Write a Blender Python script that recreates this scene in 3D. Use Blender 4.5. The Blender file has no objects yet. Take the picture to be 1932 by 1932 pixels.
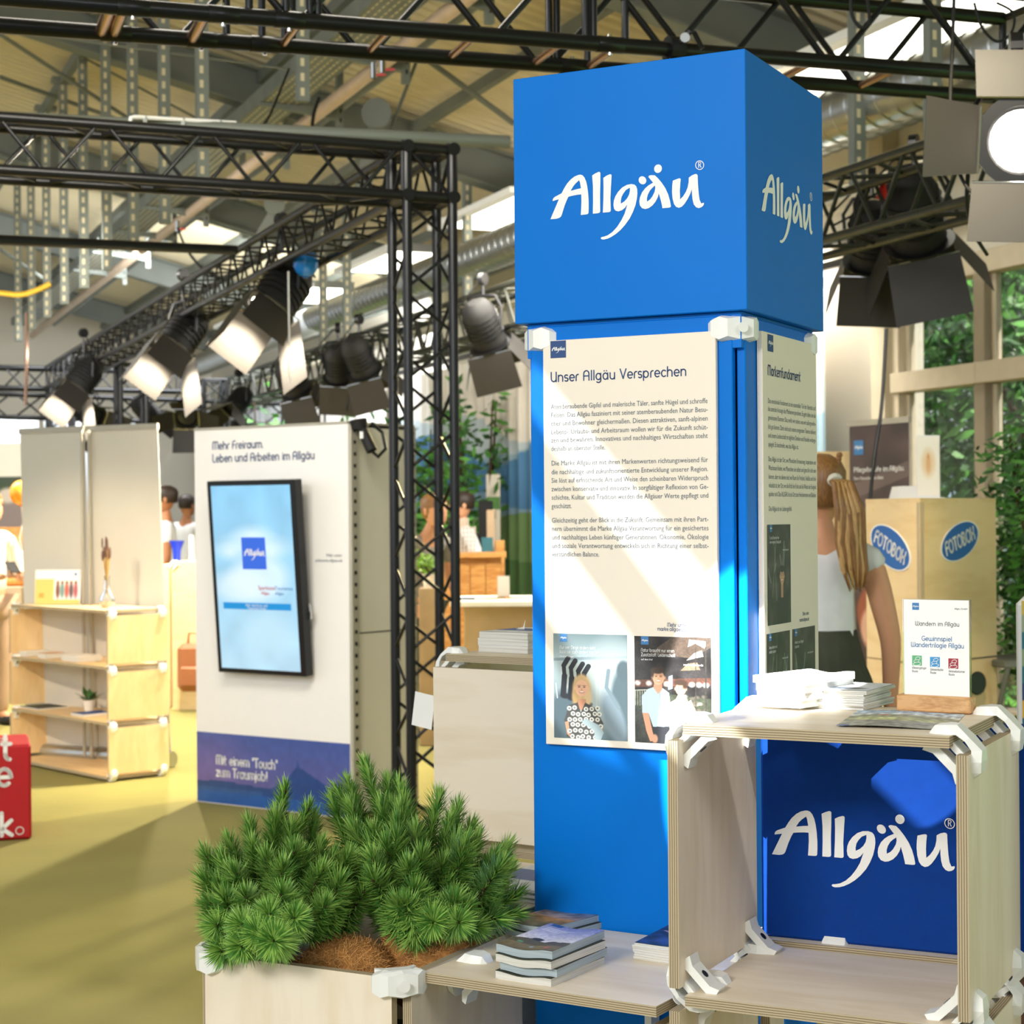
import bpy, bmesh, math, random
import numpy as np
from mathutils import Vector as V, Matrix as Mx, geometry
random.seed(7); rng = np.random.RandomState(7)
C = bpy.context.scene.collection
PI = math.pi
# ---------------------------------------------------------------- camera, world, lights
F, RHO = 3400.0, .0079
CR, SR = math.cos(RHO), math.sin(RHO)
def ray(u, v):
    a, b = (u-966)/F, (981-v)/F
    return V((a*CR+b*SR, 1, -a*SR+b*CR))
EYE = V((0, 0, 1.5))
def W(u, v, d): return EYE + ray(u, v)*d                       # image point at depth d
def WZ(u, v, z): r = ray(u, v); return EYE + r*((z-1.5)/r.z)     # image point at height z
def on_plane(u, v, p, n):
    r = ray(u, v); return EYE + r*((p-EYE).dot(n)/r.dot(n))
cd = bpy.data.cameras.new('camera'); cam = bpy.data.objects.new('camera', cd); C.objects.link(cam)
cd.sensor_width = 36; cd.lens = 36*F/1932; cd.shift_y = 15/1932
cam.matrix_world = Mx(((CR, SR, 0, 0), (0, 0, -1, 0), (-SR, CR, 0, 1.5), (0, 0, 0, 1)))
cd.dof.use_dof = True; cd.dof.focus_distance = 2.85; cd.dof.aperture_fstop = 10.5
cd.clip_end = 200
sc = bpy.context.scene; sc.camera = cam
sc.view_settings.view_transform = 'Standard'; sc.view_settings.look = 'None'
sc.view_settings.exposure = .35; sc.view_settings.gamma = 1
world = bpy.data.worlds.new('world'); sc.world = world; world.use_nodes = True
bg = world.node_tree.nodes['Background']; bg.inputs[0].default_value = (.86, .93, 1, 1); bg.inputs[1].default_value = .95
def light(kind, name, loc, target, power, color=(1, 1, 1), **kw):
    ld = bpy.data.lights.new(name, kind); o = bpy.data.objects.new(name, ld); C.objects.link(o)
    ld.energy = power; ld.color = color; o.location = loc
    o.rotation_euler = (V(target)-V(loc)).to_track_quat('-Z', 'Y').to_euler()
    for k, x in kw.items(): setattr(ld, k, x)
    return o
WARM = (1, .80, .55)
light('AREA', 'hall_fill', (-2.6, -1.6, 3.4), (.35, 3.0, 1.2), 132, (1, .97, .92), shape='RECTANGLE', size=1.6, size_y=.8)  # soft area fills added in place of the unseen hall lighting
light('AREA', 'hall_fill', (2.4, -1.0, 3.6), (.8, 3.2, .9), 34, (.88, .9, 1), shape='RECTANGLE', size=1.6, size_y=.6)
light('AREA', 'hall_fill', (-1.4, 5.8, 3.9), (-1.6, 8.8, .9), 95, (1, .93, .80), shape='RECTANGLE', size=2.4, size_y=.8)
light('AREA', 'hall_fill', (.9, 12.6, 3.35), (.9, 14.5, .6), 190, (1, .93, .82), shape='RECTANGLE', size=2.5, size_y=1.5)
light('AREA', 'hall_fill', (-4.8, 14.0, 3.3), (-3.6, 16.0, .6), 170, (1, .95, .86), shape='RECTANGLE', size=3, size_y=1.5)
light('AREA', 'hall_fill', (-3, 20, 4.0), (-4, 23.5, .8), 420, (.95, .97, 1), shape='RECTANGLE', size=4, size_y=2)
light('SPOT', 'stage_spot', (-3.6, 6.0, 3.1), (-2.75, 10.7, .7), 520, WARM, spot_size=.50, spot_blend=.5, shadow_soft_size=.06)
light('SPOT', 'stage_spot', (-2.9, 4.9, 3.0), (-1.4, 8.9, 1.1), 120, (1, .93, .86), spot_size=.6, spot_blend=.5, shadow_soft_size=.05)
light('SPOT', 'stage_spot', (.9, 12.6, 3.0), (-2.3, 8.0, 0), 850, (1, .82, .42), spot_size=.95, spot_blend=.6, shadow_soft_size=.1)
light('SPOT', 'stage_spot', (-.25, 1.5, 3.6), WZ(1425, 1322, 1.21), 2300, (1, .985, .97), spot_size=.125, spot_blend=.10, shadow_soft_size=.006)
light('SPOT', 'stage_spot', (1.2, 4.4, 3.4), (2.3, 8.3, 1.0), 260, (1, .86, .6), spot_size=.7, spot_blend=.6, shadow_soft_size=.08)

# ---------------------------------------------------------------- mesh helpers
class MB:
    def __init__(s): s.v, s.f, s.m, s.k = [], [], [], 0
    def mat(s, k): s.k = k; return s
    def add(s, vs, fs, mx=None):
        b = len(s.v); s.v += [tuple(mx @ V(p)) if mx is not None else tuple(p) for p in vs]
        s.f += [tuple(b+i for i in f) for f in fs]; s.m += [s.k]*len(fs); return s
    def box(s, c, d, mx=None, bev=0):
        x, y, z = c; a, b, e = d[0]/2, d[1]/2, d[2]/2
        if bev:
            o = bev; pts = []
            for sx in (-1, 1):
                for sy in (-1, 1):
                    for sz in (-1, 1):
                        pts += [(x+sx*a, y+sy*(b-o), z+sz*(e-o)), (x+sx*(a-o), y+sy*b, z+sz*(e-o)), (x+sx*(a-o), y+sy*(b-o), z+sz*e)]
            return s.hull(pts, mx)
        vs = [(x+i*a, y+j*b, z+k*e) for i in (-1, 1) for j in (-1, 1) for k in (-1, 1)]
        return s.add(vs, [(0, 1, 3, 2), (4, 6, 7, 5), (0, 4, 5, 1), (2, 3, 7, 6), (0, 2, 6, 4), (1, 5, 7, 3)], mx)
    def hull(s, pts, mx=None):
        bm = bmesh.new(); vs = [bm.verts.new(p) for p in pts]
        r = bmesh.ops.convex_hull(bm, input=vs)
        junk = [g for g in r['geom_interior']+r['geom_unused'] if isinstance(g, bmesh.types.BMVert)]
        if junk: bmesh.ops.delete(bm, geom=list(set(junk)), context='VERTS')
        bmesh.ops.dissolve_limit(bm, angle_limit=.01, verts=bm.verts, edges=bm.edges)
        bm.verts.index_update()
        out = s.add([v.co.copy() for v in bm.verts], [tuple(v.index for v in f.verts) for f in bm.faces], mx)
        bm.free(); return out
    def ring(s, c, ax, r, n, r2=None, up=None):
        ax = V(ax).normalized(); u = ax.orthogonal().normalized() if up is None else (V(up)-ax*ax.dot(V(up))).normalized()
        w = ax.cross(u); r2 = r if r2 is None else r2
        return [V(c)+u*(math.cos(2*PI*i/n)*r)+w*(math.sin(2*PI*i/n)*r2) for i in range(n)]
    def loft(s, rings, cap=True, mx=None, closed=True):
        n = len(rings[0]); vs = [p for r in rings for p in r]; fs = []
        for k in range(len(rings)-1):
            for i in range(n if closed else n-1):
                j = (i+1) % n; fs.append((k*n+i, k*n+j, (k+1)*n+j, (k+1)*n+i))
        if cap: fs += [tuple(range(n))[::-1], tuple((len(rings)-1)*n+i for i in range(n))]
        return s.add(vs, fs, mx)
    def tube(s, p0, p1, r, r1=None, n=8, cap=True, mx=None):
        ax = V(p1)-V(p0); u = ax.orthogonal()
        return s.loft([s.ring(p0, ax, r, n, up=u), s.ring(p1, ax, r if r1 is None else r1, n, up=u)], cap, mx)
    def path(s, pts, r, n=6, mx=None, taper=None):
        pts = [V(p) for p in pts]; up = None; rings = []
        for i, p in enumerate(pts):
            ax = (pts[min(i+1, len(pts)-1)]-pts[max(i-1, 0)])
            up = ax.orthogonal() if up is None else up-ax.normalized()*up.dot(ax.normalized())
            if up.length < 1e-5: up = ax.orthogonal()
            rr = r if taper is None else r*taper[i]
            rings.append(s.ring(p, ax, rr, n, up=up))
        return s.loft(rings, True, mx)
    def lathe(s, prof, n=16, c=(0, 0, 0), mx=None, cap=True):
        rings = [[V((c[0]+r*math.cos(2*PI*i/n), c[1]+r*math.sin(2*PI*i/n), c[2]+z)) for i in range(n)] for r, z in prof]
        return s.loft(rings, cap, mx)
    def ball(s, c, r, nu=12, nv=8, mx=None):
        if not hasattr(r, '__len__'): r = (r, r, r)
        rings = [[V((c[0]+r[0]*math.sin(PI*k/nv)*math.cos(2*PI*i/nu), c[1]+r[1]*math.sin(PI*k/nv)*math.sin(2*PI*i/nu), c[2]-r[2]*math.cos(PI*k/nv))) for i in range(nu)] for k in [.06]+list(range(1, nv))+[nv-.06]]
        return s.loft(rings, True, mx)
    def prism(s, pts, y0, y1, mx=None):      # pts in xz, extruded along y
        n = len(pts); vs = [(x, y0, z) for x, z in pts]+[(x, y1, z) for x, z in pts]
        return s.add(vs, [tuple(range(n)), tuple(range(2*n-1, n-1, -1))]+[(i, i+n, (i+1) % n+n, (i+1) % n) for i in range(n)], mx)
    def flat(s, polys, y=0, mx=None):        # filled polygon with holes in xz at y
        ps = [[V((x, z, 0)) for x, z in q] for q in polys]; tr = geometry.tessellate_polygon(ps)
        vs = [(p.x, y, p.y) for q in ps for p in q]
        return s.add(vs, [tuple(t) for t in tr], mx)
    def mesh(s, name):
        me = bpy.data.meshes.new(name); me.from_pydata(s.v, [], s.f); me.polygons.foreach_set('material_index', s.m); me.update(); return me
    def build(s, name, mats, parent=None, mx=None, smooth=False, fix=True, **kw):
        me = s.mesh(name)
        if fix:
            bm = bmesh.new(); bm.from_mesh(me); bmesh.ops.recalc_face_normals(bm, faces=bm.faces); bm.to_mesh(me); bm.free()
        if smooth:
            me.polygons.foreach_set('use_smooth', [True]*len(me.polygons))
            if smooth != 'all':
                bpy.context.view_layer.update()
                me.set_sharp_from_angle(angle=math.radians(40))
        return link(name, me, mats, parent, mx, **kw)
def tag(o, label=None, cat=None, group=None, kind=None, category=None):
    cat = cat or category
    for k, x in (('label', label), ('category', cat), ('group', group), ('kind', kind)):
        if x: o[k] = x
    return o
def link(name, me, mats, parent=None, mx=None, **kw):
    if mats is not None:
        if not isinstance(mats, (list, tuple)): mats = [mats]
        if not me.materials:
            for m in mats: me.materials.append(m)
    o = bpy.data.objects.new(name, me); C.objects.link(o); o.parent = parent
    if mx is not None: o.matrix_local = mx
    return tag(o, **kw)
def thing(name, label, cat, loc=(0, 0, 0), yaw=0, group=None, mx=None):
    o = bpy.data.objects.new(name, None); C.objects.link(o); o.empty_display_size = .05
    if mx is not None: o.matrix_local = mx
    else: o.location = loc; o.rotation_euler = (0, 0, yaw)
    return tag(o, label, cat, group)
def copy_tree(o, parent=None, mx=None, **kw):
    c = o.copy(); C.objects.link(c); c.parent = parent
    if mx is not None: c.matrix_local = mx
    for ch in list(o.children): copy_tree(ch, c)
    return tag(c, **kw)
def T(x, y, z): return Mx.Translation((x, y, z))
def RZ(a): return Mx.Rotation(a, 4, 'Z')
def RX(a): return Mx.Rotation(a, 4, 'X')
def RY(a): return Mx.Rotation(a, 4, 'Y')
def frame(o, x, y, z):
    return Mx(((x[0], y[0], z[0], o[0]), (x[1], y[1], z[1], o[1]), (x[2], y[2], z[2], o[2]), (0, 0, 0, 1)))
_cyl = {}
def rod(name, p0, p1, r, m, parent=None, n=8, **kw):   # shared unit tube, stretched
    key = (name, m.name, n)
    if key not in _cyl:
        b = MB(); b.tube((0, 0, 0), (0, 0, 1), 1, n=n, cap=True); me = b.mesh(name)
        me.materials.append(m); me.polygons.foreach_set('use_smooth', [len(p.vertices) == 4 for p in me.polygons]); _cyl[key] = me
    o = bpy.data.objects.new(name, _cyl[key]); C.objects.link(o); o.parent = parent
    d = V(p1)-V(p0); q = d.to_track_quat('Z', 'Y').to_matrix().to_4x4()
    o.matrix_local = Mx.Translation(V(p0)) @ q @ Mx.Diagonal((r, r, d.length, 1))
    return tag(o, **kw)
# ---------------------------------------------------------------- materials
def lin(c):
    if isinstance(c, str): c = [int(c[i:i+2], 16)/255 for i in (0, 2, 4)]
    return tuple((x/12.92 if x <= .04045 else ((x+.055)/1.055)**2.4) for x in c)
def mat(name, col, rough=.6, metal=0, var=.06, scale=8, bump=0, emit=None, estr=0, alpha=None, trans=0, spec=None, stretch=None, sheen=0):
    m = bpy.data.materials.new(name); m.use_nodes = True; nt = m.node_tree; N = nt.nodes; L = nt.links
    b = N['Principled BSDF']; c = lin(col)
    b.inputs['Roughness'].default_value = rough; b.inputs['Metallic'].default_value = metal
    if spec is not None: b.inputs['Specular IOR Level'].default_value = spec
    tc = N.new('ShaderNodeTexCoord'); no = N.new('ShaderNodeTexNoise'); no.inputs['Scale'].default_value = scale; no.inputs['Detail'].default_value = 4
    src = tc.outputs['Object']
    if stretch:
        mp = N.new('ShaderNodeMapping'); mp.inputs['Scale'].default_value = stretch; L.new(src, mp.inputs[0]); src = mp.outputs[0]
    L.new(src, no.inputs['Vector'])
    rp = N.new('ShaderNodeValToRGB'); e = rp.color_ramp.elements
    e[0].position = .3; e[1].position = .7
    e[0].color = (*[x*(1-var) for x in c], 1); e[1].color = (*[min(1, x*(1+var)) for x in c], 1)
    L.new(no.outputs['Fac'], rp.inputs[0]); L.new(rp.outputs[0], b.inputs['Base Color'])
    if bump:
        bp = N.new('ShaderNodeBump'); bp.inputs['Strength'].default_value = bump; bp.inputs['Distance'].default_value = .01
        L.new(no.outputs['Fac'], bp.inputs['Height']); L.new(bp.outputs[0], b.inputs['Normal'])
    if emit is not None:
        b.inputs['Emission Color'].default_value = (*lin(emit), 1); b.inputs['Emission Strength'].default_value = estr
    if trans: b.inputs['Transmission Weight'].default_value = trans
    if alpha is not None: b.inputs['Alpha'].default_value = alpha
    if sheen: b.inputs['Sheen Weight'].default_value = sheen
    return m
def grain(name, c0, c1, sc=(3, 26, 26), rough=.5, dist=1.6, wave=3.0):
    m = bpy.data.materials.new(name); m.use_nodes = True; nt = m.node_tree; N = nt.nodes; L = nt.links; b = N['Principled BSDF']
    tc = N.new('ShaderNodeTexCoord'); mp = N.new('ShaderNodeMapping'); mp.inputs['Scale'].default_value = sc
    oi = N.new('ShaderNodeObjectInfo'); ad = N.new('ShaderNodeVectorMath'); ad.operation = 'ADD'
    ml = N.new('ShaderNodeMath'); ml.operation = 'MULTIPLY'; ml.inputs[1].default_value = 37; L.new(oi.outputs['Random'], ml.inputs[0])
    L.new(tc.outputs['Object'], mp.inputs[0]); L.new(mp.outputs[0], ad.inputs[0]); L.new(ml.outputs[0], ad.inputs[1])
    no = N.new('ShaderNodeTexNoise'); no.inputs['Scale'].default_value = 1; no.inputs['Detail'].default_value = 5; no.inputs['Distortion'].default_value = dist
    wv = N.new('ShaderNodeTexNoise'); wv.inputs['Scale'].default_value = 6; wv.inputs['Detail'].default_value = 3
    L.new(ad.outputs[0], no.inputs['Vector']); L.new(ad.outputs[0], wv.inputs['Vector'])
    mm = N.new('ShaderNodeMath'); mm.operation = 'MULTIPLY'; mm.inputs[1].default_value = wave*4; L.new(no.outputs['Fac'], mm.inputs[0])
    sn = N.new('ShaderNodeMath'); sn.operation = 'SINE'; L.new(mm.outputs[0], sn.inputs[0])
    mr = N.new('ShaderNodeMapRange'); mr.inputs[1].default_value = -1; mr.inputs[2].default_value = 1; L.new(sn.outputs[0], mr.inputs[0])
    a2 = N.new('ShaderNodeMath'); a2.operation = 'MULTIPLY_ADD'; a2.inputs[1].default_value = .45; L.new(mr.outputs[0], a2.inputs[0]); L.new(wv.outputs['Fac'], a2.inputs[2])
    rp = N.new('ShaderNodeValToRGB'); e = rp.color_ramp.elements; e[0].position = .25; e[1].position = .85
    e[0].color = (*lin(c1), 1); e[1].color = (*lin(c0), 1)
    L.new(a2.outputs[0], rp.inputs[0]); L.new(rp.outputs[0], b.inputs['Base Color']); b.inputs['Roughness'].default_value = rough
    return m
def plies(name, period=.0034, axis=2):
    m = bpy.data.materials.new(name); m.use_nodes = True; nt = m.node_tree; N = nt.nodes; L = nt.links; b = N['Principled BSDF']
    tc = N.new('ShaderNodeTexCoord'); sp = N.new('ShaderNodeSeparateXYZ'); L.new(tc.outputs['Object'], sp.inputs[0])
    no = N.new('ShaderNodeTexNoise'); no.inputs['Scale'].default_value = 14; L.new(tc.outputs['Object'], no.inputs['Vector'])
    j = N.new('ShaderNodeMath'); j.operation = 'MULTIPLY_ADD'; j.inputs[1].default_value = .0012; L.new(no.outputs['Fac'], j.inputs[0]); L.new(sp.outputs[axis], j.inputs[2])
    d = N.new('ShaderNodeMath'); d.operation = 'DIVIDE'; d.inputs[1].default_value = period; L.new(j.outputs[0], d.inputs[0])
    fr = N.new('ShaderNodeMath'); fr.operation = 'FRACT'; L.new(d.outputs[0], fr.inputs[0])
    rp = N.new('ShaderNodeValToRGB'); e = rp.color_ramp.elements
    e[0].position = 0; e[0].color = (*lin('c6b696'), 1); e[1].position = .55; e[1].color = (*lin('b09f80'), 1)
    for p, c in ((.62, '6b5a48'), (.80, '584a3a'), (.88, 'bdac8b')):
        q = e.new(p); q.color = (*lin(c), 1)
    L.new(fr.outputs[0], rp.inputs[0]); L.new(rp.outputs[0], b.inputs['Base Color']); b.inputs['Roughness'].default_value = .75
    return m
def vcol(name, rough=.45, emit=0):
    m = bpy.data.materials.new(name); m.use_nodes = True; nt = m.node_tree; N = nt.nodes; b = N['Principled BSDF']
    a = N.new('ShaderNodeAttribute'); a.attribute_name = 'Col'; nt.links.new(a.outputs['Color'], b.inputs['Base Color'])
    b.inputs['Roughness'].default_value = rough
    if emit: nt.links.new(a.outputs['Color'], b.inputs['Emission Color']); b.inputs['Emission Strength'].default_value = emit
    return m
MT = dict(
 ply=grain('birch_plywood', 'f0e3ce', 'e4d3b8', (1.1, 6, 6), .5), plyy=grain('birch_plywood_upright', 'f0e3ce', 'e4d3b8', (6, 1.1, 6), .5), ply_warm=grain('warm_plywood', 'ebcf9f', 'e0bf8b', (1.2, 5, 5), .5),
 edge=plies('plywood_edge'), oak=grain('oak', 'd9ab76', 'b98550', (14, 60, 60), .45), plank=grain('knotty_plank', 'd99e58', 'b87434', (3, 14, 14), .6),
 blue=mat('blue_paint', '0071d0', .42, var=.03, scale=3, spec=.12), bluefab=mat('blue_fabric', '00398c', .8, var=.05, scale=60, bump=.1, spec=.2), navy=mat('navy_print', '1f4a90', .6),
 white=mat('white_plastic', 'f1f2ee', .35, var=.02), paper=mat('white_paper', 'f6f5f2', .6, var=.02), cream=mat('cream_board', 'f0e6d6', .55, var=.02, scale=3),
 print_blue=mat('blue_ink', '23477f', .6, var=.02), print_grey=mat('grey_ink', '5b6675', .6, var=.02), print_white=mat('white_ink', 'f4f4f2', .5, var=.02), print_dark=mat('dark_ink', '2c3442', .6, var=.02), print_lt=mat('blue_light_ink', '3f7db8', .6, var=.02),
 black=mat('black_powder_coat', '17181b', .32, var=.1, metal=.2), blackmat=mat('matt_black', '121212', .7), dark=mat('dark_metal', '2b2c2e', .35, metal=.6),
 alu=mat('aluminium', 'b9bbb8', .3, metal=.9, var=.05), chrome=mat('chrome', 'd8d8d8', .12, metal=1, var=.02), steel=mat('galvanised_steel', '7d837c', .5, metal=.35, var=.12, scale=5), steel2=mat('grey_painted_steel', '6f746c', .6, var=.08, scale=3),
 ceil=mat('cream_roof_sheet', 'd5c9a6', .75, var=.05, scale=1.5), carpet=None, red=mat('red_cover', 'b30f19', .7, var=.05), skin=mat('skin', 'd9a07c', .55, var=.04), skin2=mat('tan_skin', 'b0764f', .55, var=.04),
 hairb=mat('blond_hair', '8a6238', .45, var=.35, scale=30, stretch=(8, 8, .6)), hairt=mat('light_hair', 'c29a63', .45, var=.25, scale=40, stretch=(8, 8, .6)), haird=mat('dark_hair', '2a1d15', .5, var=.2, scale=30),
 wshirt=mat('white_cotton', 'e4e6ea', .8, var=.04, scale=20), olive=mat('olive_cloth', '3c4134', .85, var=.12, scale=12), vest=mat('charcoal_cloth', '2a2a2b', .85), gcloth=mat('grey_cloth', '8f8a86', .85), beige=mat('beige_cloth', 'b79a80', .85),
 glass=mat('window_glass', 'ffffff', .02, trans=1, var=0, spec=.5), acryl=mat('clear_acrylic', 'f4f8fb', .05, trans=1, var=0), fabric=mat('light_grey_fabric', 'cfccbf', .85, var=.03, scale=2), bannerback=mat('grey_banner_film', 'd2cfc6', .6, var=.04, scale=1.2),
 frame=mat('painted_window_frame', 'c9bda6', .5, var=.05), wall=mat('plaster', 'd8d2c4', .85, var=.04, scale=1), bark=mat('bark', '4a3423', .85, var=.25, scale=40, bump=.4), coir=mat('coir_fibre', 'a8743c', .95, var=.35, scale=60, bump=.6), coirf=mat('loose_coir_fibre', 'd09a5a', .9, var=.3, scale=60),
 needle=mat('pine_needle', '9ac45c', .5, var=.35, scale=14), needle2=mat('pine_needle_dark', '548c38', .5, var=.4, scale=9), leaf=mat('leaf', '4f8a35', .5, var=.4, scale=6), leafd=mat('dark_leaf', '2c5a26', .5, var=.4, scale=6),
 ybal=mat('orange_balloon', 'ffab35', .25, var=.02), bbal=mat('blue_balloon', '1272c8', .25, var=.02), bucket=mat('blue_plastic', '1436c4', .4), terra=mat('white_pot', 'efe7dc', .5),
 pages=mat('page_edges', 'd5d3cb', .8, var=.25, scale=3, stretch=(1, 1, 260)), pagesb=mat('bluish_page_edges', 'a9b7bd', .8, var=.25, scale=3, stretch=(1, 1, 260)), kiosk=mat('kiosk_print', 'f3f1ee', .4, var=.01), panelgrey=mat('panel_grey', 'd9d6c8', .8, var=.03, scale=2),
 yellow=mat('yellow_tape', 'edbb2e', .6), redvalve=mat('red_lever', 'c1201c', .4), lens=mat('lamp_lens', 'ffffff', .3, emit='fff4e0', estr=14), tubelight=mat('light_panel', 'ffffff', .4, emit='fffbe8', estr=3.2), doorin=mat('dark_flap_metal', '2c2a28', .5, var=.02), terrazzo=mat('brown_terrazzo', '6b4a3a', .4, var=.5, scale=25),
 leather=mat('brown_leather', '9b5f3a', .6), pinkwall=mat('salmon_wall', 'e8bfae', .8), vprint=vcol('printed_picture'), vscreen=vcol('screen_picture', .15, .28), curtain=vcol('printed_curtain', .9), grass=mat('bright_grass', '5aa52c', .7, var=.3, scale=20))
def carpet():
    m = mat('olive_carpet', '8a8347', .95, var=.10, scale=1.4); nt = m.node_tree; b = nt.nodes['Principled BSDF']
    no = nt.nodes.new('ShaderNodeTexNoise'); no.inputs['Scale'].default_value = 500; bp = nt.nodes.new('ShaderNodeBump'); bp.inputs['Strength'].default_value = .5; bp.inputs['Distance'].default_value = .004
    nt.links.new(no.outputs['Fac'], bp.inputs['Height']); nt.links.new(bp.outputs[0], b.inputs['Normal']); return m
MT['carpet'] = carpet()
MT.update(alusoft=mat('matt_aluminium', 'b3aea0', .5, metal=.3), acrylw=mat('white_card', 'f4f2ec', .5), glassvase=mat('clear_glass', 'ffffff', .03, trans=1, var=0), straw=mat('dried_stems', 'b8985c', .8), lavender=mat('dried_lavender', '6e5348', .85, var=.2, scale=40), eye=mat('dark_eye', '2a1d16', .2), lips=mat('lips', 'b0635a', .5), shoe=mat('dark_shoe', '1d1c1c', .6), print_lt2=mat('blue_sticker', '2563ae', .4, var=.02), boxgrey=mat('sandy_board', 'b9a183', .7), tumbler=mat('tumbler_plastic', 'dcd8d0', .15, alpha=.5, var=0), tealbox=mat('teal_print', '2f6a78', .5), basil=mat('fresh_leaf', '7fae2e', .5, var=.3, scale=9), autumn=mat('brownish_leaf', '7d6a35', .6, var=.3, scale=8), bread=mat('bread_crust', 'c9813c', .7, var=.2), screenblue=mat('screen_logo_blue', '2b55b8', .3, emit='2b55b8', estr=.6))
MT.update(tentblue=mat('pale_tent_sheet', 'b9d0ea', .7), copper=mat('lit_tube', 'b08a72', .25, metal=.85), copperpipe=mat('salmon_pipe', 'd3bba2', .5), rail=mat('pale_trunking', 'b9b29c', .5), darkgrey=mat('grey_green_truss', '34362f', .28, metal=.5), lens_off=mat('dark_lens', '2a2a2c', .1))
# ---------------------------------------------------------------- flat print painter
class Cv:
    def __init__(s, asp, nx, bgc):      # asp = h/w ; coordinates x 0..1, y 0..asp (up)
        s.asp, s.nx, s.ny = asp, nx, int(nx*asp)
        s.X, s.Y = np.meshgrid((np.arange(s.nx))/(s.nx-1), np.arange(s.ny)/(s.ny-1)*asp)
        s.a = np.zeros((s.ny, s.nx, 3)); s.a[:] = s.c(bgc)
    def c(s, col): return np.array([int(col[i:i+2], 16)/255 for i in (0, 2, 4)]) if isinstance(col, str) else np.array(col)
    def mix(s, k, col): k = np.clip(k, 0, 1)[..., None]; s.a = s.a*(1-k)+s.c(col)*k; return s
    def ell(s, x, y, rx, ry, col, soft=.02, rot=0, k=1):
        c, n = math.cos(rot), math.sin(rot); dx, dy = s.X-x, s.Y-y
        d = np.sqrt(((dx*c+dy*n)/rx)**2+((-dx*n+dy*c)/ry)**2); return s.mix(k*np.clip((1-d)*min(rx, ry)/soft+.5, 0, 1), col)
    def poly(s, pts, col, k=1):
        ins = np.zeros(s.X.shape, bool); n = len(pts)
        for i in range(n):
            x0, y0 = pts[i]; x1, y1 = pts[(i+1) % n]
            if y0 == y1: continue
            ins ^= ((s.Y < y0) != (s.Y < y1)) & (s.X < (x1-x0)*(s.Y-y0)/(y1-y0)+x0)
        return s.mix(ins*k, col)
    def grad(s, y0, y1, c0, c1):
        t = np.clip((s.Y-y0)/(y1-y0), 0, 1)[..., None]; m = (s.Y >= min(y0, y1)) & (s.Y <= max(y0, y1)); s.a[m] = (s.c(c0)*(1-t)+s.c(c1)*t)[m]; return s
    def line(s, x0, y0, x1, y1, w, col, k=1):
        dx, dy = x1-x0, y1-y0; t = np.clip(((s.X-x0)*dx+(s.Y-y0)*dy)/(dx*dx+dy*dy), 0, 1)
        d = np.hypot(s.X-x0-t*dx, s.Y-y0-t*dy); return s.mix(k*np.clip((w/2-d)*s.nx+.5, 0, 1), col)
    def noise(s, amt, sc=12, seed=1):
        r = np.random.RandomState(seed); g = r.rand(int(sc*s.asp)+3, sc+3)
        xi = s.X*sc; yi = s.Y*sc; x0 = xi.astype(int); y0 = yi.astype(int); fx = xi-x0; fy = yi-y0
        q = g[y0, x0]*(1-fx)*(1-fy)+g[y0, x0+1]*fx*(1-fy)+g[y0+1, x0]*(1-fx)*fy+g[y0+1, x0+1]*fx*fy
        s.a = np.clip(s.a*(1+amt*(q[..., None]-.5)*2), 0, 1); return s
    def build(s, name, w, m, parent=None, mx=None, h=None, warp=None, **kw):   # lies in xz, x 0..w, z 0..h, facing -y
        h = w*s.asp if h is None else h; nx, ny = s.nx, s.ny
        xs, zs = np.meshgrid(np.linspace(0, w, nx), np.linspace(0, h, ny)); ys = np.zeros_like(xs)
        if warp: xs, ys, zs = warp(xs, ys, zs)
        co = np.stack([xs, ys, zs], -1).reshape(-1, 3)
        i = np.arange((ny-1)*(nx-1)); r, q = i//(nx-1), i % (nx-1); a = r*nx+q
        me = bpy.data.meshes.new(name); me.from_pydata(co.tolist(), [], np.stack([a, a+1, a+1+nx, a+nx], 1).tolist())
        lc = np.where(s.a <= .04045, s.a/12.92, ((s.a+.055)/1.055)**2.4)
        at = me.color_attributes.new('Col', 'FLOAT_COLOR', 'POINT'); at.data.foreach_set('color', np.concatenate([lc.reshape(-1, 3), np.ones((nx*ny, 1))], 1).ravel())
        me.polygons.foreach_set('use_smooth', [True]*len(me.polygons))
        return link(name, me, m, parent, mx, **kw)
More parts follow.
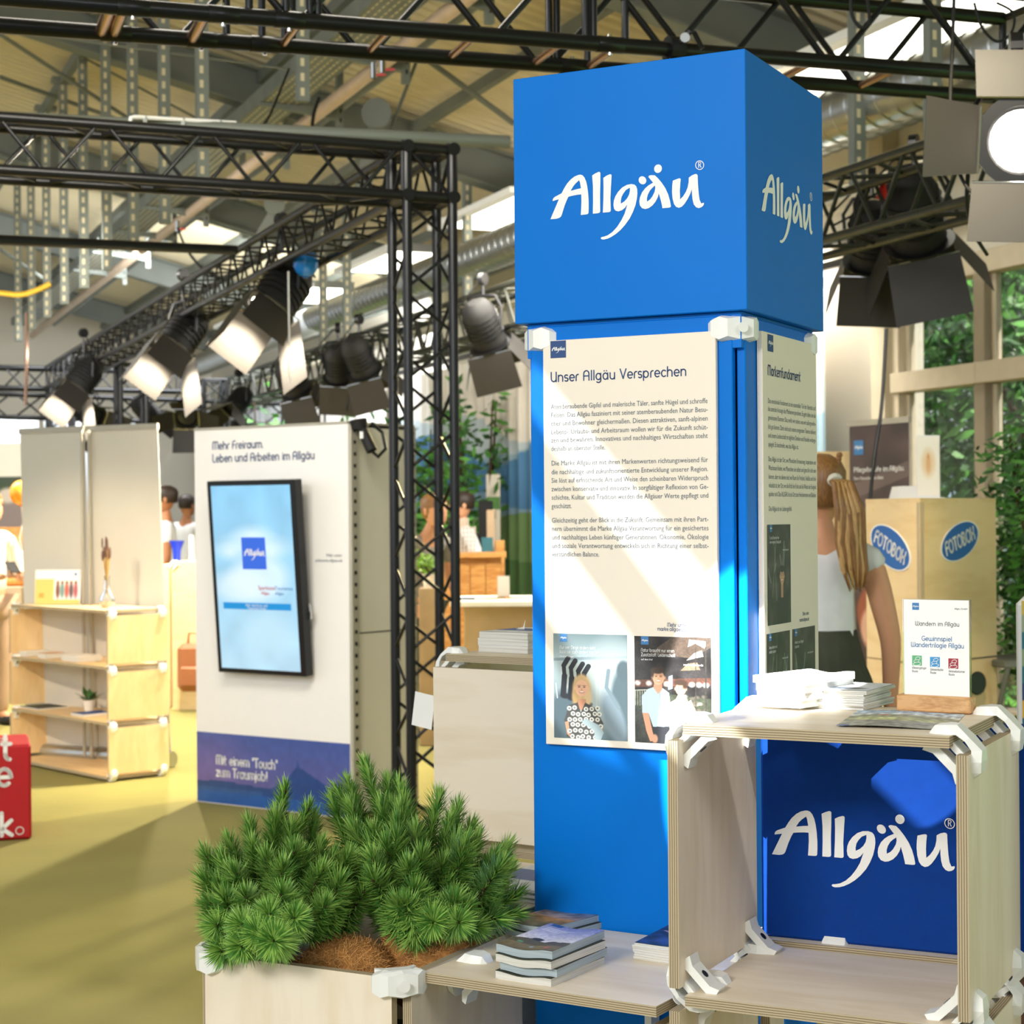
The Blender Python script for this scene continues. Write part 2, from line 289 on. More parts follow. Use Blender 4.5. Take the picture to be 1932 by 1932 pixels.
# ---------------------------------------------------------------- lettering
def arc(cx, cy, rx, ry, a0, a1, n=9): return [(cx+rx*math.cos(math.radians(a0+(a1-a0)*i/n)), cy+ry*math.sin(math.radians(a0+(a1-a0)*i/n))) for i in range(n+1)]
_b = arc(.33, .33, .26, .33, 0, 360, 16)
G = {
'a': (.72, [_b, [(.59, .66), (.59, 0)]]), 'b': (.72, [_b, [(.07, 1), (.07, 0)]]), 'c': (.58, [arc(.33, .33, .26, .33, 48, 312, 12)]), 'd': (.72, [_b, [(.59, 1), (.59, 0)]]),
'e': (.66, [[(.08, .33), (.59, .33)]+arc(.33, .33, .26, .33, 0, 310, 14)]), 'f': (.4, [arc(.33, .8, .17, .2, 90, 180, 5)+[(.16, 0)], [(.02, .6), (.34, .6)]]),
'g': (.72, [_b, [(.59, .66), (.59, -.08)]+arc(.34, -.08, .25, .22, 0, -140, 7)]), 'h': (.68, [[(.08, 1), (.08, 0)], arc(.32, .42, .24, .24, 180, 0, 8)+[(.56, 0)]]),
'i': (.22, [[(.1, .66), (.1, 0)], [(.1, .88), (.1, .9)]]), 'j': (.24, [[(.12, .66), (.12, -.1)]+arc(-.03, -.1, .15, .18, 0, -90, 4), [(.12, .88), (.12, .9)]]),
'k': (.58, [[(.08, 1), (.08, 0)], [(.5, .66), (.1, .3), (.52, 0)]]), 'l': (.22, [[(.1, 1), (.1, 0)]]),
'm': (1.0, [[(.08, .66), (.08, 0)], arc(.29, .45, .21, .21, 180, 0, 8)+[(.5, 0)], arc(.71, .45, .21, .21, 180, 0, 8)+[(.92, 0)]]), 'n': (.68, [[(.08, .66), (.08, 0)], arc(.32, .42, .24, .24, 180, 0, 8)+[(.56, 0)]]),
'o': (.66, [_b]), 'p': (.72, [_b, [(.07, .66), (.07, -.3)]]), 'q': (.72, [_b, [(.59, .66), (.59, -.3)]]), 'r': (.4, [[(.08, 0), (.08, .42)]+arc(.3, .42, .22, .24, 180, 80, 5)]),
's': (.5, [arc(.24, .49, .18, .17, 40, 250, 8)+arc(.24, .17, .19, .17, 80, -140, 8)]), 't': (.42, [[(.14, .95), (.14, .2)]+arc(.3, .2, .16, .2, 180, 270, 4), [(.02, .62), (.34, .62)]]),
'u': (.68, [[(.08, .66), (.08, .24)]+arc(.32, .24, .24, .24, 180, 360, 8)+[(.56, .66)], [(.56, .3), (.56, 0)]]), 'v': (.54, [[(.04, .66), (.27, 0), (.5, .66)]]),
'w': (.98, [[(.07, .66), (.07, .22)]+arc(.28, .22, .21, .22, 180, 360, 8)+[(.49, .66)], [(.49, .22)]+arc(.70, .22, .21, .22, 180, 360, 8)+[(.91, .66)]]),
'x': (.54, [[(.04, .66), (.5, 0)], [(.5, .66), (.04, 0)]]), 'y': (.6, [[(.06, .66), (.3, .05)], [(.54, .66), (.2, -.3)]]), 'z': (.54, [[(.05, .66), (.48, .66), (.05, 0), (.5, 0)]]),
'A': (.78, [[(.07, 0), (.07, .68)]+arc(.36, .68, .29, .32, 180, 0, 9)+[(.65, 0)], [(.07, .45), (.65, .45)]]), 'B': (.68, [[(.08, 0), (.08, 1), (.3, 1)]+arc(.3, .77, .22, .23, 90, -90, 6)+[(.08, .54), (.34, .54)]+arc(.34, .27, .25, .27, 90, -90, 6)+[(.08, 0)]]),
'D': (.76, [[(.08, 0), (.08, 1), (.28, 1)]+arc(.28, .5, .4, .5, 90, -90, 10)+[(.08, 0)]]), 'E': (.58, [[(.52, 1), (.25, 1)]+arc(.3, .77, .22, .23, 110, 250, 6)+arc(.32, .27, .25, .27, 110, 270, 6)+[(.54, 0)], [(.2, .54), (.45, .54)]]),
'F': (.56, [[(.08, 0), (.08, .72)]+arc(.34, .72, .26, .28, 180, 90, 5)+[(.52, 1)], [(.08, .52), (.46, .52)]]), 'G': (.86, [arc(.46, .5, .38, .5, 45, 340, 14)+[(.82, .42), (.5, .42)]]),
'H': (.74, [[(.08, 1), (.08, 0)], [(.64, 1), (.64, 0)], [(.08, .52), (.64, .52)]]), 'K': (.66, [[(.08, 1), (.08, 0)], [(.58, 1), (.1, .48), (.6, 0)]]), 'L': (.54, [[(.08, 1), (.08, .25)]+arc(.3, .25, .22, .25, 180, 270, 4)+[(.5, 0)]]),
'M': (1.04, [[(.07, 0), (.07, .75)]+arc(.28, .75, .22, .25, 180, 0, 8)+[(.5, 0)], [(.5, .75)]+arc(.72, .75, .22, .25, 180, 0, 8)+[(.94, 0)]]), 'N': (.76, [[(.07, 0), (.07, .7)]+arc(.35, .7, .28, .3, 180, 0, 9)+[(.63, 0)]]),
'O': (.92, [arc(.45, .5, .38, .5, 0, 360, 18)]), 'R': (.66, [[(.08, 0), (.08, 1), (.3, 1)]+arc(.3, .75, .24, .25, 90, -90, 6)+[(.1, .5)], [(.3, .5), (.56, 0)]]), 'S': (.62, [arc(.3, .75, .22, .24, 30, 250, 8)+arc(.3, .26, .24, .26, 80, -150, 8)]),
'T': (.66, [[(.03, 1), (.61, 1)], [(.32, 1), (.32, 0)]]), 'U': (.76, [[(.08, 1), (.08, .32)]+arc(.36, .32, .28, .32, 180, 360, 8)+[(.64, 1)], [(.64, .35), (.64, 0)]]), 'V': (.74, [[(.04, 1), (.36, 0), (.68, 1)]]),
'W': (1.02, [[(.07, 1), (.07, .27)]+arc(.28, .27, .22, .27, 180, 360, 8)+[(.5, 1)], [(.5, .27)]+arc(.72, .27, .22, .27, 180, 360, 8)+[(.94, 1)]]), 'X': (.76, [[(.06, 1), (.06, .75)]+arc(.34, .75, .28, .25, 180, 270, 4)+[(.34, .5)]+arc(.34, .25, .28, .25, 90, 0, 4)+[(.62, 0)], [(.62, 1), (.62, .75)]+arc(.34, .75, .28, .25, 0, -90, 4), arc(.34, .25, .28, .25, 90, 180, 4)+[(.06, 0)]]),
'P': (.64, [[(.08, 0), (.08, 1), (.3, 1)]+arc(.3, .75, .24, .25, 90, -90, 6)+[(.1, .5)]]), 'I': (.22, [[(.1, 1), (.1, 0)]]),
'Z': (.66, [[(.05, 1), (.58, 1), (.05, 0), (.6, 0)]]), '.': (.2, [[(.08, .02), (.08, .03)]]), ',': (.2, [[(.1, .04), (.05, -.12)]]), ':': (.2, [[(.08, .04), (.08, .05)], [(.08, .5), (.08, .51)]]), '!': (.22, [[(.1, 1), (.1, .3)], [(.1, .02), (.1, .03)]]), '"': (.32, [[(.08, 1), (.08, .8)], [(.22, 1), (.22, .8)]]), '-': (.4, [[(.06, .36), (.34, .36)]]), ' ': (.36, []), '&': (.7, [[(.6, 0), (.15, .75)]+arc(.3, .8, .14, .17, 200, -20, 6)+[(.1, .3)]+arc(.28, .22, .2, .22, 160, 350, 6)]) }
for a, o in (('ä', 'a'), ('ö', 'o'), ('ü', 'u')): G[a] = (G[o][0], G[o][1]+[[(.2, .88), (.2, .9)], [(.46, .88), (.46, .9)]])
def ribbon(mb, pts, w, y, fx):
    h = w/2; pts = [np.array(p, float) for p in pts]
    for i in range(len(pts)-1):
        d = pts[i+1]-pts[i]; L = np.hypot(*d)
        if L < 1e-9: continue
        n = np.array([-d[1], d[0]])/L*h
        q = [pts[i]+n, pts[i]-n, pts[i+1]-n, pts[i+1]+n]; mb.add([(*fx(p),) for p in q], [(0, 1, 2, 3)])
    for p in pts:
        mb.add([fx(p+h*np.array([math.cos(a), math.sin(a)])) for a in np.linspace(0, 2*PI, 9)[:-1]], [tuple(range(8))])
def letters(mb, text, x, z, cap, y=0, w=None, align='l', width=None, xs=1.0, rot=0, track=.05):
    adv = sum(G[c][0]+track for c in text)*xs-track*xs
    if width: xs *= width/(adv*cap); adv = width/cap
    w = w or .1*cap
    x0 = x-(adv*cap if align == 'r' else adv*cap/2 if align == 'c' else 0)
    cr, sr = math.cos(rot), math.sin(rot); cx = 0
    for ch in text:
        gw, st = G[ch]
        for s in st:
            def fx(p, cx=cx):
                px, pz = (cx+p[0]*xs)*cap, p[1]*cap; return (x0+px*cr-pz*sr, y, z+px*sr+pz*cr)
            ribbon(mb, s, w/cap, y, fx)
        cx += (gw+track)*xs
    return mb
_fc = {}
def text_mesh(mb, txt, x, z, size, y=0, width=None, xs=1.0, align='l'):     # built-in plain lettering for running text
    if not txt: return mb
    if txt not in _fc:
        cu = bpy.data.curves.new('t', 'FONT'); cu.body = txt; cu.size = 1; cu.resolution_u = 2; cu.space_word = 1.0
        o = bpy.data.objects.new('t', cu); me = o.to_mesh(); vs = [(v.co.x, v.co.y) for v in me.vertices]; fs = [tuple(p.vertices) for p in me.polygons]
        o.to_mesh_clear(); bpy.data.objects.remove(o); bpy.data.curves.remove(cu); _fc[txt] = (vs, fs)
    vs, fs = _fc[txt]; mxx = max(v[0] for v in vs); sx = size*xs if width is None else width/mxx
    off = 0 if align == 'l' else -mxx*sx if align == 'r' else -mxx*sx/2
    mb.add([(x+off+a*sx, y, z+b*size) for a, b in vs], fs); return mb
# brand lettering on the column, outline points read off the front face
LP = {
'A': [[(100,1407),(282,978),(148,1018),(150,985),(165,955),(200,925),(340,850),(400,735),(460,640),(540,550),(620,490),(700,457),(745,450),(790,465),(830,510),(865,590),(890,700),(908,830),(920,1000),(922,1150),(918,1265),(905,1292),(870,1303),(752,1315),(760,1180),(766,1020),(762,873),(680,882),(560,905),(487,925),(450,1000),(400,1130),(345,1310),(325,1350),(290,1378),(230,1397)],
      [(535,797),(590,700),(640,640),(716,570),(735,620),(755,742),(680,758)]],
'l': [[(1010,1288),(1015,1000),(1013,700),(995,468),(1060,425),(1130,392),(1155,390),(1172,410),(1172,600),(1165,900),(1168,1240),(1155,1265),(1120,1277)]],
'l2': [[(1225,1265),(1237,950),(1240,700),(1235,520),(1300,475),(1370,443),(1400,443),(1413,465),(1400,700),(1388,950),(1395,1220),(1382,1245),(1350,1255)]],
'g': [[(1834,652),(1904,665),(1940,700),(1960,760),(1966,850),(1955,960),(1925,1100),(1870,1250),(1800,1390),(1700,1530),(1600,1640),(1500,1725),(1400,1790),(1320,1825),(1240,1842),(1195,1835),(1178,1812),(1195,1790),(1250,1778),(1330,1750),(1430,1680),(1530,1570),(1620,1430),(1690,1290),(1752,1085),(1700,1160),(1640,1210),(1560,1238),(1500,1225),(1465,1180),(1452,1100),(1460,1010),(1490,920),(1550,820),(1640,725),(1740,670)],
      [(1612,1072),(1610,1010),(1625,930),(1660,860),(1720,780),(1803,730),(1806,790),(1790,870),(1750,950),(1690,1020)]],
'd1': [[(2074+82*math.cos(a)+8*math.sin(a), 572+87*math.sin(a)) for a in np.linspace(0, 2*PI, 20)[:-1]]],
'd2': [[(2407+84*math.cos(a)-6*math.sin(a), 323+92*math.sin(a)) for a in np.linspace(0, 2*PI, 20)[:-1]]],
'a': [[(x+1704, y) for x, y in [(497,500),(505,480),(530,466),(560,462),(635,465),(700,525),(780,620),(860,740),(920,870),(960,1010),(980,1125),(970,1150),(930,1160),(797,1170),(790,1120),(760,990),(718,850),(700,930),(650,1030),(580,1115),(500,1170),(430,1188),(360,1170),(315,1110),(303,1030),(315,940),(360,830),(430,740),(500,680),(597,622),(550,565)]],
      [(x+1704, y) for x, y in [(468,1028),(465,960),(485,880),(530,790),(580,735),(638,682),(645,740),(630,820),(580,920),(530,985)]]],
'u': [[(x+1704, y) for x, y in [(1020,580),(1080,555),(1150,530),(1175,530),(1190,548),(1180,650),(1172,800),(1178,980),(1240,915),(1300,820),(1340,720),(1360,610),(1362,515),(1430,465),(1500,437),(1535,440),(1553,465),(1560,650),(1575,850),(1595,990),(1630,1068),(1685,1050),(1690,1080),(1670,1120),(1630,1152),(1575,1168),(1520,1150),(1470,1090),(1445,990),(1432,870),(1428,760),(1400,850),(1340,970),(1270,1080),(1210,1140),(1150,1163),(1090,1140),(1045,1080),(1015,960),(1003,820),(1008,680)]]] }
LP['r'] = [[(3300+95*math.cos(a), 247+101*math.sin(a)) for a in np.linspace(0, 2*PI, 28)[:-1]], [(3300+79*math.cos(a), 247+85*math.sin(a)) for a in np.linspace(0, 2*PI, 28)[:-1]]]
# ================================================================ the column with the cube sign
ZT, ZS = .81, 1.21
def ply_panel(name, w, h, t, parent, mx, face='ply', edge='edge', **kw):     # board w x h in local xy, thickness t along z
    b = MB(); x, y, z = w/2, h/2, t/2
    vs = [(i*x, j*y, k*z) for i in (-1, 1) for j in (-1, 1) for k in (-1, 1)]
    b.mat(0).add(vs, [(0, 4, 6, 2), (1, 3, 7, 5)]); b.mat(1).add(vs, [(0, 1, 5, 4), (2, 6, 7, 3), (0, 2, 3, 1), (4, 5, 7, 6)])
    return b.build(name, [MT[face], MT[edge]], parent, mx, **kw)
def connector_mesh():
    b = MB()
    st = [((-.058, 0), (0, 1), .001, .008, .010), ((-.050, 0), (0, 1), .011, .0125, .0165), ((-.035, 0), (0, 1), .013, .0185, .0215), ((-.020, 0), (0, 1), .013, .0140, .0195),
          ((-.008, -.008), (.7, .7), .0074, .0185, .0215), ((0, -.020), (1, 0), .013, .0140, .0195), ((0, -.035), (1, 0), .013, .0185, .0215), ((0, -.050), (1, 0), .011, .0125, .0165), ((0, -.058), (1, 0), .001, .008, .010)]
    rings = []
    for (x, z), (nx, nz), h, w, wb in st:
        L = math.hypot(nx, nz); nx /= L; nz /= L
        rings.append([V((x, -wb, z)), V((x+nx*h, -w, z+nz*h)), V((x+nx*h, w, z+nz*h)), V((x, wb, z))])
    b.loft(rings)
    b.prism([(-.034, 0), (.0, -.034), (-.010, -.034), (-.022, -.024), (-.024, -.022), (-.034, -.010)], -.019, .019)
    b.prism([(-.062, -.0155), (-.046, -.0155), (-.0155, -.046), (-.0155, -.062), (-.022, -.066), (-.026, -.052), (-.052, -.026), (-.066, -.022)], -.016, .016)
    me = b.mesh('connector'); bm = bmesh.new(); bm.from_mesh(me); bmesh.ops.recalc_face_normals(bm, faces=bm.faces); bmesh.ops.triangulate(bm, faces=[f for f in bm.faces if len(f.verts) == 4 and f.calc_area() > 1e-9]); bm.to_mesh(me); bm.free()
    me.materials.append(MT['white']); return me
CONN = connector_mesh()
_s = MB(); _s.tube((-.0375, 0, -.0375), (-.0395, 0, -.0395), .006, n=14); 
SCREW = _s.mesh('screw'); SCREW.materials.append(MT['dark'])
_s = MB(); _s.tube((.0035, 0, .0035), (.0042, 0, .0042), .0085, n=20); EMB = _s.mesh('embossed_disc'); EMB.materials.append(MT['white'])
def connector(parent, p, ex, ez, disc=False):     # ex: outward of side panel, ez: outward of top panel
    ex, ez = V(ex), V(ez); ey = ez.cross(ex)
    c = link('connector', CONN, None, parent, frame(p, ex, ey, ez)); link('screw', SCREW, None, c)
    if disc: link('embossed_disc', EMB, None, c)
    return c
YC = math.radians(-27.3); K = W(1409.5, 583, 2.9); E1 = V((math.cos(YC), math.sin(YC), 0)); E2 = V((-math.sin(YC), math.cos(YC), 0))
CW, CD, CZ = .42, .405, 1.836; O = V((K.x, K.y, 0))-E1*CW; ZTOP = 2.256
def face_xy(u, v, off=0):      # pixel -> (x, z) on the column's front plane at local y = off
    p = on_plane(u, v, O+E2*off, -E2); return ((p-O).dot(E1), p.z)
def side_xy(u, v, off=0):      # pixel -> (y, z) on the side plane at local x = CW+off
    p = on_plane(u, v, O+E1*(CW+off), E1); return ((p-O).dot(E2), p.z)
lp = {k: [[face_xy(1030+x/11.3625, 290+y/11.3625) for x, y in q] for q in v] for k, v in LP.items()}
LOGO_X0 = lp['A'][0][0][0]; LOGO_W = face_xy(1030+3395/11.3625, 320)[0]-LOGO_X0; LOGO_Z0 = lp['A'][0][0][1]
def brand(mb, x, z, w, y=0, small=False, squash=1):      # the brand lettering, left foot of the A at (x, z)
    s = w/LOGO_W
    for k, v in lp.items():
        if small and k == 'r': continue
        mb.flat([[(x+(a-LOGO_X0)*s, z+(c-LOGO_Z0)*s*squash) for a, c in q] for q in v], y)
    if not small:
        rx, rz = face_xy(1030+3270/11.3625, 290+298/11.3625); letters(mb, 'R', x+(rx-LOGO_X0)*s, z+(rz-LOGO_Z0)*s, .0085*s, y, w=.0013*s)
    return mb
def logo_square(parent, x, z, s, y, m='print_blue', name='logo_square'):
    b = MB(); b.flat([[(x, z), (x+s, z), (x+s, z+s), (x, z+s)]], y); o = b.build(name, MT[m], parent)
    b = MB(); brand(b, x+s*.08, z+s*.42, s*.88, y-.0004, True); b.build('lettering', MT['print_white'], o); return o
cube = thing('cube_sign', 'large blue cube sign with white brand lettering on top of the column', 'sign', O, YC)
b = MB(); b.box((CW/2, CD/2, (CZ+ZTOP)/2), (CW, CD, ZTOP-CZ), bev=.0012); b.build('cube_body', MT['blue'], cube)
b = MB(); brand(b, LOGO_X0, LOGO_Z0, LOGO_W, -.0008); b.build('lettering', MT['print_white'], cube)
sx, szz = side_xy(1436, 397); sx2, _ = side_xy(1529, 440)
b = MB(); brand(b, sx, szz, sx2-sx+.01, -.0008); b.build('lettering', MT['print_white'], cube, T(CW, 0, 0) @ RZ(PI/2))
col = thing('display_column', 'tall square blue display column carrying the two text boards', 'column', O, YC)
i0 = .014; g = .020
def bluep(name, c, d): b = MB(); b.box(c, d, bev=.0015); return b.build(name, MT['blue'], col)
bluep('front_panel', ((i0+g+CW-i0-g)/2-.004, i0+.0075, CZ/2), (CW-2*i0-2*g+.014, .015, CZ-.012))
bluep('side_panel', (CW-i0-.0075, CD/2, CZ/2), (.015, CD-2*i0-2*g+.01, CZ-.012))
bluep('side_panel', (i0+.0075, CD/2, CZ/2), (.015, CD-2*i0-2*g+.01, CZ-.012))
bluep('back_panel', (CW/2, CD-i0-.0075, CZ/2), (CW-2*i0-2*g, .015, CZ-.012))
b = MB(); b.box((CW/2, CD/2, CZ-.030), (CW-2*i0-.004, CD-2*i0-.004, .058)); b.build('top_band', MT['blue'], col)
b = MB(); b.box((CW/2, CD/2, (CZ-.07)/2), (CW-2*i0-.04, CD-2*i0-.04, CZ-.07)); b.build('core', MT['blackmat'], col)
for px, py, ex, ez, dc in ((CW-i0, i0, (1, 0, 0), (0, -1, 0), True), (i0, i0, (0, -1, 0), (-1, 0, 0), False), (CW-i0, CD-i0, (0, 1, 0), (1, 0, 0), False)):
    connector(col, (px, py, CZ-.027), ex, ez, dc)
# front board
def rect_from(fn, pts):
    q = [fn(*p) for p in pts]; return (q[0][0]+q[2][0])/2, (q[1][0]+q[3][0])/2, (q[2][1]+q[3][1])/2, (q[0][1]+q[1][1])/2   # x0 x1 z0 z1 ; pts TL TR BL BR
FY = i0-.011; fx = lambda u, v: face_xy(u, v, FY)
x0, x1, z0, z1 = rect_from(fx, [(1022, 642), (1349, 626), (1032, 1405), (1357, 1421)])
brd = thing('info_board', 'cream board headed Unser Allgaeu Versprechen on the column front', 'board', O, YC); brd['label'] = 'cream board headed Unser Allgäu Versprechen on the sunny column front'
b = MB(); b.box(((x0+x1)/2, FY+.005, (z0+z1)/2), (x1-x0, .010, z1-z0), bev=.001); b.build('board', MT['cream'], brd)
yq = FY-.0006
xl, zl = fx(1039, 676); logo_square(brd, xl, zl, fx(1068, 676)[0]-xl, yq, 'print_blue')
xa, za = fx(1039, 720.5); xb, _ = fx(1296, 712)
b = MB(); letters(b, 'Unser Allgäu Versprechen', xa, za, .0160, yq, w=.0020, width=xb-xa); b.build('heading', MT['print_blue'], brd)
xr = fx(1336, 870)[0]; b = MB()
lines = [(772, "Atemberaubende Gipfel und malerische Täler, sanfte Hügel und schroffe"), (787.7, "Felsen. Das Allgäu fasziniert mit seiner atemberaubenden Natur Besu-"), (803.6, "cher und Bewohner gleichermaßen. Diesen attraktiven, sanft-alpinen"), (819.6, "Lebens-, Urlaubs- und Arbeitsraum wollen wir für die Zukunft schüt-"), (835, "zen und bewahren. Innovatives und nachhaltiges Wirtschaften steht"), (851, "deshalb an oberster Stelle."),
 (878.4, "Die Marke Allgäu ist mit ihren Markenwerten richtungsweisend für"), (895, "die nachhaltige und zukunftsorientierte Entwicklung unserer Region."), (911, "Sie löst auf erfrischende Art und Weise den scheinbaren Widerspruch"), (927, "zwischen konservativ und innovativ. In sorgfältiger Reflexion von Ge-"), (943, "schichte, Kultur und Tradition werden die Allgäuer Werte gepflegt und"), (959, "geschützt."),
 (986, "Gleichzeitig geht der Blick in die Zukunft. Gemeinsam mit ihren Part-"), (1001.8, "nern übernimmt die Marke Allgäu Verantwortung für ein gesichertes"), (1018, "und nachhaltiges Leben künftiger Generationen. Ökonomie, Ökologie"), (1034, "und soziale Verantwortung entwickeln sich in Richtung einer selbst-"), (1049.8, "verständlichen Balance.")]
for v, t in lines:
    full = len(t) > 45; xs_, zs_ = fx(1039.5, v); text_mesh(b, t, xa, zs_, .0118, yq, width=(xr-xa) if full else None, xs=.80)
b.build('body_text', MT['print_grey'], brd)
xm, zm = fx(1299, 1191); b = MB(); letters(b, 'marke.allgaeu.de', xm, zm, .0062, yq, w=.0008, align='r', xs=.9); letters(b, 'Mehr unter:', xm, fx(1299, 1183)[1], .0062, yq, w=.0008, align='r', xs=.9); b.build('address_text', MT['print_blue'], brd)
def face_(c, x, y, r, skin='dcab8a', hair='3a2a20', hairtop=True, smile=True):
    c.ell(x, y, r*.76, r, skin, .01); c.ell(x-r*.8, y, r*.12, r*.2, skin); c.ell(x+r*.8, y, r*.12, r*.2, skin)
    for s in (-1, 1): c.ell(x+s*r*.3, y+r*.15, r*.12, r*.05, '2b2220', .008); c.ell(x+s*r*.3, y+r*.32, r*.17, r*.035, '6b4c3a', .008)
    c.ell(x, y-r*.15, r*.10, r*.14, 'c98f6f', .01); c.ell(x, y-r*.45, r*.32, r*.13, 'b06a5c', .008); c.ell(x, y-r*.42, r*.26, r*.07, 'f6efe8', .006)
# print 1: smiling woman in flower blouse
c = Cv(1.44, 190, '8fa3a6'); c.grad(1.1, 1.44, 'a9b9bb', '6e8185').grad(0, 1.1, '5c7078', 'a9b8b8'); c.poly([(0, 1.06), (1, 1.12), (1, 1.16), (0, 1.10)], '7f9196'); c.ell(.78, .75, .30, .5, 'b9c5c4', .3); c.poly([(.57, 0), (.57, 1.1), (.60, 1.1), (.60, 0)], 'c8cfca', .4)
c.poly([(.1, 1.02), (.56, 1.05), (.56, .2), (.1, .3)], 'b4bdb6', .8)
c.ell(.94, .55, .16, .42, '5d7178', .05); c.ell(.95, .95, .09, .14, '5a6c73', .03); c.ell(.82, .30, .13, .38, '8496a0', .05, .3); c.ell(.15, .32, .2, .34, '55676f', .06); c.line(.75, .95, .72, .72, .05, '7d9098'); c.line(.72, .72, .88, .45, .05, '7d9098')
for i, (px, py) in enumerate(((.16, 1.1), (.26, 1.07), (.36, 1.03), (.44, 1.0))):
    c.line(px+.04, py, px-.02, py-.10, .065, '23262d'); c.line(px-.02, py-.10, px-.01, py-.24, .055, '23262d'); c.line(px-.01, py-.24, px-.03, py-.50, .075, '23262d'); c.ell(px+.01, py-.52, .075, .035, '23262d')
c.line(.05, .55, .03, .75, .012, 'd6dedd')
c.ell(.385, .70, .125, .19, 'c9a878', .03); c.ell(.30, .58, .05, .12, 'b99765', .03); c.ell(.47, .57, .05, .12, 'd6b98c', .03)
c.poly([(.34, .55), (.44, .55), (.46, .40), (.32, .40)], 'c98f70'); face_(c, .385, .695, .115, 'dfae8e')
c.poly([(.17, .02), (.20, .20), (.14, .24), (.21, .46), (.33, .50), (.37, .36), (.43, .50), (.56, .44), (.68, .22), (.60, .18), (.58, 0), (.24, 0)], '4b4b48')
c.poly([(.15, .22), (.20, .24), (.22, .02), (.18, .06)], 'c79172'); c.poly([(.60, .18), (.67, .20), (.66, .10), (.60, .08)], 'c79172')
r_ = random.Random(3)
for i in range(6):
    for j in range(7):
        x, y = .18+j*.075+(i % 2)*.035+r_.uniform(-.01, .01), .03+i*.078+r_.uniform(-.01, .01)
        if (.20+abs(y-.3)*.05 < x < .66-abs(y-.25)*.25 or y < .25 and .22 < x < .6) and not (.34 < x < .42 and y > .36): c.ell(x, y, .031, .031, 'e9e6da', .012); c.ell(x, y, .013, .013, '2a2a28', .008); c.ell(x, y, .005, .005, 'e9e6da', .004)
c.poly([(.38, .24), (.44, .28), (.62, .20), (.68, .10), (.64, 0), (.56, 0), (.55, .12), (.42, .20)], '9fb0b3')
def photo(parent, px, fn, mxf, cv, title, sub, foot='marke.allgaeu.de', y=yq, name='photo'):
    a0, a1, b0, b1 = rect_from(fn, px); w, h = a1-a0, b1-b0
    o = cv.build(name, w, MT['vprint'], parent, mxf @ T(a0, y, b0), h=h)
    s = w*.10; logo_square(o, w*.09, h-s*1.02, s, -.0004, 'print_lt')
    b = MB()
    for i, t in enumerate(title): letters(b, t, w*.09, h*.855-i*h*.042, w*.040, -.0005, w=.0045*w/.1*.1, xs=.78)
    text_mesh(b, sub, w*.09, h*.775, w*.030, -.0005); letters(b, foot, w*.9, h*.735, w*.026, -.0005, align='r'); b.build('lettering', MT['print_white'], o); return o
G_I = Mx.Identity(4)
def letters_w(b, *a, **k): return letters(b, *a, **k)
photo(brd, [(1044, 1195), (1183, 1198), (1046, 1391), (1184.5, 1399)], fx, G_I, c, ['Nur wer Dinge anders sieht,', 'kann sie auch anders machen'], 'Head of Design')
c = Cv(1.43, 190, '2c2a2a'); c.grad(0, .7, '3b3c35', '2a2a29'); c.noise(.5, 9, 2); c.poly([(.2, 1.2), (.75, 1.15), (1, 1.3), (1, 1.43), (.5, 1.43)], '5b4c40', .8); c.poly([(.70, 1.30), (.80, 1.35), (.93, 1.28), (.93, 1.38), (.72, 1.40)], 'e8e2d0'); c.poly([(.68, 1.12), (.90, 1.18), (.88, 1.26), (.78, 1.22)], 'd8cdb6'); c.poly([(.60, .98), (.86, 1.0), (.82, 1.10), (.7, 1.08)], '8f7a60', .8)
c.poly([(0, .74), (1, .80), (1, .90), (0, .84)], '6b4334', .7)
for x in (.04, .19, .42, .75, .84, .93): c.ell(x, .80, .035, .03, 'dfe0d8', .03)
c.poly([(.44, .72), (.50, .74), (.50, .92), (.45, .9)], '8ba3b4'); c.poly([(0, .45), (1, .42), (1, .62), (0, .70)], '46503a', .6)
for i in range(22): c.ell(.62+r_.random()*.36, .40+r_.random()*.25, .03, .02, r_.choice(['8d867a', '5c564c', 'a39c90']), .02)
for i in range(9): c.line(.01+i*.03, .50, .01+i*.03, .70, .008, 'a9a79a')
c.line(0, .70, .3, .72, .014, 'a9a79a'); c.line(.8, .3, .8, 1.3, .012, '3a3733'); c.line(.93, .3, .93, 1.3, .02, '3a3733'); c.noise(.15, 60, 3)
c.poly([(.20, 0), (.26, .26), (.45, .24), (.44, 0)], '26272c'); c.poly([(.10, .40), (.09, .62), (.17, .72), (.32, .78), (.45, .68), (.48, .45), (.44, .23), (.24, .22), (.18, .40)], 'a3b1ba'); c.poly([(.10, .40), (.18, .40), (.24, .12), (.28, .04), (.20, .02), (.15, .16)], 'b98567'); c.ell(.26, .06, .04, .06, 'b98567')
c.line(.33, .72, .34, .28, .006, '8494a0'); c.poly([(.25, .74), (.31, .66), (.36, .72), (.36, .82), (.26, .84)], 'c08a6c'); face_(c, .315, .88, .10, 'd3a07f'); c.ell(.30, .975, .09, .045, '40332b', .02); c.ell(.235, .93, .02, .05, '40332b', .02)
c.poly([(.47, 0), (.45, .3), (.46, .55), (.54, .60), (.62, .52), (.74, .60), (.76, .40), (.72, 0)], 'd5d3c6'); c.poly([(.74, .58), (.79, .48), (.83, .34), (.77, .32), (.74, .44)], 'd39f80'); c.poly([(.54, .60), (.58, .42), (.70, .58), (.64, .66), (.57, .66)], 'd8a585'); face_(c, .605, .74, .088, 'dba886'); c.ell(.60, .825, .085, .04, '3b2c24', .02); c.ell(.66, .79, .03, .05, '3b2c24', .02)
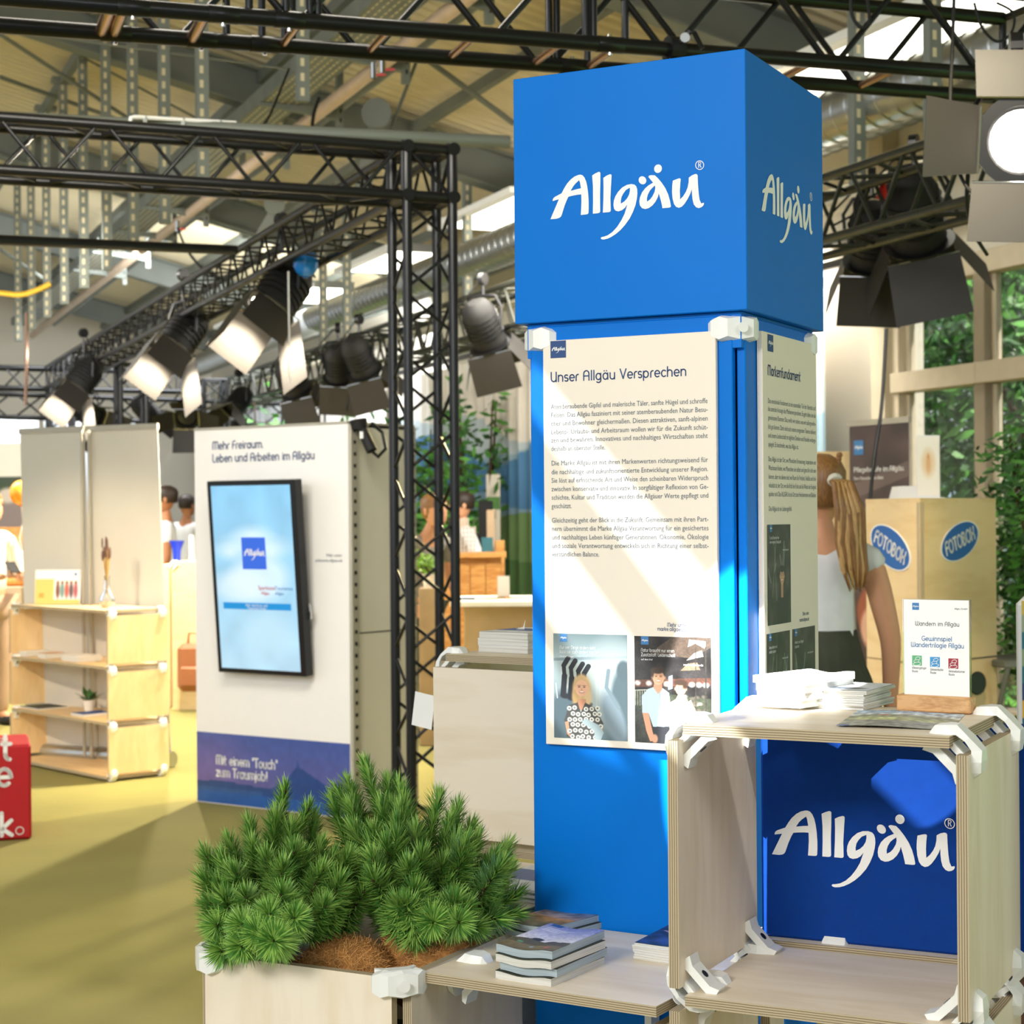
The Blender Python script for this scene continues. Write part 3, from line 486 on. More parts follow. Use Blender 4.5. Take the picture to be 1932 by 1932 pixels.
photo(brd, [(1196, 1200), (1341, 1203), (1199.5, 1399), (1344, 1409)], fx, G_I, c, ['Natur braucht nur einen', 'Zusatzstoff: Leidenschaft'], 'auf dem Hof')
# side board
SYO = -i0+.011; sxf = lambda u, v: side_xy(u, v, SYO)
x0, x1, z0, z1 = rect_from(sxf, [(1442, 626), (1543.5, 651), (1440, 1400), (1542, 1345)])
sb = thing('info_board', 'cream board headed Markenfundament on the shaded column side', 'board', O, YC); SM = T(CW+SYO, 0, 0) @ RZ(PI/2)
b = MB(); b.box(((x0+x1)/2, .005, (z0+z1)/2), (x1-x0, .010, z1-z0), bev=.001); b.build('board', MT['cream'], sb, SM)
xl, zl = sxf(1448, 662); xl2 = sxf(1458.5, 662)[0]; b0 = logo_square(sb, xl, zl, xl2-xl, -.0006); b0.matrix_local = SM
xa, za = sxf(1448, 707); xb = sxf(1510, 720)[0]; b = MB(); letters(b, 'Markenfundament', xa, za, .0165, -.0006, w=.0021, width=xb-xa); b.build('heading', MT['print_blue'], sb, SM)
xr = sxf(1538, 760)[0]; b = MB()
sl = [(760, "Das emotionale Fundament ist ein essentieller Teil der Identität und"), (775, "die zentrale Aussage des Markenversprechens. Es geht dabei um die"), (791.5, "gemeinsame Klammer: Das, wofür wir stehen, was wir außergewöhn-"), (808.5, "lich gut können. Darin sind auch unsere ureigensten Talente definiert"), (825, "und unsere Leidenschaft im täglichen Denken und Handeln widerge-"), (842, "spiegelt. Es beschreibt, was das Allgäu ist."),
 (870, "Das Allgäu ist der Ort, wo Menschen Erneuerung, Inspiration und"), (886.5, "Wachstum finden, wo Menschen sie selbst und ganz für sich sein"), (903, "können, aber nie alleine sind; wo Raum für Freiheit, Vielfalt und Indi-"), (919.5, "vidualität ist, der Ort, wo die Kraft der Erde und die Weite der Ewigkeit"), (936, "spürbar sind. Das ALLGÄU ist ein Ort zum Heimkommen und Bleiben."), (964, "Das Allgäu ist ein Lebensgefühl.")]
for v, t in sl: text_mesh(b, t, xa, sxf(1448, v)[1], .0118, -.0006, width=(xr-xa) if len(t) > 50 else None, xs=.80)
b.build('body_text', MT['print_grey'], sb, SM)
xm, zm = sxf(1526, 1170); b = MB(); letters(b, 'marke.allgaeu.de', xm, zm, .0060, -.0006, w=.0008, align='r', xs=.9); letters(b, 'Mehr unter:', xm, zm+.010, .0060, -.0006, w=.0008, align='r', xs=.9); b.build('address_text', MT['print_blue'], sb, SM)
def dark_portrait(seed, fx_, fy_, base='38322e'):
    c = Cv(1.43, 90, base); c.noise(.5, 7, seed); rr = random.Random(seed)
    for i in range(7): x = rr.random(); c.line(x, rr.uniform(.3, .8), x+rr.uniform(-.15, .15), rr.uniform(.8, 1.2), .03, rr.choice(['8d9a94', '6f7a74', 'a8b2a6']), .7)
    c.poly([(fx_-.25, 0), (fx_-.22, fy_-.35), (fx_-.06, fy_-.22), (fx_+.06, fy_-.22), (fx_+.22, fy_-.35), (fx_+.25, 0)], '24211f'); c.poly([(fx_-.05, fy_-.3), (fx_+.05, fy_-.3), (fx_+.05, fy_), (fx_-.05, fy_)], 'b08468'); face_(c, fx_, fy_, .12, 'bf9274'); c.ell(fx_, fy_+.11, .10, .05, '2a1f1a', .02); return c
for px, sd, a, bb, ti in (([(1448, 990), (1491.5, 989), (1447, 1182), (1491, 1173)], 5, .62, .68, ['Für die Menschen hier', 'einen eigenen Standpunkt']), ([(1447, 1197), (1491, 1188), (1446, 1400), (1490, 1380)], 6, .5, .6, ['Neues denken und', 'einfach machen']), ([(1495.5, 1187), (1538, 1180), (1495, 1385), (1537.5, 1365)], 8, .55, .62, ['Heimat in der Region', 'bewahren'])):
    photo(sb, px, sxf, SM, dark_portrait(sd, a, bb), ti, '', y=-.0006)
# ================================================================ furniture of plywood boards and white connectors
def unit_frame(uvL, uvR, z): a, b_ = WZ(*uvL, z), WZ(*uvR, z); yaw = math.atan2(b_.y-a.y, b_.x-a.x); return V((a.x, a.y, 0)), yaw, (b_-a).length
TH = .0155; GP = .024
def shelf_unit(t, w, d, levels, conn=True, sc=1.0):       # boxes open to the front, levels = list of z of board tops, top first
    for k, z in enumerate(levels):
        ply_panel('shelf_board', w-2*GP, d-.01, TH, t, T(w/2, d/2, z-TH/2))
        if k+1 < len(levels):
            zb = levels[k+1]; hh = (z-GP)-(zb+GP-TH)
            for x in (TH/2, w-TH/2):
                ply_panel('side_board', hh, d-.01, TH, t, T(x, d/2, (z-GP+zb+GP-TH)/2) @ RY(PI/2))
        if conn:
            for y in (.045, d-.045):
                for x, ex in ((0, -1), (w, 1)):
                    if k == 0: connector(t, (x, y, z), (ex, 0, 0) if ex > 0 else (0, 0, 1), (0, 0, 1) if ex > 0 else (-1, 0, 0))
                    else:
                        connector(t, (x, y, z-TH), (ex, 0, 0) if ex < 0 else (0, 0, -1), (0, 0, -1) if ex < 0 else (1, 0, 0), y < .1)
                        if k+1 < len(levels): connector(t, (x, min(y+.05, d-.045), z-.0), (ex, 0, 0) if ex > 0 else (0, 0, 1), (0, 0, 1) if ex > 0 else (-1, 0, 0))
o_, yw, w_ = unit_frame((1256, 1365.6), (1824, 1392.4), ZS)
RS = thing('open_shelf', 'nearest open plywood box shelf with white corner connectors, leaflets on top', 'shelf', o_, yw)
SD = .345; shelf_unit(RS, w_, SD, [ZS, .827, .445])
M_RS = T(*o_) @ RZ(yw)
def rsx(u, v, y=0, z=None):
    if z is not None: p = WZ(u, v, z)
    else: p = on_plane(u, v, M_RS @ V((0, y, 0)), M_RS.to_3x3() @ V((0, -1, 0)))
    return M_RS.inverted() @ p
# blue fabric box with lettering behind it
p0 = rsx(1437, 1768, SD+.03); fb = thing('fabric_box', 'blue fabric box with large white brand lettering behind the open shelf', 'display', mx=M_RS)
bx0, bw = p0.x, .47; bz0 = p0.z+.002
b = MB(); b.box((bx0+bw/2, SD+.03+.02, (bz0+1.185)/2), (bw, .04, 1.185-bz0), bev=.004); b.build('fabric_body', MT['bluefab'], fb)
pa = rsx(1457, 1609, SD+.03); pb = rsx(1552, 1613.5, SD+.03); sc_ = (pb.x-pa.x)/((lp['l'][0][0][0]-LOGO_X0)/LOGO_W)
b = MB(); brand(b, pa.x, pa.z-.002, sc_, SD+.0285); b.build('lettering', MT['print_white'], fb)
bs = thing('plywood_stand', 'plywood stand carrying the blue fabric box, edge showing behind the shelf', 'stand', mx=M_RS)
ply_panel('shelf_board', .50, .08, .018, bs, T(bx0+.23, SD+.05, bz0-.009)); ply_panel('side_board', bz0-.02, .07, .016, bs, T(bx0+.01, SD+.05, (bz0-.02)/2) @ RY(PI/2)); ply_panel('side_board', bz0-.02, .07, .016, bs, T(bx0+.46, SD+.05, (bz0-.02)/2) @ RY(PI/2))
connector(bs, (bx0+.12, SD+.02, bz0+.006), (0, -1, 0), (0, 0, 1))
# low table plate in front of the column
o_, yw, w_ = unit_frame((797, 1834), (1238, 1899), ZT); M_T = T(*o_) @ RZ(yw)
tb = thing('low_table', 'low plywood table plate in front of the column with books on it', 'table', mx=M_T)
tl = .385
ply_panel('table_board', w_, tl, TH, tb, T(w_/2, tl/2, ZT-TH/2)); ply_panel('side_board', ZT-.04, .36, TH, tb, T(w_-.02, .21, (ZT-.04)/2) @ RY(PI/2))
b = MB(); b.box((.205, .37, (ZT-TH)/2), (.012, .03, ZT-TH)); b.build('leg', MT['white'], tb)
connector(tb, (.002, .10, ZT), (0, 0, 1), (-1, 0, 0)); connector(tb, (.002, tl-.03, ZT), (0, 0, 1), (-1, 0, 0))
# planter
o_, yw, w_ = unit_frame((366, 1795), (762, 1846), ZT); M_P = T(*o_) @ RZ(yw); PD = .41
pl = thing('planter_box', 'square plywood planter box holding the mountain pines', 'planter', mx=M_P)
for nm, mx, L_ in (('front_board', T(w_/2, TH/2, ZT/2) @ RX(PI/2), w_), ('back_board', T(w_/2, PD-TH/2, ZT/2) @ RX(PI/2), w_), ('side_board', T(TH/2, PD/2, ZT/2) @ RZ(PI/2) @ RX(PI/2), PD), ('side_board', T(w_-TH/2, PD/2, ZT/2) @ RZ(PI/2) @ RX(PI/2), PD)):
    ply_panel(nm, L_-2*.022, ZT-.004, TH, pl, mx, 'plyy')
b = MB(); b.box((w_/2, PD/2, .62), (w_-.06, PD-.06, .01)); b.build('liner', MT['blackmat'], pl)
for x, y, ex, ez in ((w_, 0, (1, 0, 0), (0, -1, 0)), (0, 0, (0, -1, 0), (-1, 0, 0)), (0, PD, (-1, 0, 0), (0, 1, 0)), (w_, PD, (0, 1, 0), (1, 0, 0))):
    connector(pl, (x, y, ZT-.012), ex, ez, x > .1 and y < .1)
# tall box behind
o_, yw, w_ = unit_frame((817, 1233), (988.6, 1240.5), ZS); M_B = T(*o_) @ RZ(yw); wB = .41
tbx = thing('box_unit', 'closed plywood box unit to the left of the column with white leaflets on top', 'cabinet', mx=M_B)
ply_panel('top_board', wB-2*.034, .40, TH, tbx, T(wB/2, .2, ZS-TH/2)); ply_panel('front_board', wB, .365, TH, tbx, T(wB/2, TH/2, ZS-.022-.19) @ RX(PI/2))
ply_panel('side_board', .365, .36, TH, tbx, T(TH/2, .21, ZS-.2) @ RY(PI/2)); ply_panel('side_board', .365, .36, TH, tbx, T(wB-TH/2, .21, ZS-.2) @ RY(PI/2)); ply_panel('shelf_board', wB, .38, TH, tbx, T(wB/2, .2, .79)); ply_panel('front_board', wB, .74, TH, tbx, T(wB/2, .03, .39) @ RX(PI/2))
for x, ex in ((0, -1), (wB, 1)): connector(tbx, (x+ex*.002, .045, ZS), (ex, 0, 0) if ex > 0 else (0, 0, 1), (0, 0, 1) if ex > 0 else (-1, 0, 0))
b = MB(); b.box((-.02, .02, 1.10), (.055, .0015, .075), bev=0); o = b.build('paper_card', MT['paper'], None, M_B @ T(-.015, -.01, -.02) @ T(0, 0, 1.1) @ RY(.15) @ T(0, 0, -1.1)); tag(o, 'white paper card sticking out from the side of the box unit', 'card')
p = WZ(981, 1719, ZT); yw2 = yw; M_L = T(p.x, p.y, 0) @ RZ(yw2)
lt = thing('low_table', 'second low plywood plate left of the column behind the pines', 'table', mx=M_L)
ply_panel('table_board', .40, .38, TH, lt, T(-.2, .19, ZT-TH/2)); ply_panel('side_board', ZT-.03, .34, TH, lt, T(-.03, .2, (ZT-.03)/2) @ RY(PI/2)); ply_panel('side_board', ZT-.03, .34, TH, lt, T(-.37, .2, (ZT-.03)/2) @ RY(PI/2)); connector(lt, (-.02, -.0, ZT-.002), (1, 0, 0), (0, 0, 1))
# ---------------------------------------------------------------- books and leaflets
def book(name, label, w, l, t, cv=None, cat='book', group=None, mx=None, pages='pages', wave=0, cover='paper', edge=None):
    o = thing(name, label, cat, mx=mx, group=group); b = MB(); n = 10; xs = [w*i/n for i in range(n+1)]
    wz = lambda x: wave*math.sin(x/w*PI*1.1)**2*-1
    rings = [[V((x, 0, wz(x))), V((x, 0, wz(x)+t)), V((x, l, wz(x)+t)), V((x, l, wz(x)))] for x in xs]; b.loft(rings); b.build('pages', MT[pages], o)
    if cv is not None: cv.build('cover', w, MT['vprint'], o, T(0, 0, t+.0006), h=l, warp=lambda X, Y, Z: (X, Z, wave*np.sin(X/w*PI*1.1)**2*-1))
    else:
        b = MB(); b.loft([[V((x, -.0006, wz(x)+t)), V((x, -.0006, wz(x)+t+.0008)), V((x, l, wz(x)+t+.0008)), V((x, l, wz(x)+t))] for x in xs]); b.build('cover', MT[cover], o)
    return o
def cover_hike(seed=0, sky='7e86c8'):
    c = Cv(1.5, 60, sky); c.grad(.5, 1.5, 'e8e6ee', sky); c.grad(0, .5, '6d6040', '8c7d58'); c.poly([(0, .5), (.3, .62), (.6, .48), (1, .55), (1, .3), (0, .3)], '55503a'); c.ell(.35, .62, .10, .07, '262b38', .02); c.ell(.65, .52, .10, .05, '2b2d38', .02); c.ell(.2, .35, .05, .04, '58a070', .02); c.ell(.5, .2, .05, .03, '8fb8d8', .02); c.ell(.78, .18, .05, .03, 'd8606a', .02); c.poly([(.08, 1.38), (.28, 1.38), (.28, 1.5), (.08, 1.5)], '23508f'); c.noise(.12, 30, seed)
    for i in range(3): c.line(.1, 1.26-.07*i, .6-.1*i, 1.26-.07*i, .02, 'f2f2f6')
    return c
bw_, bl_ = .098, .158; bp = M_T.inverted() @ WZ(935, 1846, ZT)
for i, (dx, dy, a) in enumerate(((0, 0, 0), (.006, .004, .03), (.002, -.002, -.01), (.0, .003, .01))):
    pos = ['lowest one', 'third from top', 'second from top', 'topmost'][i]
    book('guide_book', f'thick guide book in the front stack on the low table, {pos}', bw_, bl_, .0115, cover_hike(i) if i == 3 else None, group='hiking guide books stacked on the low table', mx=M_T @ T(bp.x+dx, bp.y+dy, ZT+.0005+i*.0132) @ RZ(a-.03), pages='pagesb' if i % 2 else 'pages', wave=.004, cover='olive')
c2 = Cv(1.5, 60, '3a5f94'); c2.grad(.7, 1.5, 'c7a58c', '2d5a92'); c2.grad(0, .7, '4a5236', 'd79b50'); c2.noise(.25, 10, 4)
bp = M_T.inverted() @ WZ(952, 1762, ZT)
for i in range(2):
    book('guide_book', 'slim sunset-covered book behind the front stack, ' + ('upper' if i else 'lower') + ' one of two', bw_, bl_*.95, .010, c2 if i else None, group='books behind the front stack on the low table', mx=M_T @ T(bp.x-.004*i, bp.y+.004*i, ZT+.0005+i*.0118) @ RZ(-.2), pages='pagesb', wave=.002, cover='olive')
c3 = Cv(1.4, 50, '27345e'); c3.noise(.6, 8, 9); c3.ell(.5, .5, .1, .1, '6fb7b0'); c3.line(.1, .9, .9, .3, .03, 'd8a9b4')
bp = M_T.inverted() @ WZ(1197, 1809, ZT)
for i in range(7):
    book('magazine', f'thin magazine fanned at the table end beside the shelf, {["lowest","second from below","third from below","middle","third from top","second from top","topmost"][i]}', .11, .15, .0028, c3 if i == 6 else None, cat='magazine', group='fanned magazines at the right end of the low table', mx=M_T @ T(bp.x+random.uniform(-.003, .003), bp.y+random.uniform(-.003, .003), ZT+.0005+i*.0036) @ RZ(-.02+i*.012), cover='paper', wave=.001)
# leaflets on the nearest shelf
def leaflet_stack(n, p, w, l, t, yaw, lab, grp, cv=None, jit=.004, wave=0, pages='pages', M=M_RS, nm='leaflet', z=ZS):
    word = ['lowest', 'second from below', 'third from below', 'fourth from below', 'fifth from below', 'sixth from below', 'seventh from below', 'eighth from below', 'ninth from below', 'tenth from below']
    for i in range(n):
        wv = wave*(.25+.75*i/max(1, n-1)) if wave else 0
        book(nm, lab.format('topmost' if i == n-1 else word[i]), w, l, t, cv if i == n-1 else None, cat='leaflet', group=grp, mx=M @ T(p.x+random.uniform(-jit, jit), p.y+random.uniform(-jit, jit), z+.0005+wave+i*(t+.0012)) @ RZ(yaw+random.uniform(-.06, .06)), pages=pages, cover='paper', wave=wv)
cw = Cv(1.4, 40, 'f2f4f4'); cw.poly([(.2, .5), (.45, .5), (.45, .6), (.2, .6)], '9fc8c0'); cw.ell(.75, .3, .2, .12, 'd8dde6')
p = M_RS.inverted() @ WZ(1424, 1336, ZS); leaflet_stack(4, p, .085, .15, .0105, -.25, 'white leaflet wad in the tall sunlit stack on the shelf, {}', 'white leaflets in the tall stack on the nearest shelf', cw, .004, .004)
ck = Cv(1.4, 40, 'd6dde4'); ck.ell(.5, .35, .35, .18, '39414a', .1); ck.poly([(.1, 1.1), (.5, 1.1), (.5, 1.3), (.1, 1.3)], '8ea6b8')
p = M_RS.inverted() @ WZ(1518, 1336, ZS); leaflet_stack(9, p, .095, .13, .0022, -.05, 'thin flyer in the flat stack beside the acrylic sign, {}', 'flyers in the flat stack on the nearest shelf', ck, .004)
cm = Cv(.72, 150, 'dfe7ee'); cm.grad(.45, .72, 'e3e6e2', 'a9c6e6'); cm.grad(0, .45, '8f8f84', 'b9b89c'); cm.ell(.5, .42, .5, .12, '8d9178', .05); cm.ell(.45, .33, .45, .08, 'b6bd84', .05); cm.ell(.55, .15, .45, .13, '8b8b87', .05); cm.noise(.30, 26, 5); cm.poly([(.0, 0), (.12, 0), (.10, .06), (0, .05)], '2f5aa0'); cm.ell(.3, .5, .05, .02, 'c66a5a')
p = M_RS.inverted() @ WZ(1577, 1372, ZS)
lf = thing('map_leaflet', 'flat printed landscape leaflet lying before the acrylic sign', 'leaflet', mx=M_RS @ T(p.x, p.y, ZS+.0012) @ RZ(.13))
cm.build('sheet', .155, MT['vprint'], lf, warp=lambda X, Y, Z: (X, Z*1.85, .001+.0015*np.sin(X*30)))
b = MB(); letters(b, 'Gewinnspiel', .05, .190, .007, 0, w=.0009); letters(b, 'Wandertrilogie Allgäu', .03, .177, .007, 0, w=.0008); b.build('lettering', MT['print_blue'], lf, T(0, 0, .0038) @ RX(-PI/2))
# acrylic sign
p = WZ(1697, 1342, ZS); pr = WZ(1829, 1349, ZS); ya = math.atan2(pr.y-p.y, pr.x-p.x)
sg = thing('acrylic_sign', 'upright clear acrylic sign reading Wandern im Allgäu in an oak foot', 'sign', (p.x, p.y, ZS), ya); sw = (pr-p).length
b = MB(); b.box((sw/2-.002, .014, .0125), (sw+.006, .028, .024), bev=.002); b.build('foot', MT['oak'], sg, T(0, 0, .0005))
shh = .150; b = MB(); b.box((sw/2, .014, .018+shh/2), (sw-.003, .003, shh)); b.build('acrylic_plate', MT['acryl'], sg)
b = MB(); b.box((sw/2, .0122, .018+shh/2), (sw-.007, .0004, shh-.003)); b.build('paper_insert', MT['paper'], sg)
def sgx(u, v): return ((u-1700)/132*(sw-.004)+.002, .018+(1320-v)/188*shh)
ys = .0117
x, z = sgx(1719, 1153); logo_square(sg, x, z, .0105, ys, 'print_lt')
b = MB(); x, z = sgx(1768, 1182); letters(b, 'Wandern im Allgäu', x, z, .0062, ys, w=.0007, align='c', width=.0675); x, z = sgx(1827, 1151); text_mesh(b, 'Allgäu GmbH', x, z, .0036, ys, align='r')
for (u, v), t in (((1718, 1263), 'Wiesengänger'), ((1718, 1269.5), 'Route'), ((1754, 1265), 'Wasserläufer'), ((1754, 1271), 'Route'), ((1790, 1267), 'Himmelsstürmer'), ((1790, 1273), 'Route')):
    x, z = sgx(u, v); letters(b, t, x, z, .0032, ys, w=.0004, xs=.85)
b.build('small_lettering', MT['print_dark'], sg)
b = MB(); x, z = sgx(1767, 1210); letters(b, 'Gewinnspiel', x, z, .0068, ys, w=.0009, align='c', width=.0465); x, z = sgx(1768, 1222); letters(b, 'Wandertrilogie Allgäu', x, z, .0068, ys, w=.0009, align='c', width=.081); b.build('heading', MT['print_lt'], sg)
for u, colr in ((1718, '5fae7c'), (1753.5, '3f96cf'), (1789.5, 'a62c3a')):
    x, z = sgx(u, 1257+(u-1718)*.045); s_ = .0150; m_ = mat('icon_ink', colr, .6); b = MB(); b.flat([[(x, z), (x+s_, z), (x+s_, z+s_), (x, z+s_)]], ys); o = b.build('route_icon', m_, sg)
    b = MB()
    for cx, cz, rx, rz in ((.5, .17, .38, .16), (.45, .45, .27, .13), (.60, .72, .24, .15)):
        pts = [(x+s_*(cx+rx*math.cos(a)), z+s_*(cz+rz*math.sin(a)+.12*rx*math.cos(a))) for a in np.linspace(0, 2*PI, 17)]; ribbon(b, pts, .0009, ys, lambda q: (q[0], ys-.0003, q[1]))
    b.build('stone_outline', MT['print_white'], o)
# on the box unit and behind the pines
cb = Cv(1.4, 40, 'f0f2f5'); cb.poly([(.0, .5), (1, .5), (1, 1.1), (0, 1.1)], '2d5fa8'); cb.noise(.05, 20, 1)
p = M_B.inverted() @ WZ(903, 1230, ZS); leaflet_stack(3, p, .13, .17, .014, .0, 'white leaflet wad on the box unit left of the column, {}', 'leaflets on the box unit left of the column', cb, .003, M=M_B)
p = M_B.inverted() @ WZ(985, 1232, ZS); b = MB(); b.add([(0, 0, 0), (.02, .004, 0), (.026, .0, .022), (0, .03, .004)], [(0, 1, 2, 3)]); o = b.build('paper_flap', MT['paper'], None, M_B @ T(p.x-.03, p.y+.02, ZS+.05)); tag(o, 'curled loose leaflet corner standing up on the box unit', 'leaflet')
leaflet_stack(5, V((-.15, .06, 0)), .15, .20, .004, 0, 'blue-white magazine on the plate behind the pines, {}', 'magazines on the plate behind the pines', cb, .01, M=M_L, z=ZT)
# ---------------------------------------------------------------- mountain pines
def shoot_mesh(seed, L, nl, droop, n):
    r = random.Random(seed); b = MB(); bend = V((r.uniform(-.15, .15), r.uniform(-.15, .15), 0))
    def sp(t): return V((bend.x*t*t*L, bend.y*t*t*L, L*t))
    b.mat(0).path([sp(i/5) for i in range(6)], .0028, 5, taper=[1.3, 1.2, 1, .9, .8, .4]); b.ball(tuple(sp(1)), (.003, .003, .006), 6, 4)
    for i in range(n):
        t = (.06+.94*(i/n)); p = sp(t); a = i*2.39996; ln = nl*r.uniform(.8, 1.1)*(1-.10*t)*.86
        el = math.radians((30+22*t**3 if t < .9 else r.uniform(35, 88))+r.uniform(-13, 13)) - droop*(1-t)
        d = V((math.cos(a)*math.cos(el), math.sin(a)*math.cos(el), math.sin(el))); sdv = d.cross(V((0, 0, 1))).normalized()*.00095
        q = p+d*ln*.55; e = p+d*ln+V((0, 0, -.10*ln*(1-t)+.06*ln*t))
        b.mat(1 if r.random() < .62 else 2).add([p-sdv, p+sdv, q+sdv*1.1, q-sdv*1.1, e], [(0, 1, 2, 3), (3, 2, 4)])
    me = b.mesh('shoot')
    for m in ('bark', 'needle', 'needle2'): me.materials.append(MT[m])
    return me
SH = [shoot_mesh(i, L, nl, dr, n) for i, (L, nl, dr, n) in enumerate(((.12, .042, .05, 560), (.10, .045, .1, 520), (.085, .047, .3, 460), (.065, .048, .55, 400), (.14, .038, .0, 600)))]
def coir_ball(name, label, c, r, seed):
    rr = np.random.RandomState(seed); b = MB(); b.ball((0, 0, 0), r, 24, 14); b.v = [tuple(np.array(p)*(1+rr.uniform(-.03, .03))) for p in b.v]
    o = b.build(name, MT['coir'], None, T(*c), smooth='all'); tag(o, label, 'root ball'); f = MB()
    for i in range(4200):
        d = rr.normal(size=3); d /= np.linalg.norm(d)
        if d[2] < -.3: continue
        p = V(d*np.array(r)*1.0); t = V(rr.normal(size=3)); t = (t-V(d)*t.dot(V(d))*.7).normalized()*rr.uniform(.01, .022); s = t.cross(V(d)).normalized()*.0004; q = p+t*.5+V(d)*rr.uniform(.002, .006); e = p+t+V(d)*rr.uniform(-.002, .003)
        f.add([p-s, p+s, q+s, q-s, e], [(0, 1, 2, 3), (3, 2, 4)])
    f.build('fibres', MT['coirf'], o, fix=False, kind='stuff')
cl = W(650, 1835, 2.88); cr = W(812, 1805, 2.96); cb1 = W(490, 1800, 3.02)
coir_ball('root_ball', 'curled brown coir root ball in the planter front middle', (cl.x, cl.y, .765), (.080, .055, .07), 1)
coir_ball('root_ball', 'larger brown coir root ball beside the low table plate', (cr.x, cr.y, .775), (.088, .075, .085), 2)
coir_ball('root_ball', 'coir root ball half hidden under the left pine', (cb1.x, cb1.y, .72), (.075, .07, .07), 3)
def pine(name, label, base, tips):
    t = thing(name, label, 'shrub', base); B = V(base); r = random.Random(len(tips))
    br = MB(); cen = V((0, 0, .06))
    for k, (u, v, d, kk) in enumerate(tips):
        tip = W(u, v, d)-B; out = (tip-cen).normalized(); upd = (out*.75+V((0, 0, .75))).normalized() if kk < 3 else (out*.95+V((0, 0, .2))).normalized()
        me = SH[kk]; L = (.12, .10, .085, .065, .14)[kk]; s = r.uniform(.92, 1.1); st = tip-upd*L*s
        q = upd.to_track_quat('Z', 'Y').to_matrix().to_4x4()
        o = link('shoot', me, None, t, T(*st) @ q @ RZ(r.uniform(0, 6.28)) @ Mx.Scale(s, 4))
        if k % 2 == 0: mid = cen*.5+st*.5+V((0, 0, -.02)); br.path([cen*.2, mid, st, st+upd*.02], .004, 5, taper=[1.6, 1.2, .9, .6])
    br.build('branches', MT['bark'], t)
R_ = random.Random(11)
tl_ = [(388, 1612, 2.98, 0), (447, 1585, 3.0, 0), (470, 1560, 3.06, 0), (519, 1492, 3.05, 4), (502, 1545, 3.0, 0), (566, 1520, 3.02, 4), (598, 1550, 3.06, 0), (560, 1570, 2.98, 0), (545, 1600, 2.93, 1), (468, 1605, 2.93, 0), (505, 1610, 2.92, 0), (430, 1650, 2.90, 1), (395, 1670, 2.92, 1), (385, 1720, 2.9, 2), (585, 1615, 2.95, 0), (620, 1600, 3.0, 0), (520, 1650, 2.86, 1), (590, 1640, 2.86, 0), (470, 1680, 2.84, 1), (430, 1710, 2.84, 2), (655, 1625, 2.9, 0), (640, 1680, 2.84, 1), (600, 1700, 2.82, 1), (550, 1690, 2.80, 2), (505, 1720, 2.78, 3), (560, 1735, 2.77, 3), (450, 1745, 2.78, 3), (405, 1750, 2.84, 3), (690, 1670, 2.88, 0), (520, 1770, 2.72, 3), (455, 1780, 2.76, 3), (415, 1790, 2.84, 3), (490, 1760, 2.74, 3), (530, 1560, 3.08, 0), (660, 1640, 2.95, 0)]
tr_ = [(640, 1490, 3.06, 4), (683, 1443, 3.08, 4), (668, 1478, 3.04, 0), (718, 1482, 3.12, 0), (774, 1480, 3.12, 4), (812, 1508, 3.12, 0), (770, 1530, 3.02, 0), (710, 1525, 3.02, 0), (735, 1530, 3.06, 0), (650, 1530, 3.0, 0), (865, 1530, 3.14, 0), (835, 1545, 3.08, 0), (893, 1562, 3.12, 1), (910, 1590, 3.08, 1), (870, 1590, 3.02, 0), (850, 1610, 3.0, 1), (930, 1615, 3.06, 0), (968, 1610, 3.08, 0), (945, 1640, 3.02, 1), (680, 1560, 2.96, 0), (715, 1570, 2.94, 0), (760, 1560, 2.98, 1), (800, 1570, 2.98, 0), (740, 1605, 2.9, 1), (790, 1610, 2.94, 1), (700, 1610, 2.88, 0), (830, 1640, 2.94, 1), (760, 1650, 2.88, 1), (720, 1650, 2.86, 1), (880, 1650, 2.97, 1), (915, 1660, 2.98, 1), (960, 1680, 3.0, 2), (800, 1680, 2.88, 2), (840, 1700, 2.88, 2), (880, 1700, 2.90, 2), (920, 1700, 2.95, 2), (780, 1720, 2.84, 2), (820, 1735, 2.84, 3), (870, 1745, 2.84, 3), (740, 1700, 2.86, 2), (900, 1745, 2.9, 3), (940, 1735, 2.94, 3), (970, 1720, 3.0, 3), (690, 1590, 2.98, 0), (925, 1640, 3.05, 0), (620, 1520, 3.08, 0)]
for k_ in range(22): tr_.append((R_.uniform(660, 950), R_.uniform(1570, 1710), R_.uniform(2.92, 3.10), R_.choice((0, 1, 1, 2))))
for k_ in range(18): tl_.append((R_.uniform(400, 690), R_.uniform(1610, 1720), R_.uniform(2.88, 3.06), R_.choice((0, 1, 1, 2))))
pine('mountain_pine', 'left mountain pine with dense drooping needles at the planter front corner', (cb1.x+.03, cb1.y, .79), tl_)
pine('mountain_pine', 'right mountain pine with the tallest candle shoots beside the column', (cr.x-.02, cr.y+.05, .82), tr_)
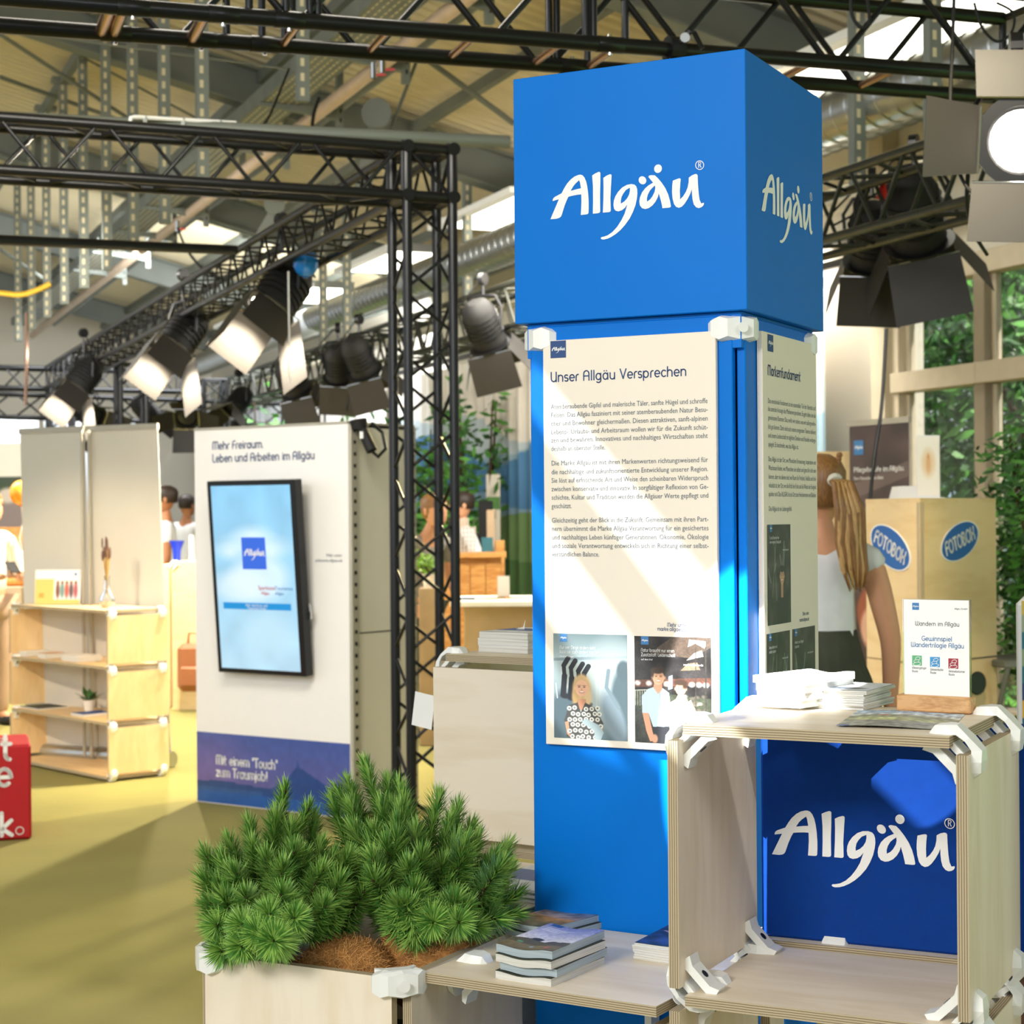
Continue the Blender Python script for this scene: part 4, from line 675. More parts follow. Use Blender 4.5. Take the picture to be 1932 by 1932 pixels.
# ================================================================ the hall: setting
TA = math.radians(21.9); T1 = V((math.cos(TA), math.sin(TA), 0)); T2 = V((-math.sin(TA), math.cos(TA), 0)); HM = RZ(TA)   # hall frame: p across, q along
def B(p, q, z): return T1*p+T2*q+V((0, 0, z))
def to_hall(P): return V((P.dot(T1), P.dot(T2), P.z))
PW, QF = 6.86, 31.0; SL = .25
def roof_z(p): return 4.4+(PW-p)*SL
def struct(name, b, m, mx=HM, parent=None, **kw): return b.build(name, MT[m] if isinstance(m, str) else m, parent, mx, kind='structure', **kw) if parent is None else b.build(name, MT[m] if isinstance(m, str) else m, parent, mx, **kw)
b = MB(); b.box((-3.5, 13, -.05), (20.9, 37, .1)); struct('floor', b, 'carpet')
b = MB(); b.box((16.5, 13, -.30), (19, 60, .1)); o = struct('ground_outside', b, 'grass')
# roof of ribbed sheets
b = MB(); dz = SL*20.4; b.prism([(PW, 4.50), (PW-20.4, 4.50+dz), (PW-20.4, 4.56+dz), (PW, 4.56)], -5.5, QF+.4); ceil = struct('ceiling', b, 'ceil')
sh = MB(); nR = 8; ws = 1.2; prof = []
for i in range(nR):
    y0 = i*ws/nR; prof += [(y0, .0), (y0+.05, .0), (y0+.07, -.03), (y0+.11, -.03), (y0+.13, 0)]
prof.append((ws-.012, 0)); Ls = 20.4
sh.add([(PW-k*Ls, y, 4.47+z+k*Ls*SL) for k in (0, 1) for y, z in prof], [(i, i+1, len(prof)+i+1, len(prof)+i) for i in range(len(prof)-1)]); sme = sh.mesh('roof_sheet'); sme.materials.append(MT['ceil'])
for k in range(30): link('roof_sheet', sme, None, ceil, T(0, -5.2+k*ws, 0))
def ibeam(b, p0, p1, h, w, t=.02):
    d = (p1-p0).normalized(); up = V((0, 0, 1)); up = (up-d*up.dot(d)).normalized(); s = d.cross(up)
    m = frame((p0+p1)/2, s, d, up); L = (p1-p0).length
    b.box((0, 0, 0), (t*.7, L, h), m); b.box((0, 0, h/2), (w, L, t), m); b.box((0, 0, -h/2), (w, L, t), m)
for k, q in enumerate((5.2, 9.8, 14.4, 19.0, 23.6, 28.2)):
    b = MB(); ibeam(b, V((PW-.1, q, 4.22)), V((-10, q, 4.22+(PW-.1+10)*SL)), .30, .18); struct(f'trim_{k+1}', b, 'steel2')
for k, p in enumerate((6.2, 4.9, 3.6, 2.3, 1.0, -.3)):
    b = MB(); b.box((p, 13, roof_z(p)-.10), (.06, 35, .09)); struct(f'trim_{k+11}', b, 'steel2')
# far wall, right wall, windows
b = MB()
for (x0, x1, z0, z1) in ((-13.5, PW, 0, 1.0), (-13.5, PW, 3.3, 9.4), (-13.5, -7, 1, 3.3), (-1.4, -1.1, 1, 3.3), (2.0, 2.35, 1, 3.3), (5.6, PW, 1, 3.3)): b.box(((x0+x1)/2, QF+.1, (z0+z1)/2), (x1-x0, .2, z1-z0))
wb = struct('wall_back', b, 'wall')
b = MB(); b.box((3.2, -5.4, 2.6), (7.4, .2, 5.2)); struct('wall_front', b, 'wall')
wb['kind'] = 'structure'
for i, (x0, x1) in enumerate(((-7, -1.4), (-1.1, 2.0), (2.35, 5.6))):
    w = thing(f'window_{i+5}', None, None, mx=HM); w['kind'] = 'structure'; n = int((x1-x0)/1.1)
    for k in range(n+1): b = MB(); b.box((x0+(x1-x0)*k/n, QF+.1, 2.15), (.07, .1, 2.3)); b.build('window_frame', MT['frame'], w)
    b = MB(); b.box(((x0+x1)/2, QF+.1, 2.15), (x1-x0-.05, .012, 2.2)); b.build('pane', MT['glass'], w)
segs = [((QF+10.15)/2, QF-10.15, 2.2, 4.4)]
b = MB(); b.box((PW+.1, (QF+10.15)/2, 2.2), (.2, QF-10.15, 4.5)); b.box((PW+.1, 2.3, 3.78), (.2, 15.7, 1.45)); struct('wall_right', b, 'wall')
def window(n, q0, q1, z0, zm, z1):
    w = thing(f'window_{n}', None, None, mx=HM); w['kind'] = 'structure'; f = .055
    def fr(c, d, nm='window_frame', m='frame'): b = MB(); b.box(c, d, bev=.004 if nm != 'pane' else 0); b.build(nm, MT[m], w)
    fr((PW, q0, (z0+z1)/2), (.14, .11, z1-z0)); fr((PW, q1, (z0+z1)/2), (.14, .11, z1-z0)); fr((PW-.02, (q0+q1)/2, zm), (.16, q1-q0, .13)); fr((PW, (q0+q1)/2, z1+.02), (.14, q1-q0, .14)); fr((PW, (q0+q1)/2, z0+.03), (.14, q1-q0, .10))
    for a, c in ((z0+.08, zm-.07), (zm+.07, z1-.05)):
        for s in (-1, 1): fr((PW+.01, (q0+q1)/2+s*((q1-q0)/2-.075), (a+c)/2), (.05, .04, c-a))
        fr((PW+.01, (q0+q1)/2, (a+c)/2), (.008, q1-q0-.17, c-a), 'pane', 'glass')
for i in range(6): window(i+1, 9.19-i*.92, 10.11-i*.92, .25, 2.38, 3.04)
b = MB(); b.box((PW-.06, 10.22, 2.0), (.12, .16, 4.2)); struct('trim_21', b, 'frame')
b = MB(); b.box((PW-.12, 6.5, 3.42), (.10, 9, .07)); struct('trim_22', b, 'dark')
# outside: trees and pale tents
def leaf_cloud(n, rad, size, seed, flat=1):
    r = np.random.RandomState(seed); b = MB()
    for i in range(n):
        d = r.normal(size=3); d = d/np.linalg.norm(d)*r.uniform(.35, 1)**.5*np.array(rad)*(1+.18*math.sin(d[0]*5+seed)); c = V(d)
        u = V(r.normal(size=3)).normalized(); w = u.orthogonal().normalized()*size*r.uniform(.3, .5); u = u*size*r.uniform(.7, 1.2)
        b.mat(0 if r.rand() < .6 else 1).add([c-u*.5, c+w*.5, c+u*.5, c-w*.5], [(0, 1, 2, 3)])
    return b
def tree(name, label, base, h, rad, n, size, seed, trunk=.12, ms=('leaf', 'leafd'), cat='tree', group=None, zc=None, nb=5):
    t = thing(name, label, cat, base, 0, group); r = random.Random(seed); zc = h-rad[2] if zc is None else zc
    b = MB(); b.path([(0, 0, 0), (.03*h*r.uniform(-1, 1), .02*h, h*.35), (.04*h*r.uniform(-1, 1), 0, zc)], trunk, 7, taper=[1.2, .8, .4]); b.build('trunk', MT['bark'], t, smooth=True)
    for k in range(nb):
        b = MB(); a = r.uniform(0, 6.28); b.path([(0, 0, zc*r.uniform(.5, .8)), (rad[0]*.4*math.cos(a), rad[1]*.4*math.sin(a), zc), (rad[0]*.8*math.cos(a), rad[1]*.8*math.sin(a), zc+rad[2]*r.uniform(-.2, .7))], trunk*.35, 5, taper=[1, .7, .3]); b.build('branch', MT['bark'], t)
    o = leaf_cloud(n, rad, size, seed).build('foliage', [MT[m] for m in ms], t, T(0, 0, zc), fix=False, kind='stuff'); return t
for i, (p, q, h, lab) in enumerate(((14.0, 13.0, 6.2, 'tall leafy tree outside in the second row behind the windows'), (15.5, 19.5, 6.6, 'tall leafy tree outside at the far end of the lawn'), (9.6, 12.0, 4.6, 'leafy tree outside behind the upper left window pane'), (11.6, 9.6, 5.2, 'tall leafy tree outside farther behind the windows'), (9.2, 8.8, 3.9, 'leafy tree outside close behind the right-hand panes'), (12.5, 15.0, 5.6, 'leafy tree outside beyond the pale tents'), (9.0, 5.6, 4.4, 'leafy tree outside past the last window'))):
    P = B(p, q, -.25); tree('broadleaf_tree', lab, P, h, (1.7, 1.7, 1.7), 7000, .20, 20+i, group='trees outside the windows')
light('SUN', 'sun', (20, 5, 20), (9, 11, 1), 6, (1, .95, .85), angle=.02)
for i, (p, q) in enumerate(((15.5, 17.5), (13.8, 21.5))):
    t = thing('market_tent', ('pale blue market tent outside behind the trees', 'second pale tent outside, farther down the lawn')[i], 'tent', mx=HM @ T(p, q, -.25))
    b = MB(); b.loft([[V((-2, -1.5, 2.0)), V((2, -1.5, 2.0)), V((2, 1.5, 2.0)), V((-2, 1.5, 2.0))], [V((-.1, -.1, 3.2)), V((.1, -.1, 3.2)), V((.1, .1, 3.2)), V((-.1, .1, 3.2))]]); b.build('roof', MT['tentblue'], t)
    b = MB(); b.box((-1.9, 0, 1), (.05, 3, 1.9)); b.box((0, -1.4, 1), (3.8, .05, 1.9)); b.build('side_sheet', MT['tentblue'], t)
for i, (p, q) in enumerate(((8.0, 10.6), (8.1, 9.4), (7.9, 8.3))):
    tree('hedge_shrub', ('dark hedge shrub outside below the left window', 'dark hedge shrub outside below the middle window', 'dark hedge shrub outside below the right window')[i], B(p, q, -.25), 1.7, (.7, .7, .85), 1500, .12, 40+i, trunk=.03, ms=('leafd', 'leafd'), cat='shrub', group='hedge outside the windows', nb=3)
# printed mountain curtain and pale curtains on the right wall
def curtain(name, label, p, q0, q1, z0, z1, cv, folds, amp=.035):
    w = q1-q0; o = cv.build(name, w, MT['curtain'], None, HM @ T(p, q1, z0) @ RZ(-PI/2), h=z1-z0, warp=lambda X, Y, Z: (X, amp*np.sin(X*folds)+amp*.5*np.sin(X*folds*2.3+1), Z)); tag(o, label, 'curtain'); return o
cv = Cv(3.1/9.4, 620, 'd8d2c8'); A = 3.1/9.4; k = 1/9.4; X = cv.X
def ridge(z, a, f, ph): return (z+a*np.sin(X*f+ph)+a*.5*np.sin(X*f*2.7+ph*2))*k
cv.grad(0, A, 'e3d9cd', 'd9d3cb'); cv.mix((cv.Y < ridge(2.45, .16, 9, .5))*1., 'b4c0c6'); cv.mix((cv.Y < ridge(2.12, .14, 12, 2))*1., '8ea9b8'); cv.mix(((cv.Y < ridge(2.35, .22, 7, 2.2)) & (X < .45))*1., '4f7ea8'); cv.mix((cv.Y < ridge(1.75, .12, 8, 1))*1., '7f9bb0'); cv.mix((cv.Y < ridge(1.45, .12, 6, 0))*1., '6c8a57'); cv.mix((cv.Y < ridge(1.05, .12, 9, 3))*1., '4f7040'); cv.noise(.06, 40, 3)
curtain('mural_curtain', 'long curtain printed with blue mountains and green hills', PW-.32, 10.5, 19.9, .02, 3.12, cv, 22)
cv = Cv(.5, 120, 'e9e4de'); cv.grad(0, .5, 'efe2d8', 'e9e6e6'); curtain('pale_curtain', 'pale pinkish curtain beside the printed mountain curtain', PW-.32, 20.2, 24.4, .02, 3.4, cv, 18)
cv = Cv(.5, 120, 'e6ecf4'); cv.grad(0, .5, 'dfe8f2', 'e8eef5'); curtain('pale_curtain', 'bluish white curtain at the far end of the window wall', PW-.32, 24.8, 30.6, .02, 3.4, cv, 15)
b = MB(); b.box((PW-.32, 20.5, 3.2), (.05, 20.5, .05)); b.build('curtain_rail', MT['dark'], None, HM, label='long dark curtain rail along the window wall', category='rail')
# ---------------------------------------------------------------- trusses
def truss(name, label, P0, P1, o1, o2, pitch=.46, r=.024, rb=.009, faces=(0, 1, 2, 3), cat='truss', m='black', group=None):
    t = thing(name, label, cat, P0, 0, group); Z = V((0, 0, 0)); D = P1-P0; L = D.length; d = D/L; M_ = MT[m]
    cs = [Z, o1, o1+o2, o2]
    for c in cs: rod('chord', c, c+D, r, M_, t, 12)
    n = max(1, round(L/pitch)); h = L/n
    for f in faces:
        a, c = cs[f], cs[(f+1) % 4]
        for i in range(n):
            s0, s1, s2 = a+d*h*(i+.04), c+d*h*(i+.5), a+d*h*(i+.96)
            rod('brace', s0, s1-d*.02, rb, M_, t, 6); rod('brace', s1+d*.02, s2, rb, M_, t, 6)
    for e in (0, L):
        for f in range(4): rod('end_brace', cs[f]+d*e, cs[(f+1) % 4]+d*e, rb*1.2, M_, t, 6)
    return t, cs, d, L
S = .23; C0 = W(767, 277, 8.56); zc = C0.z
# tower with its corner block
tw, _, _, _ = truss('truss_tower', 'black square truss tower beside the white display kiosk', V((C0.x, C0.y, 0)), V((C0.x, C0.y, zc-S-.02)), T1*S, T2*S, .42, .024, .009)
for c in (V((0, 0, 0)), T1*S, T2*S, T1*S+T2*S): rod('corner_post', c+V((0, 0, zc-S-.02)), c+V((0, 0, zc+.03)), .027, MT['black'], tw, 12)
for z in (zc-.0, zc-S):
    for a, c in ((0*T1, T1*S), (T1*S, T1*S+T2*S), (T1*S+T2*S, T2*S), (T2*S, 0*T1)): rod('corner_tube', a+V((0, 0, z)), c+V((0, 0, z)), .025, MT['black'], tw, 12)
    for c in (0*T1, T1*S): rod('end_cap', c+V((0, 0, z))-T2*.035, c+V((0, 0, z))+T2*.035, .031, MT['black'], tw, 14)
for a, c in ((V((0, 0, zc)), T1*S+V((0, 0, zc-S))), (T1*S+V((0, 0, zc)), T1*S+T2*S+V((0, 0, zc-S))), (V((0, 0, zc)), T2*S+V((0, 0, zc-S)))): rod('corner_brace', a, c, .011, MT['black'], tw, 8)
b = MB(); b.box((S/2*T1.x+S/2*T2.x, S/2*T1.y+S/2*T2.y, .006), (.42, .42, .012)); b.build('base_plate', MT['black'], tw)
truss('cross_truss', 'black truss beam running left from the top of the near tower', C0-T1*.02, C0-T1*3.3, V((0, 0, -S)), T2*S, .44, .024, .010)
L3 = C0+T2*(S+.02); truss('long_truss', 'long black truss beam with the three lit stage lamps', L3, L3+T2*12.6, V((0, 0, -S)), T1*S, .42, .024, .008)
# second long truss on the right
P4 = W(970, 532, 12.5); s4 = .30
a4 = P4-T2*7.2; truss('long_truss', 'second long truss beam passing behind the blue cube sign', a4, P4+T2*9.6, V((0, 0, -s4)), T1*s4, .50, .022, .011, m='darkgrey')
# big truss in front
A0, A1 = W(-60, -10, 4.93), W(1990, 150, 6.36); Bo = T2*.29; zt = V((0, 0, .29))
tt, cs, d_, L_ = truss('front_truss', 'large nearest black truss crossing the top of the picture', A0, A1, Bo, zt, .60, .0245, .0115, faces=(1, 3))
def at_u(u):
    lo, hi = 0., L_
    for _ in range(40):
        m_ = (lo+hi)/2; q_ = A0+d_*m_-EYE; x_ = 966+F*(q_.x*CR-q_.z*SR)/q_.y
        if x_ < u: lo = m_
        else: hi = m_
    return lo
for u in (230, 255, 410, 590, 760, 920, 1085, 1190, 1560, 1720):
    s = at_u(u-22); rod('cross_tube', d_*s+Bo*.02, d_*(s+.02)+Bo*.98, .0125 if u > 560 else .019, MT['copper'], tt, 12)  # brownish reflections on the truss tubes are put into this colour
for u in (250, 420, 545, 1150):
    s = at_u(u)
    for c in (0*T1, Bo): rod('coupler', c+d_*(s-.045), c+d_*(s+.045), .0262, MT['black'], tt, 14); rod('coupler_pin', c+d_*s-V((0, 0, .033)), c+d_*s+V((0, 0, .033)), .007, MT['chrome'], tt, 8)
for u in (470, 540, 585, 600, 1105, 1120, 1180): s = at_u(u); rod('post', d_*s, d_*s+zt, .012, MT['black'], tt, 8); rod('post', Bo+d_*s, Bo+d_*s+zt, .012, MT['black'], tt, 8)
# far trusses and towers
Q = L3+T2*12.7; truss('far_truss', 'far black cross truss joining the ends of the long trusses', Q-T1*4.0, Q+T1*1.55, V((0, 0, -.23)), T2*.23, .5, .026, .011)
truss('far_truss', 'lower far truss above the grey roller banners', Q-T1*4.0+V((0, 0, -.24)), Q+T1*3.3+V((0, 0, -.36)), V((0, 0, -.26)), T2*.23, .7, .022, .012)
for u, d, lab in ((227, 17.5, 'far black truss tower behind the roller banners, left one'), (385, 19.5, 'far black truss tower beside the kiosk top edge'), (95, 20.2, 'far black truss tower at the end of the lamp truss')):
    P = W(u, 700, d); truss('far_tower', lab, V((P.x, P.y, 0)), V((P.x, P.y, 3.05)), T1*.25, T2*.25, .5, .026, .011, group='far truss towers')
rod('black_bar', W(-20, 452, 9.4), W(445, 472, 10.3), .028, MT['black'], None, 12, label='single black bar spanning left below the cross truss', category='bar')
# ---------------------------------------------------------------- stage lamps
def axis_frame(P, a, roll):
    a = V(a).normalized(); x = a.cross(V((0, 0, 1))).normalized(); y = x.cross(a); return frame(P, x, y, -a) @ RZ(roll)
def stage_lamp(label, P, a, s=1.0, roll=0, lit=True, doors=(8, 35, 30, 35), group='stage lamps', lensm='lens', hang=.35, power=0, flen=(1, 1, 1, 1)):
    t = thing('stage_lamp', label, 'stage lamp', mx=axis_frame(P, a, roll), group=group); r = .115*s; q = .14*s
    b = MB(); b.loft([b.ring((0, 0, z*s), (0, 0, 1), rr*s, 16, up=(1, 0, 0)) for rr, z in ((.118, .0), (.125, .02), (.12, .05), (.12, .26), (.09, .32), (.05, .34))], cap=False); b.loft([b.ring((0, 0, .34*s), (0, 0, 1), .05*s, 16, up=(1, 0, 0)), b.ring((0, 0, .341*s), (0, 0, 1), .001, 16, up=(1, 0, 0))], cap=False); b.build('housing', MT['blackmat'], t, smooth=True)
    for k in range(5): b = MB(); b.lathe([(.121*s, 0), (.131*s, 0), (.131*s, .004), (.121*s, .004)], 16, (0, 0, (.08+k*.035)*s)); b.build('cooling_fin', MT['black'], t)
    b = MB(); b.lathe([(.001, -.012*s), (.06*s, -.010*s), (r*.9, 0), (r*.9, .01)], 24, (0, 0, .015)); b.build('lens', MT[lensm], t, smooth=True)
    b = MB(); b.loft([[V((x*q, y*q, z)) for x, y in ((-1, -1), (1, -1), (1, 1), (-1, 1))] for z in (-.004, .004)], cap=False); b.build('colour_frame', MT['black'], t)
    b = MB(); b.lathe([(r, -.004), (q*1.12, -.004), (q*1.12, .004), (r, .004), (r, -.004)], 24, cap=False); b.build('front_ring', MT['black'], t)
    for k in range(4):      # 0 top(+y) 1 right 2 bottom 3 left
        a_ = math.radians(doors[k]); b = MB(); wd = q*(1.12 if k % 2 == 0 else .8); tp = q*(1.2 if k % 2 == 0 else .95); ln = .27*s*flen[k]
        b.mat(0).add([(-wd, 0, 0), (wd, 0, 0), (tp, 0, -ln), (-tp, 0, -ln)], [(0, 1, 2, 3)]); b.mat(0).add([(-wd, .003, 0), (wd, .003, 0), (tp, .003, -ln), (-tp, .003, -ln)], [(3, 2, 1, 0)])
        o = b.build('barn_door', [MT['doorin']], t, RZ(-k*PI/2) @ T(0, q, -.012) @ RX(a_), fix=False)  # flaps are plain dark metal on both sides
        b = MB(); b.tube((-wd, 0, 0), (wd, 0, 0), .004, n=6); b.build('hinge', MT['chrome'], o)
    # yoke and clamp in world-up sense
    inv = t.matrix_local.to_3x3().inverted(); up = inv @ V((0, 0, 1)); sd = inv @ V((0, 0, 1)).cross(V(a)).normalized()
    c0 = V((0, 0, .15*s)); b = MB(); b.path([c0+sd*.14*s, c0+sd*.15*s+up*.12*s, c0+sd*.10*s+up*.20*s, c0+up*.21*s, c0-sd*.10*s+up*.20*s, c0-sd*.15*s+up*.12*s, c0-sd*.14*s], .010*s, 6); b.build('yoke', MT['black'], t)
    b = MB(); b.tube(c0+up*.21*s, c0+up*(.21*s+hang*.4), .012, n=8); b.build('stem', MT['black'], t)
    b = MB(); b.loft([b.ring(c0+up*(.21*s+hang*.55)+sd*k, sd, .045, 12) for k in (-.02, .02)]); b.build('clamp', MT['black'], t)
    b = MB(); b.path([c0+up*(.21*s+hang*.5)+sd*.03, c0+up*.12*s+sd*.22*s, c0-up*.02+sd*.2*s+V((0, 0, .1*s)), V((0, 0, .34*s))], .006, 6); b.build('cable', MT['blackmat'], t)
    if power: light('SPOT', 'lamp_light', t.matrix_local @ V((0, 0, -.03)), t.matrix_local @ V((0, 0, -2)), power, (1, .88, .68), shadow_soft_size=.03, spot_size=2.7, spot_blend=.2)
    return t
stage_lamp('big lit stage lamp nearest the tower on the long truss', W(505, 588, 10.9), (-.42, -.42, -.72), 1.15, -.35, power=480, doors=(0, 40, 40, 32), flen=(1.2, 1, 1.15, 1.1))
stage_lamp('middle lit stage lamp of the row of three on the long truss', W(323, 660, 13.4), (-.42, -.42, -.72), 1.15, -.35, power=480, doors=(0, 40, 40, 32), flen=(1.2, 1, 1.15, 1.1))
stage_lamp('smallest lit stage lamp at the far end of the row', W(140, 737, 17.0), (-.42, -.42, -.72), 1.1, -.35, power=480, doors=(0, 40, 40, 32), flen=(1.2, 1, 1.15, 1.1))
stage_lamp('glowing round stage lamp in the upper right corner', W(1928, 265, 5.75), (-.16, -1, -.12), .95, .05, doors=(100, 60, 80, 14), lensm='lens', hang=.22, flen=(.6, .8, .75, .9))
stage_lamp('stage lamp with drooping dark flaps beside the window', W(1735, 458, 9.2), (.25, .5, -.75), 1.15, .3, lit=False, lensm='lens_off', doors=(4, 30, 30, 30), hang=.2, flen=(1.2, 1, 1, 1))
stage_lamp('stage lamp with a hanging grey flap right of the blue cube', W(1645, 492, 9.6), (.1, .6, -.72), 1.0, -.1, lit=False, lensm='lens_off', doors=(12, 20, 20, 20), hang=.2, flen=(1.2, 1, 1, 1))
stage_lamp('stage lamp under the second long truss left of the blue cube', W(925, 648, 12.6), (.3, .5, -.75), 1.0, .35, lit=False, lensm='lens_off', doors=(4, 25, 20, 25), hang=.2)
stage_lamp('stage lamp under the second truss above the kiosk cable', W(690, 702, 14.6), (.3, .5, -.75), .95, .35, lit=False, lensm='lens_off', doors=(4, 25, 20, 25), hang=.2)
stage_lamp('stage lamp with a straight grey flap above the kiosk', W(640, 712, 15.0), (.0, .6, -.75), .9, -.1, lit=False, lensm='lens_off', doors=(12, 20, 20, 20), hang=.2)
stage_lamp('small dark stage lamp above the middle of the kiosk top', W(562, 738, 15.6), (.3, .5, -.75), .95, .35, lit=False, lensm='lens_off', doors=(4, 25, 20, 25), hang=.2)
stage_lamp('small dark stage lamp above the gap between banner and kiosk', W(352, 790, 18.5), (.05, -.5, -.4), .9, 0, lit=False, lensm='lens_off', doors=(50, 60, 50, 60), hang=.2)
stage_lamp('small dark stage lamp above the grey roller banners', W(178, 790, 18.5), (.5, -.4, -.4), .95, 0, lit=False, lensm='lens_off', doors=(30, 40, 30, 40), hang=.2)
stage_lamp('small dark stage lamp left of the far tower', W(290, 790, 19.0), (.4, .3, -.5), .9, 0, lit=False, lensm='lens_off', doors=(30, 40, 30, 40), hang=.2)
stage_lamp('small dark stage lamp hanging at the kiosk top left corner', W(438, 775, 18.8), (-.3, -.3, -.5), .9, 0, lit=False, lensm='lens_off', doors=(30, 40, 30, 40), hang=.2)
# clamp with lever above the cube, cables, balloon etc
P = A0+d_*at_u(1272); t = thing('truss_clamp', 'black truss clamp with wing lever above the blue cube', 'clamp', P)
b = MB(); b.loft([b.ring(d_*k, d_, .042, 14) for k in (-.025, .025)]); b.box((0, 0, -.06), (.05, .05, .07), bev=.006); b.build('clamp_body', MT['black'], t)
b = MB(); b.path([(.03, -.04, .02), (.045, -.05, .045), (.06, -.05, .04), (.085, -.05, -.01)], .009, 6); b.build('lever', MT['black'], t); b = MB(); b.tube((.03, -.055, .025), (.03, -.03, .025), .016, n=10); b.build('washer', MT['alu'], t)
P = A0+d_*at_u(1862); t = thing('truss_clamp', 'black truss clamp holding the lit lamp at the right edge', 'clamp', P)
b = MB(); b.loft([b.ring(d_*k, d_, .042, 14) for k in (-.025, .025)]); b.box((0, 0, -.06), (.05, .05, .07), bev=.006); b.build('clamp_body', MT['black'], t)
b = MB(); b.path([(.0, -.04, .02), (.02, -.05, .045), (.05, -.05, .06)], .009, 6); b.build('lever', MT['black'], t); b = MB(); b.tube((.0, -.055, .015), (.0, -.03, .015), .018, n=12); b.build('washer', MT['chrome'], t)
def cable(label, pts, r=.006, m='blackmat', nm='cable', cat='cable'):
    P = [W(*p) for p in pts]; n = []
    for i in range(len(P)-1):
        p0, p1, p2, p3 = P[max(i-1, 0)], P[i], P[i+1], P[min(i+2, len(P)-1)]
        for k in range(6): s = k/6; n.append(.5*((2*p1)+(p2-p0)*s+(2*p0-5*p1+4*p2-p3)*s*s+(3*p1-p0-3*p2+p3)*s**3))
    n.append(P[-1]); b = MB(); b.path(n, r, 6); return b.build(nm, MT[m], None, smooth=True, label=label, category=cat)
cable('black cable hanging from the front truss down past the lit lamp', [(1800, -5, 5.9), (1797, 90, 5.9), (1793, 200, 5.9), (1800, 290, 5.85), (1822, 350, 5.8), (1860, 382, 5.8)])
cable('second black cable looping from the lit lamp to the truss behind', [(1826, 330, 5.8), (1825, 390, 5.9), (1838, 440, 6.1), (1862, 480, 6.3)], .007)
cable('cable loop hanging above the light panel top right', [(1838, 5, 6.2), (1852, 50, 6.2), (1880, 78, 6.2), (1908, 62, 6.2), (1912, 25, 6.2), (1880, 5, 6.2)], .005)
cable('cable loop dangling from the front truss above the cube', [(1605, -5, 6.0), (1608, 30, 6.0), (1625, 52, 6.0), (1640, 40, 6.0), (1636, -5, 6.0)], .006)
cable('thin black cable hanging from the cable tray', [(545, 130, 11.6), (525, 180, 11.4), (505, 225, 11.2), (482, 250, 11.0)], .009)
cable('short twin cables at the tray bracket', [(602, 185, 11.4), (592, 215, 11.3), (588, 250, 11.2)], .012)
cable('long cable hanging in front of the mural curtain to the photo booth', [(1672, 620, 7.9), (1668, 700, 7.9), (1662, 780, 7.9), (1650, 860, 7.9), (1641, 950, 7.85)], .008, 'dark')
cable('cable sagging from the ceiling tray to the lamp truss', [(335, 430, 14), (352, 470, 13.6), (380, 505, 13.2), (405, 520, 13)], .010)
cable('copper coloured cable dropping behind the roller banners', [(50, 590, 19), (50, 680, 19), (48, 765, 19)], .02, 'copper')
cable('yellow cable bundle lying on the tray at the left edge', [(-5, 552, 17), (40, 556, 17), (75, 545, 17), (95, 535, 17)], .025, 'yellow')
def balloon(label, P, r, m, sl):
    t = thing('balloon', label, 'balloon', P); b = MB(); b.ball((0, 0, 0), (r, r, r*1.12), 20, 14); b.build('envelope', MT[m], t, smooth='all')
    b = MB(); b.tube((0, 0, -r*1.18), (0, 0, -r*1.08), .02, .006, n=8); b.build('knot', MT[m], t); b = MB(); b.path([(0, 0, -r*1.15), (.01, 0, -r*1.15-sl*.3), (-.015, 0, -r*1.15-sl*.6), (.01, 0, -r*1.15-sl)], .004, 5); b.build('string', MT['wshirt'], t); return t
balloon('blue balloon caught in the long lamp truss', W(577, 496, 10.6), .075, 'bbal', .0)
balloon('orange balloon at the left edge beside the grey banner', W(40, 930, 13.5), .085, 'ybal', .4)
cable('curled white ribbon hanging below the blue balloon', [(544, 512, 10.5), (545, 590, 10.5), (546, 660, 10.5), (543, 690, 10.5), (548, 722, 10.5)], .006, 'wshirt', 'ribbon', 'ribbon')
P = W(1664, 352, 8.9); t = thing('hook_cap', 'small red conical cap with a yellow tip on the right truss', 'cap', P); b = MB(); b.tube((0, 0, -.06), (.01, 0, .04), .03, .008, n=12); b.build('cone', MT['redvalve'], t); b = MB(); b.ball((.012, 0, .055), .010); b.build('tip', MT['yellow'], t)
b = MB()
for k in range(3): b.path([V((.13*(1+.05*k)*math.cos(a), .03*math.sin(a*2+k), .16*math.sin(a))) for a in np.linspace(0, 2*PI, 16)], .012, 6)
o = b.build('cable_coil', MT['blackmat'], None, T(*W(1668, 395, 9.1)), label='black coiled cable hanging inside the right-hand truss', category='cable'); o['kind'] = 'thing'
# ---------------------------------------------------------------- roof equipment
tr = thing('cable_tray', 'long perforated steel cable tray running diagonally under the roof', 'cable tray', mx=HM)
pt0, pt1, zt_ = 3.26, 3.56, 4.6
b = MB(); b.box(((pt0+pt1)/2, 16, zt_), (pt1-pt0, 26, .006)); b.build('tray_bottom', MT['steel'], tr)
for p in (pt0, pt1): b = MB(); b.box((p, 16, zt_+.05), (.008, 26, .11)); b.build('side_rail', MT['steel'], tr)
b = MB()
for j in range(5):
    for i in range(230): b.box((pt0+.04+j*.055, 7+i*.085+(j % 2)*.04, zt_-.004), (.012, .05, .002))
b.build('slots', MT['ceil'], tr, kind='stuff')
b = MB(); b.tube((3.70, 3.0, 4.55), (3.70, 30, 4.55), .05, n=12); b.build('heating_pipe', MT['copperpipe'], None, HM, smooth=True, label='long salmon-coloured pipe beside the cable tray', category='pipe')
b = MB(); b.tube((4.05, 3.0, 4.75), (4.05, 30, 4.75), .035, n=10); b.build('service_pipe', MT['steel'], None, HM, smooth=True, label='thinner grey pipe right of the salmon pipe', category='pipe')
